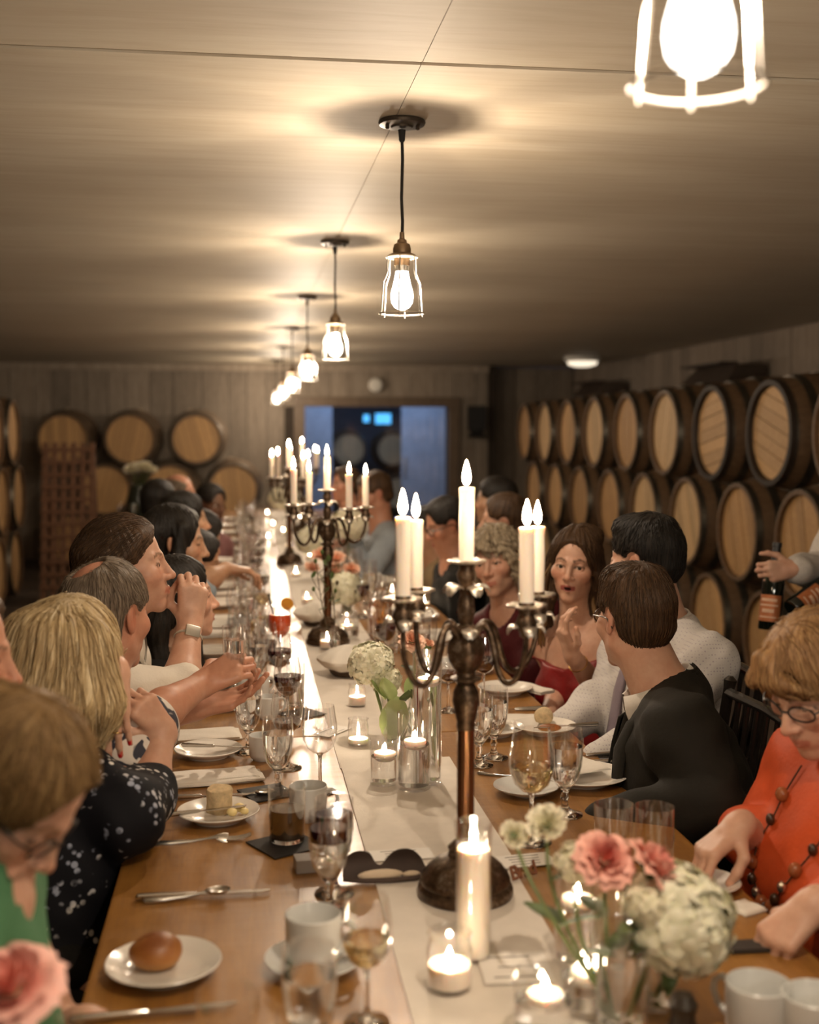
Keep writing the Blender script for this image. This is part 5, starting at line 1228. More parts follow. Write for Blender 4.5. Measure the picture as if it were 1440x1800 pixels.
    def torso_fn(s, off=0.0, low=True, fat=0.0):
        k = s.sc; b = s.bd; N, u, f, r = s.N, s.u, s.f, s.r; R = np.stack([r, f, u]); T = np.linalg.norm(s.N-s.P); fem = s.fem
        w = (.150 if fem else .172)*b*k
        def fn(P):
            v = ell(P, N-u*.20*k+f*.005, (w+off, .112*k*b+off, .185*k+off), R)
            for sd in (-1, 1):
                S = s.S['R' if sd > 0 else 'L']
                v = smin(v, rcone(P, N-u*.085*k+r*sd*.05*k, S, .068*k+off, .052*k+off), .05)
                v = smin(v, rcone(P, N-f*.015+u*.012, S+u*.005, .044*k+off, .040*k+off), .04)
                if fem: v = smin(v, ell(P, N-u*.215*k+r*sd*.07*k+f*.085*k, (.062*k+off, .060*k+off, .066*k+off), R), .035)
            mid = s.N+(s.P-s.N)*.68
            v = smin(v, ell(P, mid+f*fat*.05, ((.132 if fem else .152)*b*k+off, (.102+fat*.05)*b*k+off, .17*k+off), R), .07)
            v = smin(v, ell(P, s.P+u*.03, ((.172 if fem else .168)*b*k+off, .125*b*k+off, .14*k+off), R), .07)
            return v
        return (N+s.P)/2, T/2+.36*k+off, fn, .03
    def neck_fn(s, off=0.0, h=1.0):
        a = s.hw((0, -.022, -.055)); b = s.N-s.u*.01+s.f*.0; r = (.050 if s.fem else .058)*s.sc
        return (a+b)/2, np.linalg.norm(a-b)/2+.16, lambda P: smin(rcone(P, b+(a-b)*h, b, r*.98+off, r*1.1+off), rcone(P, s.hw((0, .018, -.075)), b+s.f*.02, .030+off, .04+off) if h == 1 else np.full(len(P), 1.0), .03), .03
    def head_fn(s, mouth=0.0, old=0.0, smile=0.0, lid=1.0):
        def fn(P):
            q = s.hq(P); fem = s.fem; jw = .92 if fem else 1.0; q = np.stack([np.abs(q[:, 0]), q[:, 1], q[:, 2]], 1)
            v = ell(q, (0, -.015, .030), (.074, .094, .085))
            v = smin(v, ell(q, (0, .022, -.030), (.0625*jw, .066, .088)), .02)
            v = smin(v, rcone(q, (.048*jw, -.006, -.058), (.010, .064, -.101), .021, .017), .022)
            v = smin(v, ell(q, (.042, .050, -.024), (.026, .026, .024)), .02)
            v = smin(v, rcone(q, (.008, .077, .0185), (.042, .060, .021), .0105, .009), .012)
            v = smin(v, ell(q, (0, .068, -.066), (.034, .026, .030)), .016)
            v = smin(v, ell(q, (0, .074, -.105), (.020 if fem else .024, .015, .016)), .014)
            v = smax(v, -ell(q, (.032, .0935, .0015), (.021, .0215, .016)), .010)
            v = smin(v, rcone(q, (0, .080, .012), (0, .103, -.029), .0082, .0098), .010)
            v = smin(v, ell(q, (0, .106, -.0325), (.0105, .0105, .0095)), .006)
            v = smin(v, ell(q, (.0128, .094, -.0355), (.0085, .0105, .0075)), .006)
            v = smin(v, ell(q, (.0315, .0662, 0), (.0160, .0158, .0150)), .003)
            v = smax(v, -ell(q, (.0315, .0845, -.0008), (.0138, .011, .0058*lid)), .0015)
            mz = -.0655; c = .004*smile
            v = smin(v, rcone(q, (.021+.004*smile, .083, mz+c), (0, .0950, mz+.0035), .0032, .0055), .003)
            v = smin(v, rcone(q, (.019+.004*smile, .083, mz-.003+c), (0, .0930, mz-.0085-.004*mouth), .0036, .0066), .003)
            v = smax(v, -rcone(q, (.023+.004*smile, .0925, mz-.001+c), (0, .1025, mz-.0022), .0013, .0018), .002)
            if old or smile: v = smax(v, -rcone(q, (.021, .097, -.040), (.037, .083, -.074), .0022, .0012), .005)
            if old: v = v+.0007*np.sin(q[:, 2]*520+5*np.sin(q[:, 0]*60))*np.exp(-((q[:, 2]-.052)/.022)**2)*(q[:, 1] > .03)
            e = A_((.0735, -.012, -.006)); ca, sa = math.cos(.25), math.sin(.25); R = A_([(1, .25, 0), (-.25*ca, ca, sa), (0, -sa, ca)])
            v = smin(v, ell(q, e, (.0075, .019, .032), R), .006); v = smax(v, -ell(q, e+A_((.0075, .004, .003)), (.0055, .011, .019), R), .004)
            if mouth: v = smax(v, -ell(q, (0, .098, mz-.003-.002*mouth), (.0135, .016, .0058*mouth)), .002)
            return v*s.hs
        return s.H, .19*s.hs+.045, fn, .02
    # ---- pieces
    def add(s, name, f, lo, hi, mat, vox=None, relax=True, rgb=None):
        V, F = surf(f, lo, hi, vox or s.vox, relax); me = mesh(name, V-s.loc, F, mat); 
        o = obj(name, me, s.root); return o, V
    def bbox(s, pts, m): pts = np.stack([A_(p) for p in pts]); return pts.min(0)-m, pts.max(0)+m
    def skin_body(s, mouth=0, old=0, smile=0, lid=1.0, low=.62, nails=None, legs=False, lips=None, stubble=0):
        s.tips = []
        tc, tr, tf, tk = s.torso_fn(-.006); cutp = s.N-s.u*.25*s.sc; gs = [(tc, tr, lambda P: smax(tf(P), -((P-cutp)@s.u), .01), tk), s.neck_fn(), s.head_fn(mouth, old, smile, lid)] + [s.arm_fn(k) for k in s.arms] + [s.hand_fn(k) for k in s.arms]
        pts = [s.H+s.u*.13, s.H-A_((.12, .12, .1)), s.H+A_((.12, .12, .1)), s.N+s.r*.25, s.N-s.r*.25, cutp+s.r*.1+s.f*.14, cutp-s.r*.1-s.f*.14]
        for a in s.arms.values(): pts += [a['E'], a['W'], a['W']+a['d']*.21, a['W']+a['t']*.12]
        if legs:
            for sd in (-1, 1):
                h = s.P+s.r*sd*.09; kn = h+A_(legs[0])+s.r*sd*.05; an = kn+A_(legs[1])
                gs.append(((h+kn)/2, .48, lambda P, h=h, kn=kn, an=an: smin(rcone(P, h, kn, .085, .056), rcone(P, kn, an, .056, .036), .02), .03)); pts += [kn+A_((.06, .06, .06)), kn-A_((.06, .06, .06)), an]
        lo, hi = s.bbox(pts, .075)
        o, V = s.add('body', field(gs), lo, hi, m_skin, None, s.vox < .007)
        q = s.hq(V); c = np.tile(s.sk, (len(V), 1)); inh = (np.linalg.norm(q, axis=1) < .17) & (q[:, 1] < .119)
        def blend(mask, col, mul=False):
            nonlocal c
            m = np.clip(mask, 0, 1)[:, None]; c = c*(1-m)+(c*A_(col) if mul else A_(col))*m
        g = lambda x, y, z, r: np.exp(-(((q[:, 0].__abs__()-x)/r[0])**2+((q[:, 1]-y)/r[1])**2+((q[:, 2]-z)/r[2])**2))
        blend(.5*g(.042, .06, -.028, (.03, .04, .022))*inh, (.95, .62, .55), True); blend(.5*g(0, .108, -.032, (.016, .02, .014))*inh, (.95, .66, .58), True)
        blend(.6*g(.078, -.012, -.006, (.012, .025, .04))*inh, (.9, .58, .5), True)
        lipc = A_(lips) if lips is not None else s.sk*A_((.80, .48, .45))
        lm = ((np.abs(q[:, 2]+.068) < .0105-.18*np.abs(q[:, 0])**1.0*.9) & (np.abs(q[:, 0]) < .024) & (q[:, 1] > .082) & (q[:, 1] < .104)); blend(.85*lm, lipc)
        if mouth: blend(1.0*((np.abs(q[:, 0])/.0135)**2+((q[:, 2]+.0685+.002*mouth)/.0052)**2 < 1)*(q[:, 1] > .06)*(q[:, 1] < .0915), (.06, .012, .01))
        bx = np.abs(q[:, 0]); bz = .0205+.006*np.sin(np.clip((bx-.012)/.034, 0, 1)*PI*.8)-.25*np.clip(bx-.038, 0, 1)
        if hasattr(s, 'scalp'): blend(.8*np.exp(-((q[:, 0]-s.scalp[0])/.04)**2-((q[:, 1]-s.scalp[1])/.05)**2)*(q[:, 2] > .07)*inh, (.60, .26, .17))
        blend(.75*(np.abs(q[:, 2]-bz) < .0036)*(bx > .012)*(bx < .05)*(q[:, 1] > .045), getattr(s, 'brow', (.07, .04, .02)))
        ex = (bx-.0315)/.0145; ez = (q[:, 2]+.0008)/.0072; rr = np.sqrt(ex*ex+ez*ez); blend(.75*(np.abs(rr-1) < .22)*(q[:, 1] > .066)*(ez > -.1)*inh, (.03, .018, .012))
        if stubble: blend(stubble*inh*(q[:, 2] < -.035)*(q[:, 1] > -.02)*(~lm), (.62, .55, .5), True)
        for p, nn, sd in s.tips:
            e = V-p; hgt = e@nn; near = (np.linalg.norm(e, axis=1) < .0105) & (hgt > .0015)
            blend(1.0*near, nails if nails is not None else s.sk*A_((1.12, 1.05, 1.02)))
            if nails is None: pass
        vcol(o.data, 'col', c); s.body = o
        for sd in (-1, 1):
            e = obj('eye', EYE, s.root); M = Matrix([list(s.hR[0]), list(s.hR[1]), list(s.hR[2])]).transposed().to_4x4()
            e.matrix_local = Matrix.Translation(Vector(s.hw((sd*.0315, .0660, 0))-s.loc)) @ M @ Matrix.Rotation(getattr(s, 'gaze', 0), 4, 'Z') @ Matrix.Scale(s.hs, 4)
        return o
    def hair(s, style, color, amp=.0022, vox=None, seed=0, t=.011, extra=None, fr=38, loose=1.0):
        r0 = random.Random(seed); p1, p2 = r0.uniform(0, 6), r0.uniform(0, 6)
        def groove(q):
            th = np.arctan2(q[:, 0], q[:, 1]+.05); z = q[:, 2]
            return .6*np.sin(th*fr+2.5*np.sin(z*30+p1)+1.3*np.sin(th*7+p2))+.4*np.sin(th*fr*2.1+3*np.sin(z*25+th*5))
        sst = lambda x: (lambda u: u*u*(3-2*u))(np.clip(x, 0, 1))
        def fn(P):
            q = s.hq(P); z = q[:, 2]; ax = np.abs(q[:, 0]); qa = np.stack([ax, q[:, 1], z], 1)
            hz = dict(short=-.034, bald=-.030, long=-.034, fringe=-.040, quiff=-.032, updo=-.034)[style]
            m = sst(ell(q, (0, .112, hz), (.068, .082, .120))/.020)
            m = m*sst(ell(qa, (.080, -.006, -.020), (.022, .022, .040))/.014)
            if style in ('short', 'quiff', 'bald'):
                m = m*sst((z+(.080 if style == "quiff" else .092))/(.065 if style == "quiff" else .05))*sst(ell(qa, (.075, .060, -.055), (.06, .062, .070))/.016)
            top = 1+.35*np.clip(z/.1, 0, 1)
            if style == 'bald': m = m*sst(ell(q, (0, .03, .13), (.052, .115, .070))/.03)
            if style in ('long', 'updo'): top = top*(1-.35*np.exp(-((q[:, 0]-.008)/.006)**2)*(z > .04))
            b0 = smin(ell(q, (0, -.015, .030), (.074, .094, .085)), ell(q, (0, -.050, -.030), (.060, .052, .060)), .02)
            v = b0-t*top*m+.011*(1-m)
            if style == 'quiff':
                v = smin(v, ell(q, (0, .040, .088), (.054, .042, .026)), .022); v = smin(v, ell(q, (0, -.01, .098), (.054, .07, .020)), .03)
            if style == 'long':
                for sd in (-1, 1):
                    pts = [((.072*sd, .010, .050), .024), ((.083*sd, .008, -.04), .024*loose), ((.090*sd, .002, -.12), .027*loose), ((.088*sd, .012, -.20), .026*loose), ((.080*sd, .02, -.27), .012)]
                    for (a, ra), (b, rb) in zip(pts, pts[1:]): v = smin(v, rcone(q, a, b, ra, rb), .014)
                for x in (-.055, 0, .055):
                    pts = [((x, -.085, .03), .034), ((x*1.2, -.098, -.07), .036*loose), ((x*1.35, -.098, -.17), .034*loose), ((x*1.3, -.085, -.27), .014)]
                    for (a, ra), (b, rb) in zip(pts, pts[1:]): v = smin(v, rcone(q, a, b, ra, rb), .03)
            if style == 'fringe':
                for sd in (-1, 1):
                    pts = [((.066*sd, .026, .062), .018), ((.080*sd, .026, .0), .020), ((.083*sd, .014, -.060), .018), ((.078*sd, .012, -.092), .008)]
                    for (a, ra), (b, rb) in zip(pts, pts[1:]): v = smin(v, rcone(q, a, b, ra, rb), .012)
                for x0, x1, x2 in ((.030, -.005, -.040), (.036, .012, -.012), (.022, -.020, -.060), (.04, .045, .062)):
                    v = smin(v, rcone(q, (x0, .066, .092), (x1, .090, .062), .014, .012), .008); v = smin(v, rcone(q, (x1, .090, .062), (x2, .086-abs(x2)*.35, .032), .012, .005), .008)
                v = smin(v, ell(q, (0, -.070, -.03), (.066, .046, .075)), .03)
            if style == 'updo': v = smin(v, ell(q, (0, -.10, .03), (.055, .04, .05)), .02)
            if extra: v = extra(q, v)
            v = v+amp*groove(q)*np.clip(1-np.abs(v)/.03, 0, 1)*sst(m*1.3)
            return v*s.hs
        gs = [(s.H-s.hR[2]*.08*s.hs-s.hR[1]*.03, .36*s.hs, fn, .01)]
        down = .32 if style == 'long' or extra else .14
        crn = [s.hw((x, y, z)) for x in (-.15, .15) for y in (-.19, .15) for z in (.16, -down)]
        lo, hi = s.bbox(crn, .0)
        o, V = s.add('hair', field(gs), lo, hi, HAIRM[color], vox or s.vox)
        q = s.hq(V); th = np.arctan2(q[:, 0], q[:, 1]+.05); vattr(o.data, 'hs', th*9+1.2*np.sin(q[:, 2]*18+p1)); vattr(o.data, 'hl', q[:, 2]*9+q[:, 1]*3)
        s.hf = field(gs); s.hV = V; s.hcol = color; return o
    def strands(s, n=900, L=.07, crown=(.005, -.055, .12), grav=.5, r=.00075, lift=.0035, seed=0, back=0.0):
        """fine loose hairs lying on the hair surface"""
        rg = np.random.default_rng(seed); f = s.hf; K = 7; cw = s.hw(crown)
        def grad(P, h=.002): g = np.stack([f(P+h*e)-f(P-h*e) for e in np.eye(3)], 1); return g/(np.linalg.norm(g, axis=1, keepdims=True)+1e-9)
        P = s.hV[rg.integers(0, len(s.hV), n)]; out = []; de = rg.uniform(.0002, lift, n); Ls = L*rg.uniform(.5, 1.2, n)/(K-1); jt = rg.normal(0, .22, (n, 3)); wp = rg.uniform(0, 6.28, n)
        for k in range(K):
            g = grad(P); d = f(P); P = P-g*np.clip(d-de*(.3+k/K), -.01, .01)[:, None]; out.append((P, g))
            fl = P-cw; fl = fl/(np.linalg.norm(fl, axis=1, keepdims=True)+1e-6)+A_((0, 0, -grav))-s.hR[1]*back+jt*.6+.18*np.sin(wp+k*1.2)[:, None]*np.cross(g, fl); fl = fl-g*(fl*g).sum(1, keepdims=True); fl = fl/(np.linalg.norm(fl, axis=1, keepdims=True)+1e-6); P = P+fl*Ls[:, None]
        C_ = np.stack([o[0] for o in out], 1); Gn = np.stack([o[1] for o in out], 1); T = np.gradient(C_, axis=1); Sd = np.cross(T, Gn); Sd = Sd/(np.linalg.norm(Sd, axis=2, keepdims=True)+1e-9)
        rr = r*np.array([.7, 1, 1, 1, .9, .7, .15])[None, :, None]
        V = np.stack([C_+Gn*rr, C_-Gn*rr*.5+Sd*rr*.9, C_-Gn*rr*.5-Sd*rr*.9], 2).reshape(-1, 3)
        b = (np.arange(n)[:, None, None]*K+np.arange(K-1)[None, :, None])*3; j = np.arange(3)[None, None]; j2 = (j+1) % 3
        F = np.stack([b+j, b+j2, b+3+j2, b+3+j], -1).reshape(-1, 4)
        me = mesh('hair_strands', V-s.loc, F, HAIRM[s.hcol]); hs = np.repeat(rg.uniform(0, 60, n), K*3); vattr(me, 'hs', hs); vattr(me, 'hl', np.tile(np.repeat(np.arange(K)*.12, 3), n))
        return obj('hair_strands', me, s.root, kind='stuff')
    def on(s, x, z, pad=.004):
        """point on the front of the last garment at torso-local x (right), z (up)"""
        y = np.linspace(.34, -.02, 181); P = s.N+s.r*x+s.u*z+y[:, None]*s.f; d = s.cf(P); i = np.argmax(d < pad); return P[i]
    def cloth(s, name, mat, off=.014, sleeve=1.0, cuts=(), neck=None, fold=.004, vox=None, low=.16, extra=None, collar=False, sides=('R', 'L'), skirt=None, fat=0.0, ffreq=1.0, tubes=True):
        gs = [s.torso_fn(off, fat=fat)]
        cl = list(cuts)
        if collar: gs.append(s.neck_fn(.010, .42))
        for k in sides:
            if k in s.arms and sleeve != 0:
                a = s.arms[k]; e = sleeve[k] if isinstance(sleeve, dict) else sleeve
                if e > 0: gs.append(s.arm_fn(k, off*1.05, e))
                else:
                    S, E = a['S'], a['S']+(a['E']-a['S'])*(1+e); gs.append(((S+E)/2, .30, lambda P, S=S, E=E: rcone(P, S, E, .056*s.sc*(.9 if s.fem else 1)+off, .05*s.sc*(.9 if s.fem else 1)+off*1.3), .03))
        pts = [s.N+s.r*.28, s.N-s.r*.28, s.N+s.u*.09, s.P+s.r*.2+s.f*.17, s.P-s.r*.2-s.f*.17, s.P-A_((0, 0, low))]
        for a in s.arms.values(): pts += [a['E'], a['W'] if sleeve != 0 else a['S']]
        if skirt is not None:
            for sd in (-1, 1):
                h = s.P+s.r*sd*.08; kn = h+A_(skirt[0])+s.r*sd*.06
                gs.append(((h+kn)/2, .55, lambda P, h=h, kn=kn: rcone(P, h, kn, .125, .095), .06)); pts += [kn+A_((.1, .1, .1)), kn-A_((.1, .1, .12))]
        base = field(gs); rs = random.Random(name+str(s.N[1])); ph = [rs.uniform(0, 6) for _ in range(6)]
        def f(P):
            v = base(P); q = (P-s.N)
            x, y, z = q[:, 0]*ffreq, q[:, 1]*ffreq, q[:, 2]*ffreq
            w = np.sin(x*31+9*np.sin(z*7+ph[0])+ph[1])*np.sin(z*23+6*np.sin(y*9+ph[2])+ph[3])+.6*np.sin(y*47+z*38+5*np.sin(x*17+ph[4])+ph[5])
            v = v+fold*w*.6
            for c in cl: v = smax(v, c(P), .003)
            if neck is not None: v = smax(v, -neck(P), .004)
            return v
        lo, hi = s.bbox(pts, .09); o, V = s.add(name, f, lo, hi, mat, vox or s.vox*1.4, False); s.cf = f; return o
    def neck_hole(s, r=.012, drop=.0):
        c, rad, fn, k = s.neck_fn(r); 
        return lambda P: np.minimum(fn(P), ell(P, s.N+s.u*.035+s.f*(.02+drop*.4), (.075, .07+drop*.3, .045+drop), np.stack([s.r, s.f, s.u])))
    def collar(s, mat, h=.042, r=.066, name='collar', spread=.012):
        """folded shirt collar round the neck, open at the front"""
        up = nrm((s.hw((0, -.022, -.055))-s.N)); f = nrm(s.f-up*(s.f@up)); rr = np.cross(f, up); c = s.N+up*.012
        V = []; F = []; n = 28; a0 = .22
        for i in range(n+1):
            a = PI/2+a0+(2*PI-2*a0)*i/n; w = min(i, n-i)/n*2; tip = max(0, 1-w*6)
            d = rr*math.cos(a)+f*math.sin(a); rad = r*s.sc*(1+.0*w)
            for (ro, z) in ((-.001, .0), (.001, h*.62+.006*w), (.004, h*.66+.006*w), (spread, h*.30-.012*tip), (spread+.004, -.012-.030*tip), (spread+.001, -.010-.026*tip), (.003, h*.2)): V.append(c+d*(rad+ro)+up*z+f*.010*tip)
        m = 7
        for i in range(n):
            for k in range(m-1): F.append((i*m+k, (i+1)*m+k, (i+1)*m+k+1, i*m+k+1))
        return obj(name, mesh(name, np.array(V)-s.loc, F, mat), s.root)
    def glasses(s, mat, w=.024, h=.017):
        g = G(); L = lambda q: s.hw(q)-s.loc
        rt = .0016*s.hs
        for sd in (-1, 1): g.tube([L((sd*.0325+w*math.cos(2*PI*i/22)*(1 if abs(math.cos(2*PI*i/22)) > .0 else 1), .0955-abs(sd*.0325+w*math.cos(2*PI*i/22))*.22, -.002+h*math.sin(2*PI*i/22)*(1.05 if math.sin(2*PI*i/22) > 0 else .95))) for i in range(22)], rt*1.2, 6, closed=True)
        g.tube([L((-.0095, .0945, .002)), L((0, .0985, .005)), L((.0095, .0945, .002))], rt*1.1, 6)
        for sd in (-1, 1): g.tube([L((sd*.057, .083, .002)), L((sd*.070, .065, .003)), L((sd*.0795, .0, .004)), L((sd*.079, -.012, .0)), L((sd*.077, -.03, -.02))], rt*1.2, 6)
        o = obj('glasses', g.mesh('glasses', mat), s.root)
        g2 = G()
        for sd in (-1, 1):
            V = [L((sd*.0325, .0955-.0325*.22, -.002))]+[L((sd*.0325+w*math.cos(2*PI*i/18), .0955-abs(sd*.0325+w*math.cos(2*PI*i/18))*.22, -.002+h*math.sin(2*PI*i/18))) for i in range(18)]
            g2.add(V, [(0, 1+i, 1+(i+1) % 18) for i in range(18)])
        obj('lens', g2.mesh('lens', m_tg), o); return o
    def strip(s, name, pts, wd, mat, th=.004, nrmv=None):
        """flat ribbon (tie, strap) along world points"""
        V = []; F = []; n = len(pts); pts = [A_(p) for p in pts]
        for i, p in enumerate(pts):
            t = nrm(pts[min(i+1, n-1)]-pts[max(i-1, 0)]); no = nrm(nrmv[i] if nrmv is not None else s.f); no = nrm(no-t*(no@t)); sd = np.cross(t, no); w_ = wd[i] if hasattr(wd, '__len__') else wd
            for a, b in ((-1, -1), (-.5, 1), (.5, 1), (1, -1)): V.append(p+sd*w_*a*.5+no*th*b*.5-s.loc)
        for i in range(n-1):
            for k in range(4): F.append((i*4+k, i*4+(k+1) % 4, (i+1)*4+(k+1) % 4, (i+1)*4+k))
        F += [(0, 3, 2, 1), tuple((n-1)*4+k for k in range(4))]
        return obj(name, mesh(name, V, F, mat, True, None), s.root)
    def trousers(s, mat, standing=False, vox=.028):
        gs = [(s.P, .45, lambda P: ell(P, s.P+s.u*.0, (.185*s.bd, .145*s.bd, .135), np.stack([s.r, s.f, s.u])), .03)]; pts = [s.P+A_((.2, .2, .12)), s.P-A_((.2, .2, .2))]; fz = nrm((s.f[0], s.f[1], 0)); ft = []
        for sd in (-1, 1):
            h = s.P+s.r*sd*.085-A_((0, 0, .02))
            if standing: kn = h+A_((0, 0, -.42))+fz*.02; an = kn+A_((0, 0, -.40))-fz*.02
            else: kn = h+fz*.40*s.sc+s.r*sd*.04+A_((0, 0, .0)); an = A_((kn[0], kn[1], .09))+fz*(.02)
            gs.append(((h+an)/2, .75, lambda P, h=h, kn=kn, an=an: smin(rcone(P, h, kn, .098, .072), rcone(P, kn, an, .072, .055), .02), .03)); pts += [kn+A_((.08,)*3), kn-A_((.08,)*3), an-A_((.07, .07, 0)), an+A_((.07, .07, 0))]; ft.append(an)
        lo, hi = s.bbox(pts, .05); o, V = s.add('trousers', field(gs), lo, hi, mat, vox, False)
        g = G()
        for a in ft:
            b = a+fz*.17; rot = Matrix.Rotation(math.atan2(fz[1], fz[0]), 3, 'Z'); g.sphere(tuple(A_((a[0], a[1], .045))+fz*.07-s.loc), (.13, .048, .044), 12, 8, rot)
            g.box(tuple(A_((a[0], a[1], .01))+fz*.07-s.loc), (.24, .085, .02), rot)
        obj('shoes', g.mesh('shoes', plain('dark leather', (.02, .014, .010), .4)), s.root); return o
# ------------------------------------------------------------------ clothing materials
def fabric(name, col, rough=.8, var=.1, bump=.25, sheen=0): return plain(name, col, rough, 0, var, 10, bump, 0, Specular__IOR__Level=.25 if max(col) < .1 else .4)
m_green = fabric('green dress', (.055, .165, .075)); m_orange = fabric('orange blouse', (.56, .075, .014), .62, .15); m_suit = fabric('dark suit wool', (.011, .009, .006), .8, .2, .2); m_wshirt = fabric('white shirt cotton', (.60, .56, .51), .8, .05)
m_redd = fabric('red satin', (.19, .008, .008), .45, .2); m_maroon = fabric('maroon dress', (.07, .008, .010), .6); m_black = fabric('black cloth', (.007, .006, .005)); m_tanj = fabric('tan jacket', (.34, .24, .13)); m_blue = fabric('pale blue shirt', (.30, .34, .38)); m_mauve = fabric('mauve dress', (.16, .07, .07)); m_pinks = fabric('pink shirt', (.50, .27, .25)); m_lblue = fabric('light blue shirt', (.30, .36, .42)); m_trou = fabric('dark trousers', (.02, .017, .015)); m_lilac = fabric('lilac tie', (.26, .21, .25), .5); m_rtie = fabric('maroon tie', (.09, .015, .012), .5); m_ivory = fabric('ivory shirt', (.66, .61, .53), .8, .05)
def floral():
    t = NT('navy floral'); v = t.coords((1, 1, 1)); vo = t.node('ShaderNodeTexVoronoi', Scale=62.0, Randomness=1.0); dn = t.node('ShaderNodeTexNoise', Scale=17.0, Detail=3.0)
    t.link(v, vo.inputs['Vector']); t.link(v, dn.inputs['Vector'])
    pet = t.ramp(vo.outputs['Distance'], [(.32, (1, 1, 1)), (.42, (0, 0, 0))]); clump = t.ramp(dn.outputs['Fac'], [(.52, (0, 0, 0)), (.58, (1, 1, 1))])
    k = t.mix(1.0, pet, clump, 'MULTIPLY'); hue = t.ramp(t.noise(v, 9, 2), [(.4, (.30, .33, .42)), (.6, (.62, .58, .54))])
    t.set(Base__Color=t.mix(k, (.004, .004, .007), hue), Roughness=.8, Specular__IOR__Level=.25); return t.m
m_floral = floral()
def printed():
    t = NT('leaf print shirt'); v = t.coords(); vo = t.node('ShaderNodeTexVoronoi', Scale=22.0); t.link(v, vo.inputs['Vector']); f = t.noise(v, 15, 2, .5, 1.0)
    c = t.ramp(f, [(.42, (.62, .56, .50)), (.47, (.62, .56, .50)), (.50, (.03, .03, .045)), (.58, (.03, .03, .045)), (.62, (.55, .35, .26))]); t.m.node_tree.nodes.active = None
    t.set(Base__Color=c, Roughness=.8); return t.m
m_print = printed()
def dots(name, base, dot, scale):
    t = NT(name); v = t.coords(); vo = t.node('ShaderNodeTexVoronoi', Scale=scale, Randomness=0.0); t.link(v, vo.inputs['Vector'])
    c = t.mix(t.ramp(vo.outputs['Distance'], [(.22, (1, 1, 1)), (.3, (0, 0, 0))]), base, dot); t.set(Base__Color=c, Roughness=.8); t.bump(t.noise(v, 160, 2), .2, .002); return t.m
m_dots = dots('pale dotted shirt', (.55, .52, .50), (.36, .32, .36), 130); m_knit = dots('grey knit', (.52, .48, .44), (.36, .32, .30), 150)
m_gold = plain('gold', (.75, .48, .16), .25, 1); m_frame = plain('black spectacle frame', (.012, .009, .008), .3); m_tort = plain('brown spectacle frame', (.05, .022, .010), .3)
def seat(side): return -.40 if side == 'L' else 1.0
def hx(px, py, y): return at_y(px, py, y)
TOPZ = .745
# ================================================================== left side, near to far
# woman in green, looking down
H = hx(20, 1385, 1.42); N = (H[0]-.035, 1.41, H[2]-.115)
p = Person('person in a sleeveless green dress and glasses looking down, nearest on the left', (-.47, 1.40, .52), N, H, 0, -18, -48, 0, True, .96, .90, 'fair', .0048)
p.arm('L', hx(150, 1800, 1.60), (.8, -.1, -.1), (0, 0, -1), .35, E=hx(105, 1830, 1.66)); p.arm('R', (-.44, 1.15, .62), (1, 0, -.2), (0, 0, -1), .3, E=A_((-.60, 1.20, .72)))
p.brow = (.16, .09, .04); p.skin_body(old=1, lid=.45)
p.hair('updo', 'honey', .0016, seed=1, t=.010, fr=50); p.strands(1100, .08, seed=1); p.glasses(m_frame)
p.cloth('dress', m_green, .014, 0, neck=lambda P: rcone(P, p.N, p.hw((0, -.02, -.06)), .062, .052), fold=.003, vox=.008, skirt=[(.42, 0, 0)]); p.trousers(m_trou)
# profile at the left edge
nose = hx(33, 1190, 1.93); H = A_((nose[0]-.10, 1.93, nose[2]+.038)); N = H+A_((-.05, 0, -.185))
p = Person('person whose face in profile just shows at the left picture edge', (-.58, 1.93, .52), N, H, 0, 2, -8, 0, False, 1, .95, 'ruddy', .005)
p.rest('R'); p.rest('L'); p.skin_body(old=1); p.hair('short', 'brown', vox=.006); p.cloth('shirt', m_black, .016, .95, neck=p.neck_hole(), vox=.012); p.trousers(m_trou)
# blonde woman in the navy floral dress
H = hx(122, 1163, 2.30); N = H+A_((-.012, -.035, -.185))
p = Person('blonde person seen from behind in a navy floral dress, hand with red nails', (-.44, 2.18, .50), N, H, 58, 72, -8, -6, True, .98, .97, 'fair', .0044)
p.arm('R', hx(288, 1285, 2.40), (-.35, -.25, .55), (-.3, .6, -.2), .75, E=hx(258, 1392, 2.34))
p.arm('L', hx(203, 1182, 2.25), (-.06, -.14, -1), (.25, .95, -.1), .12, E=hx(168, 1130, 2.42), thumb=.1, splay=.5)
p.skin_body(old=1, nails=(.55, .02, .02), legs=None)
def blo(q, v):
    for x, y0_, l in ((-.07, -.075, -.175), (-.035, -.10, -.185), (.0, -.105, -.18), (.04, -.10, -.170), (.075, -.07, -.150)):
        v = smin(v, rcone(q, (x*.9, y0_, .05), (x*1.35, y0_*1.12, -.06), .040, .046), .025); v = smin(v, rcone(q, (x*1.35, y0_*1.12, -.06), (x*1.25, y0_*1.0, l+.04), .046, .030), .025); v = smin(v, rcone(q, (x*1.25, y0_*1.0, l+.04), (x*1.15, y0_*.9, l), .030, .008), .012)
    for sd in (-1, 1): v = smin(v, rcone(q, (.078*sd, -.02, .03), (.096*sd, -.02, -.09), .030, .034), .02); v = smin(v, rcone(q, (.096*sd, -.02, -.09), (.088*sd, -.015, -.15), .034, .010), .015)
    return v
p.hair('short', 'blonde', .0030, seed=3, t=.014, extra=blo, fr=30); p.strands(1800, .13, grav=1.2, seed=3, r=.0009, lift=.006)
p.cloth('dress', m_floral, .016, -.12, neck=p.neck_hole(.02, .02), fold=.005, vox=.0078, skirt=[(.36, .10, -.02)]); p.trousers(m_trou)
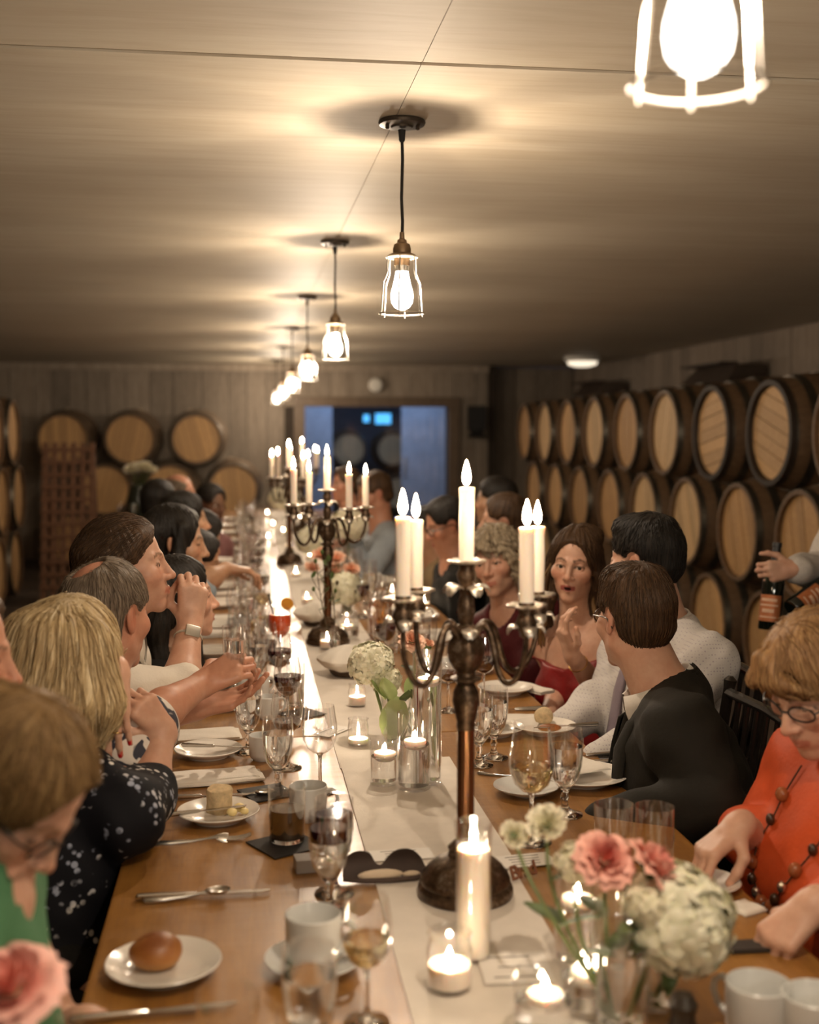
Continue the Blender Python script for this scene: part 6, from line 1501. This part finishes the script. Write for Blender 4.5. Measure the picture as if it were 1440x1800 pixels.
obj('ring', G().tube([tuple(p.arms['L']['W']+p.arms['L']['d']*.11+p.arms['L']['t']*(-.009)+p.arms['L']['t']*.0095*math.cos(a)+p.arms['L']['n']*.0095*math.sin(a)-p.loc) for a in np.linspace(0, 2*PI, 15)[:-1]], .0012, 5, closed=True).mesh('ring', m_gold), p.root)
# older balding man
H = hx(190, 1080, 2.62); N = H+A_((-.02, -.03, -.185))
p = Person('older balding grey-haired person in a leaf print shirt, hands raised over the table', (-.44, 2.56, .52), N, H, 30, 56, -4, 0, False, 1.02, 1.0, 'ruddy', .0048)
p.arm('R', hx(352, 1205, 2.66), (.88, .22, .42), (.15, .75, -.55), [.55, .5, .5, .5], E=hx(262, 1262, 2.50), thumb=.6)
p.arm('L', hx(345, 1245, 2.78), (.96, -.05, .22), (0, -.35, .9), [.22, .18, .2, .25], E=hx(215, 1275, 2.80), thumb=.2)
p.scalp = (-.018, -.06); p.skin_body(old=1)
p.hair('short', 'grey', .0010, seed=5, t=.008, fr=60, extra=lambda q, v: smax(v, -ell(q, (-.018, -.066, .112), (.040, .052, .040)), .012)); p.strands(1500, .035, grav=.3, seed=5, r=.0007)
p.cloth('shirt', m_print, .016, {'R': -.25, 'L': -.25}, neck=p.neck_hole(), fold=.004, vox=.009, collar=True); p.trousers(m_trou)
# long-haired man in white
H = hx(224, 994, 2.95); N = H+A_((-.045, -.01, -.195))
p = Person('person with chin-length brown hair in profile, white shirt with rolled sleeve and watch', (-.42, 2.93, .52), N, H, -4, 4, 3, 0, False, 1.03, .98, 'fair', .0048)
p.arm('R', hx(334, 1098, 2.96), (.12, .05, 1), (-.25, .95, 0), [.75, .78, .8, .85], E=hx(316, 1222, 2.84), thumb=.8); p.rest('L')
p.brow = (.16, .09, .045); p.skin_body(smile=1.2, stubble=.25)
def bob(q, v):
    for sd in (-1, 1):
        v = smin(v, rcone(q, (.054*sd, .036, .080), (.076*sd, -.018, .020), .010, .020), .02); v = smin(v, rcone(q, (.076*sd, -.018, .020), (.074*sd, -.038, -.085), .020, .019), .015); v = smin(v, rcone(q, (.072*sd, -.05, .03), (.070*sd, -.075, -.10), .026, .020), .02)
    for x in (-.045, 0, .045): v = smin(v, rcone(q, (x, -.09, .03), (x*1.2, -.10, -.10), .036, .028), .03)
    return smax(v, -ell(np.stack([np.abs(q[:, 0]), q[:, 1], q[:, 2]], 1), (.05, .100, -.050), (.07, .092, .115)), .006)
p.hair('short', 'brown', .0018, seed=7, t=.012, extra=bob, fr=44); p.strands(1500, .10, crown=(.0, .10, .09), grav=.8, back=.6, seed=7)
p.cloth('shirt', m_ivory, .017, {'R': .10, 'L': .9}, neck=p.neck_hole(.012, .01), fold=.005, vox=.008, collar=False, ffreq=.9); p.collar(m_ivory); p.trousers(m_trou)
W, E = p.arms['R']['W'], p.arms['R']['E']; ax = nrm(W-E); c0 = W-ax*.035; u0 = nrm(np.cross(ax, (0, 1, 0))); v0 = np.cross(ax, u0)
wt = G()
bandpts = [tuple(c0+(u0*math.cos(a)+v0*math.sin(a))*.0325-p.loc) for a in np.linspace(0, 2*PI, 25)[:-1]]
ob = obj('watch_band', G().tube(bandpts, .0048, 6, closed=True, flat=.5).mesh('watch_band', plain('beige strap', (.42, .36, .28), .5)), p.root)
dial = nrm(A_((.25, -1, 0))); dial = nrm(dial-ax*(dial@ax)); sdv = np.cross(ax, dial); Rm = Matrix([list(sdv), list(ax), list(dial)]).transposed()
obj('watch_case', G().bbox(tuple(c0+dial*.033-p.loc), (.036, .030, .009), .003, Rm).mesh('watch_case', plain('silver case', (.6, .57, .52), .25, .9)), ob)
p.strip('dark_strap', [p.on(.085, z) for z in (-.30, -.22, -.15, -.08, -.03)], .024, m_black)
# dark-haired woman behind the raised hand
H = hx(318, 1050, 3.38); N = H+A_((-.04, 0, -.18))
p = Person('person with long black hair behind the raised fist, ear showing', (-.40, 3.36, .52), N, H, 0, 18, 2, 0, True, .98, .95, 'fair', .0048)
p.rest('R'); p.rest('L'); p.skin_body()
def tuck(q, v): return smax(v, -ell(np.stack([np.abs(q[:, 0]), q[:, 1], q[:, 2]], 1), (.085, .02, -.03), (.035, .055, .06)), .008)
p.hair('long', 'black', seed=8, extra=tuck); p.cloth('top', m_black, .012, .9, neck=p.neck_hole(.015, .02), vox=.014); p.trousers(m_trou)
# black-haired woman in profile further on
H = hx(308, 953, 3.92); N = H+A_((-.04, 0, -.19))
p = Person('person with straight black hair in profile beyond the chin-length-haired one', (-.42, 3.92, .52), N, H, 0, 6, -6, 0, True, 1.0, .98, 'olive', .0052)
p.rest('R'); p.rest('L'); p.skin_body(lid=.6); p.hair('long', 'black', seed=9); p.cloth('top', m_black, .012, .9, neck=p.neck_hole(.015, .02), vox=.012); p.trousers(m_trou)
# dark-haired one reaching over the table
H = hx(345, 988, 4.5); N = H+A_((-.05, 0, -.17))
p = Person('dark-haired person in pale blue reaching an arm across the plates', (-.40, 4.5, .52), N, H, 0, 0, -15, 0, False, .94, .93, 'tan', .0058)
p.arm('R', hx(398, 1000, 4.42), (.95, .1, -.1), (0, 0, -1), .4, E=hx(362, 1022, 4.34)); p.rest('L'); p.skin_body(); p.hair('short', 'black', seed=10, t=.015); p.cloth('shirt', m_lblue, .013, -.2, neck=p.neck_hole(), vox=.013); p.trousers(m_trou)
def far(label, px, py, y, tyaw, hyaw, hair, col, cloth_m, skin='fair', fem=False, pitch=0, roll=0, dx=None, style=None, hand=None, vox=.0088, t=.013, glasses=False, old=0):
    H = hx(px, py, y); sd = -1 if H[0] < .3 else 1; N = H+A_((.04*sd, 0, -.19)); P = (N[0]+.06*sd, y, .52)
    q = Person(label, P, N, H, tyaw, hyaw, pitch, roll, fem, 1.0, .97, skin, vox)
    for s_ in 'RL':
        if hand and s_ in hand: q.arm(s_, hand[s_], (-sd, 0, -.1), (0, 0, -1), .4)
        else: q.rest(s_)
    q.skin_body(old=old); 
    if hair: q.hair(hair, col, t=t, vox=vox*.85)
    if glasses: q.glasses(m_frame)
    q.cloth('top', cloth_m, .016, .92, neck=q.neck_hole(.014, .01), vox=.016); q.trousers(m_trou); return q
far('person with short black hair seen from behind, far left in front of a bald guest', 280, 884, 6.3, 20, 60, 'short', 'black', m_black, 'tan')
far('bald person with pinkish scalp in a pink shirt, far left below a barrel', 316, 868, 7.0, 0, -15, 'bald', 'grey', m_pinks, 'ruddy', old=1, t=.006)
far('dark-skinned person in a mauve dress facing the camera by the lone barrel', 372, 886, 7.4, -40, -45, 'short', 'black', m_mauve, 'deep', True, -8)
far('person with black hair bending low between the far left guests', 352, 945, 5.4, 0, 10, 'short', 'black', m_pinks, 'tan', False, -25)
far('dark-haired person with long hair behind the profile woman, far left', 325, 915, 5.1, 0, 15, 'long', 'black', m_black, 'olive', True)
# ================================================================== right side
# woman in orange
H = hx(1436, 1198, 1.92); N = H+A_((.115, .03, -.160))
p = Person('person in an orange blouse with beads and dark glasses looking down at a plate', (1.06, 1.98, .52), N, H, 186, 203, -30, 0, True, 1.03, .95, 'fair', .0050, 1.06)
p.arm('R', hx(1300, 1452, 1.95), (-.85, -.25, -.45), (.1, -.1, -1), [.5, .55, .6, .6], E=hx(1330, 1480, 2.16), thumb=.7)
p.arm('L', hx(1432, 1590, 1.66), (-.75, -.1, -.55), (-.2, .2, -1), [.5, .55, .6, .65], E=hx(1530, 1600, 1.80), thumb=.6)
p.brow = (.12, .06, .03); p.skin_body(old=1, lid=.5)
p.hair('fringe', 'auburn', .0022, seed=12, t=.012, fr=36); p.strands(1400, .075, crown=(.03, .03, .12), grav=1.0, seed=12, r=.0009, lift=.007); p.glasses(m_frame, .025, .0165)
p.cloth('blouse', m_orange, .019, {'R': .42, 'L': .60}, neck=p.neck_hole(.010, .0), fold=.006, vox=.007); p.trousers(m_trou)
bd = []
for k in range(17):
    a = PI/2*(k-8)/8; y = math.cos(a)
    bd.append(p.on(.072*math.sin(a), -.025-.235*max(0, y)**.9, .005))
neckl = obj('necklace', G().tube([tuple(b-p.loc) for b in bd], .0016, 5).mesh('necklace_cord', m_tort), p.root)
m_amb = plain('amber bead', (.30, .09, .03), .2); m_glassb = plain('silver bead', (.6, .5, .4), .15, .9)
for k in range(1, 16): obj('bead', G().sphere(tuple(bd[k]+p.f*.004-p.loc), (.0085 if k % 3 else .012,)*2+(.011 if k % 3 else .014,), 10, 7).mesh('bead', (m_amb, m_glassb, m_tort)[k % 3]), neckl)
# man in dark suit
H = hx(1115, 1084, 2.64); N = H+A_((.065, -.045, -.185))
p = Person('person in a dark suit turned away, swept brown hair and glasses', (1.0, 2.52, .52), N, H, 166, 104, -4, 0, False, 1.05, 1.0, 'fair', .0052, 1.06)
p.arm('L', (.72, 2.34, .70), (-.9, .2, -.2), (0, 0, -1), .4, E=A_((.93, 2.26, .76))); p.rest('R')
p.brow = (.10, .05, .02); p.skin_body(stubble=.2)
p.hair('quiff', 'brown', .0018, seed=13, t=.007, fr=46); p.strands(1400, .05, grav=.35, seed=13, crown=(.0, -.05, .11)); p.glasses(m_tort)
p.cloth('shirt', m_wshirt, .010, .95, neck=p.neck_hole(.010), fold=.002, vox=.009); shirt_f = p.cf; p.collar(m_wshirt, .056, .072, spread=.014)
vneck = lambda P: np.maximum(ell(P, p.N-p.u*.09+p.f*.13, (.062, .15, .19), np.stack([p.r, p.f, p.u])), -1)
nh = p.neck_hole(.024, .02)
p.cloth('jacket', m_suit, .027, .93, neck=lambda P: np.minimum(nh(P), vneck(P)), fold=.005, vox=.0065, low=.2)
jf = p.cf
for sd in (-1, 1):
    p.strip('lapel', [p.tw(sd*.074, -.02, .028), p.on(sd*.090, -.035, .006), p.on(sd*.092, -.09, .006), p.on(sd*.085, -.15, .006), p.on(sd*.062, -.22, .006), p.on(sd*.03, -.27, .006)], [.030, .045, .058, .060, .040, .010], m_suit, .006, [p.f+p.u*.8+p.r*sd*.6, p.f+p.u*.6+p.r*sd*.5, p.f+p.r*sd*.4, p.f+p.r*sd*.3, p.f+p.r*sd*.2, p.f])
p.cf = shirt_f
p.strip('tie', [p.tw(0, .078, .008)]+[p.on(0, z, .006) for z in (-.03, -.08, -.13, -.18, -.24)], [.030, .036, .046, .054, .062, .070], m_rtie, .006)
p.trousers(m_suit)
# man in white dotted shirt
H = hx(1132, 984, 3.12); N = H+A_((.06, -.02, -.20))
p = Person('black-haired person in a pale dotted shirt and lilac tie, turned away', (1.10, 3.05, .52), N, H, 192, 132, -3, 0, False, 1.06, 1.0, 'fair', .0052)
p.arm('R', hx(990, 1282, 3.10), (-.95, .1, -.1), (0, 0, -1), .4, E=hx(1072, 1222, 3.22)); p.arm('L', hx(1048, 1338, 2.78), (-.95, .1, -.15), (0, 0, -1), .45, E=hx(1130, 1318, 2.80))
p.brow = (.02, .012, .008); p.skin_body(stubble=.35)
p.hair('quiff', 'black', .0015, seed=14, t=.009, fr=50); p.strands(1200, .04, grav=.3, seed=14); p.cloth('shirt', m_dots, .018, .92, neck=p.neck_hole(.012), fold=.006, vox=.009); p.collar(m_wshirt, .046)
p.strip('tie', [p.tw(0, .080, .012)]+[p.on(-.002, z, .006) for z in (-.03, -.09, -.16, -.24, -.32, -.40)], [.030, .036, .046, .054, .062, .070, .075], m_lilac, .006); p.trousers(m_trou)
# woman in red facing the camera
H = hx(1010, 991, 3.56); N = H+A_((.025, .035, -.178))
p = Person('person in a red strapless dress with long wavy hair looking towards the camera', (1.10, 3.56, .52), N, H, 216, 243, -3, 4, True, 1.0, .91, 'fair', .0038)
p.arm('L', hx(1006, 1152, 3.34), (-.42, -.12, .9), (.75, .15, .5), [.30, .42, .5, .55], E=hx(1058, 1222, 3.46), thumb=.0, splay=.4)
p.arm('R', hx(962, 1258, 3.42), (-.85, -.3, -.1), (0, 0, -1), .3, E=hx(990, 1205, 3.62))
p.gaze = .12; p.brow = (.05, .025, .012); p.skin_body(mouth=1.0, lips=(.25, .03, .03), lid=1.25)
def wav(q, v):
    for sd in (-1, 1):
        for k in range(3):
            ph = k*2.1+sd; pts = [(sd*(.060+.008*k), .022-.026*k, .06)]+[(sd*(.076+.010*k+.009*math.sin(j*1.5+ph)), .008-.022*k+.010*math.cos(j*1.3+ph), .03-.05*j) for j in range(1, 7)]; rr = [.010, .014, .016, .017, .016, .014, .006]
            for i in range(5): v = smin(v, rcone(q, pts[i], pts[i+1], rr[i], rr[i+1]), .010)
    v = smin(v, ell(q, (-.02, -.06, .095), (.06, .05, .035)), .03)
    return v
p.hair('updo', 'brown', .0018, seed=15, t=.010, extra=wav, fr=44, vox=.0036); p.strands(1500, .09, grav=1.0, seed=15, crown=(.01, .02, .12))
for sd in (-1, 1):
    for k in range(3):
        ph = k*1.7+sd*2; pts = [tuple(p.hw((sd*(.088+.012*k+.012*math.sin(j*.8+ph)), .016-.02*k+.012*math.cos(j*.7+ph), -.10-.0225*j))-p.loc) for j in range(10)]
        me = G().tube(pts, [.006, .010, .012, .013, .014, .014, .013, .011, .008, .002], 10, flat=.55).mesh('hair_lock', HAIRM['honey']); V = np.array([v.co for v in me.vertices]); vattr(me, 'hs', (V@p.hR[0])*220+k*3); vattr(me, 'hl', V[:, 2]*9)
        obj('hair_lock', me, p.root, label='lighter wavy lock over the shoulder')
for sd in (-1, 1):
    for k in range(4):
        ph = k*1.3+sd; pts = [tuple(p.hw((sd*(.052+.006*k+.030*min(1, j/4)+.007*math.sin(j*1.15+ph)*min(1, j/3)), .060-.017*k-.05*min(1, j/5)+.008*math.cos(j*1.0+ph), .070-.006*k-.026*j))-p.loc) for j in range(11)]
        me = G().tube(pts, [.003, .006, .008, .009, .0095, .010, .010, .009, .008, .006, .002], 10, flat=.6).mesh('hair_lock', HAIRM['honey' if k % 2 else 'brown']); V = np.array([v.co for v in me.vertices]); vattr(me, 'hs', (V@p.hR[0])*260+k*5); vattr(me, 'hl', V[:, 2]*9)
        obj('hair_lock', me, p.root, label='wavy lock framing the face')
bust = lambda P: (P-p.N)@p.u+.135-.02*np.abs((P-p.N)@p.r)/.1
p.cloth('dress', m_redd, .010, 0, cuts=[bust], fold=.003, vox=.006, skirt=[(-.40, -.1, 0)]); p.trousers(m_trou)
W, E = p.arms['L']['W'], p.arms['L']['E']; ax = nrm(W-E); u0 = nrm(np.cross(ax, (0, 1, 0))); v0 = np.cross(ax, u0)
obj('bracelet', G().tube([tuple(W-ax*.045+(u0*math.cos(a)+v0*math.sin(a))*.0285-p.loc) for a in np.linspace(0, 2*PI, 25)[:-1]], .0016, 5, closed=True).mesh('bracelet', m_gold), p.root)
# older woman
H = hx(872, 986, 4.15); N = H+A_((.05, .02, -.18))
p = Person('older person with short curly fair hair in a dark maroon dress, head tilted', (1.08, 4.15, .52), N, H, 215, 236, -4, -10, True, 1.0, .98, 'fair', .0048)
p.rest('L'); p.rest('R'); p.brow = (.12, .07, .04); p.skin_body(old=1, lid=.7)
def curl(q, v): return v+.007*np.sin(q[:, 0]*120+3*np.sin(q[:, 2]*60))*np.sin(q[:, 2]*110+2*np.sin(q[:, 1]*80))*np.clip(1-np.abs(v)/.03, 0, 1)
p.hair('fringe', 'silver', .002, seed=16, t=.016, extra=curl); p.strands(900, .04, seed=16, r=.001, lift=.008); p.cloth('dress', m_maroon, .013, .9, neck=p.neck_hole(.015, .03), vox=.011); p.trousers(m_trou)
ear = obj('earring', G().tube([tuple(p.hw((.078, -.008, -.045-.012*k))-p.loc) for k in range(4)], .0025, 6).mesh('earring', m_gold), p.root)
for k in range(3): obj('drop', G().sphere(tuple(p.hw((.079, -.008, -.052-.014*k))-p.loc), .0045, 8, 6).mesh('drop', m_gold), ear)
far('short brown-haired person behind the curly-haired guest, lower of two heads', 884, 917, 5.0, 170, 165, 'short', 'brown', m_black, 'fair')
far('short dark-haired person farther back, upper of the two heads', 870, 880, 5.9, 170, 160, 'short', 'black', m_black, 'tan')
far('person with dark hair and glasses in black, face bowed left behind the candles', 783, 922, 5.3, 180, 190, 'short', 'black', m_black, 'ruddy', False, -20, glasses=True, old=1)
far('dark-haired person in a tan jacket beside the left candle pair', 752, 930, 6.2, 175, 170, 'short', 'black', m_tanj, 'tan', False, -10)
far('dark-haired person in a pale blue shirt leaning on the far table', 657, 868, 6.6, 185, 192, 'short', 'brown', m_blue, 'ruddy', False, -18, hand={'R': hx(612, 940, 6.7), 'L': hx(622, 948, 6.4)})
far('person with ruddy face half hidden by the second candelabra', 606, 852, 8.2, 185, 200, 'short', 'brown', m_maroon, 'ruddy', old=1)
# standing waiter at the right edge
N = A_((2.27, 4.16, 1.40)); H = N+A_((.0, .02, .21))
p = Person('standing person in a grey knit sleeve holding bottles at the right edge', (2.32, 4.20, .92), N, H, 150, 160, -15, 0, False, 1.02, .98, 'fair', .0052)
p.arm('L', hx(1398, 1000, 3.82), (-1, .0, -.10), (.0, 1, -.15), [.7, .75, .8, .8], E=hx(1442, 1005, 4.02), thumb=.0); p.arm('R', hx(1490, 1012, 3.88), (-.7, -.3, -.5), (0, .3, -1), .85, E=hx(1560, 1010, 4.1))
p.skin_body(); p.hair('short', 'brown', vox=.006); p.cloth('sweater', m_knit, .022, .90, neck=p.neck_hole(), fold=.006, vox=.009); p.trousers(m_trou, True)
# bottles
BOT = [(0, .004), (.02, 0), (.034, .001), (.037, .006), (.0372, .18), (.034, .200), (.022, .222), (.0145, .238), (.0138, .285), (.0155, .287), (.0155, .298), (.0135, .300), (0, .300)]
m_bot = plain('dark green bottle glass', (.006, .008, .005), .06, coat=.5)
m_copper = plain('copper label', (.45, .15, .055), .45, .3)
def bottle(base, top, lab, spin):
    b, t = Vector(base), Vector(top); r = empty('wine_bottle', lab, 'bottle', tuple(b)); q = Vector((0, 0, 1)).rotation_difference((t-b).normalized()); r.rotation_mode = 'QUATERNION'; r.rotation_quaternion = q @ Matrix.Rotation(spin, 3, 'Z').to_quaternion()
    obj('glass_body', G().lathe(BOT, 28).mesh('bottle_glass', m_bot, True, 50), r); obj('capsule', G().lathe([(.0148, .235), (.0142, .285), (.016, .2865), (.016, .3005), (0, .301)], 20, cap0=False).mesh('capsule', plain('black capsule', (.01, .009, .009), .4)), r)
    def patch(a0, a1, z0, z1, rr, m):
        V = []; F = []
        for i in range(13):
            a = a0+(a1-a0)*i/12
            for rad in (rr, rr+.0006):
                for z in (z0, z1): V.append((rad*math.cos(a), rad*math.sin(a), z))
        for i in range(12): o = i*4; F += [(o+2, o+6, o+7, o+3), (o, o+1, o+5, o+4), (o, o+4, o+6, o+2), (o+1, o+3, o+7, o+5)]
        return mesh('label', V, F, m, False)
    lb = obj('label', patch(-1.2, 1.2, .03, .12, .0373, m_copper), r)
    for k, (z, hh, w_) in enumerate(((.098, .010, .75), (.082, .006, .9), (.060, .012, .55), (.042, .005, .8))): obj('label_print', patch(-w_, w_, z, z+hh, .0380, plain('pale label print', (.62, .40, .27), .6)), lb)
    return r
bottle(hx(1352, 1108, 3.83), hx(1367, 955, 3.86), 'dark wine bottle hanging upright from the hand at the right edge', -2.3)
bottle(hx(1392, 1072, 3.78), hx(1484, 1005, 3.84), 'tilted dark wine bottle with copper label beside the hanging one', -1.35)

# ------------------------------------------------------------------ chairs
m_chair = plain('black lacquered chair', (.012, .009, .007), .25, coat=.5)
def chair_parts():
    out = []; T_ = lambda pts, r, n=8: G().tube(pts, r, n)
    out.append(('seat', G().bbox((0, 0, .445), (.40, .40, .03), .012).mesh('seat', m_chair), []))
    for sx_ in (-1, 1):
        out.append(('leg', T_([(.18, sx_*.18, .44), (.185, sx_*.185, .2), (.19, sx_*.19, 0)], [.017, .015, .013]).mesh('leg', m_chair), []))
        out.append(('back_post', T_([(-.21, sx_*.19, 0), (-.185, sx_*.185, .44), (-.205, sx_*.185, .70), (-.235, sx_*.185, .895), (-.238, sx_*.185, .915), (-.239, sx_*.185, .925)], [.013, .016, .015, .014, .017, .006]).mesh('back_post', m_chair), []))
        for z in (.16, .26): out.append(('stretcher', T_([(.187, sx_*.187, z), (-.195, sx_*.187, z)], .008).mesh('stretcher', m_chair), []))
    for z, x in ((.885, -.233), (.66, -.200), (.52, -.189)): out.append(('rail', T_([(x, -.185, z), (x-.012, 0, z), (x, .185, z)], .0125).mesh('rail', m_chair), []))
    for k in range(6):
        y = -.13+k*.052; g = T_([(-.203, y, .66), (-.212, y, .70), (-.215, y, .715), (-.225, y, .77), (-.235, y, .85), (-.24, y, .885)], [.0065, .0065, .010, .007, .0065, .0065]); out.append(('spindle', g.mesh('spindle', m_chair), []))
    return out
PARTS['spindle_chair'] = chair_parts()
place('spindle_chair', 'black spindle-back chair beside the dark suit, back rail showing', 'chair', (.93, 2.56, 0), PI)
for x, y, rz, lab in ((-.46, 1.38, 0, 'green dress guest'), (-.54, 1.93, 0, 'guest at the picture edge'), (-.44, 2.28, .1, 'floral dress guest'), (-.40, 2.93, 0, 'rolled sleeve guest'), (1.06, 1.98, PI, 'orange blouse guest'), (1.08, 3.05, PI, 'dotted shirt guest'), (1.10, 3.6, PI, 'red dress guest')):
    place('spindle_chair', 'black spindle-back chair hidden under the '+lab, 'chair', (x, y, 0), rz)
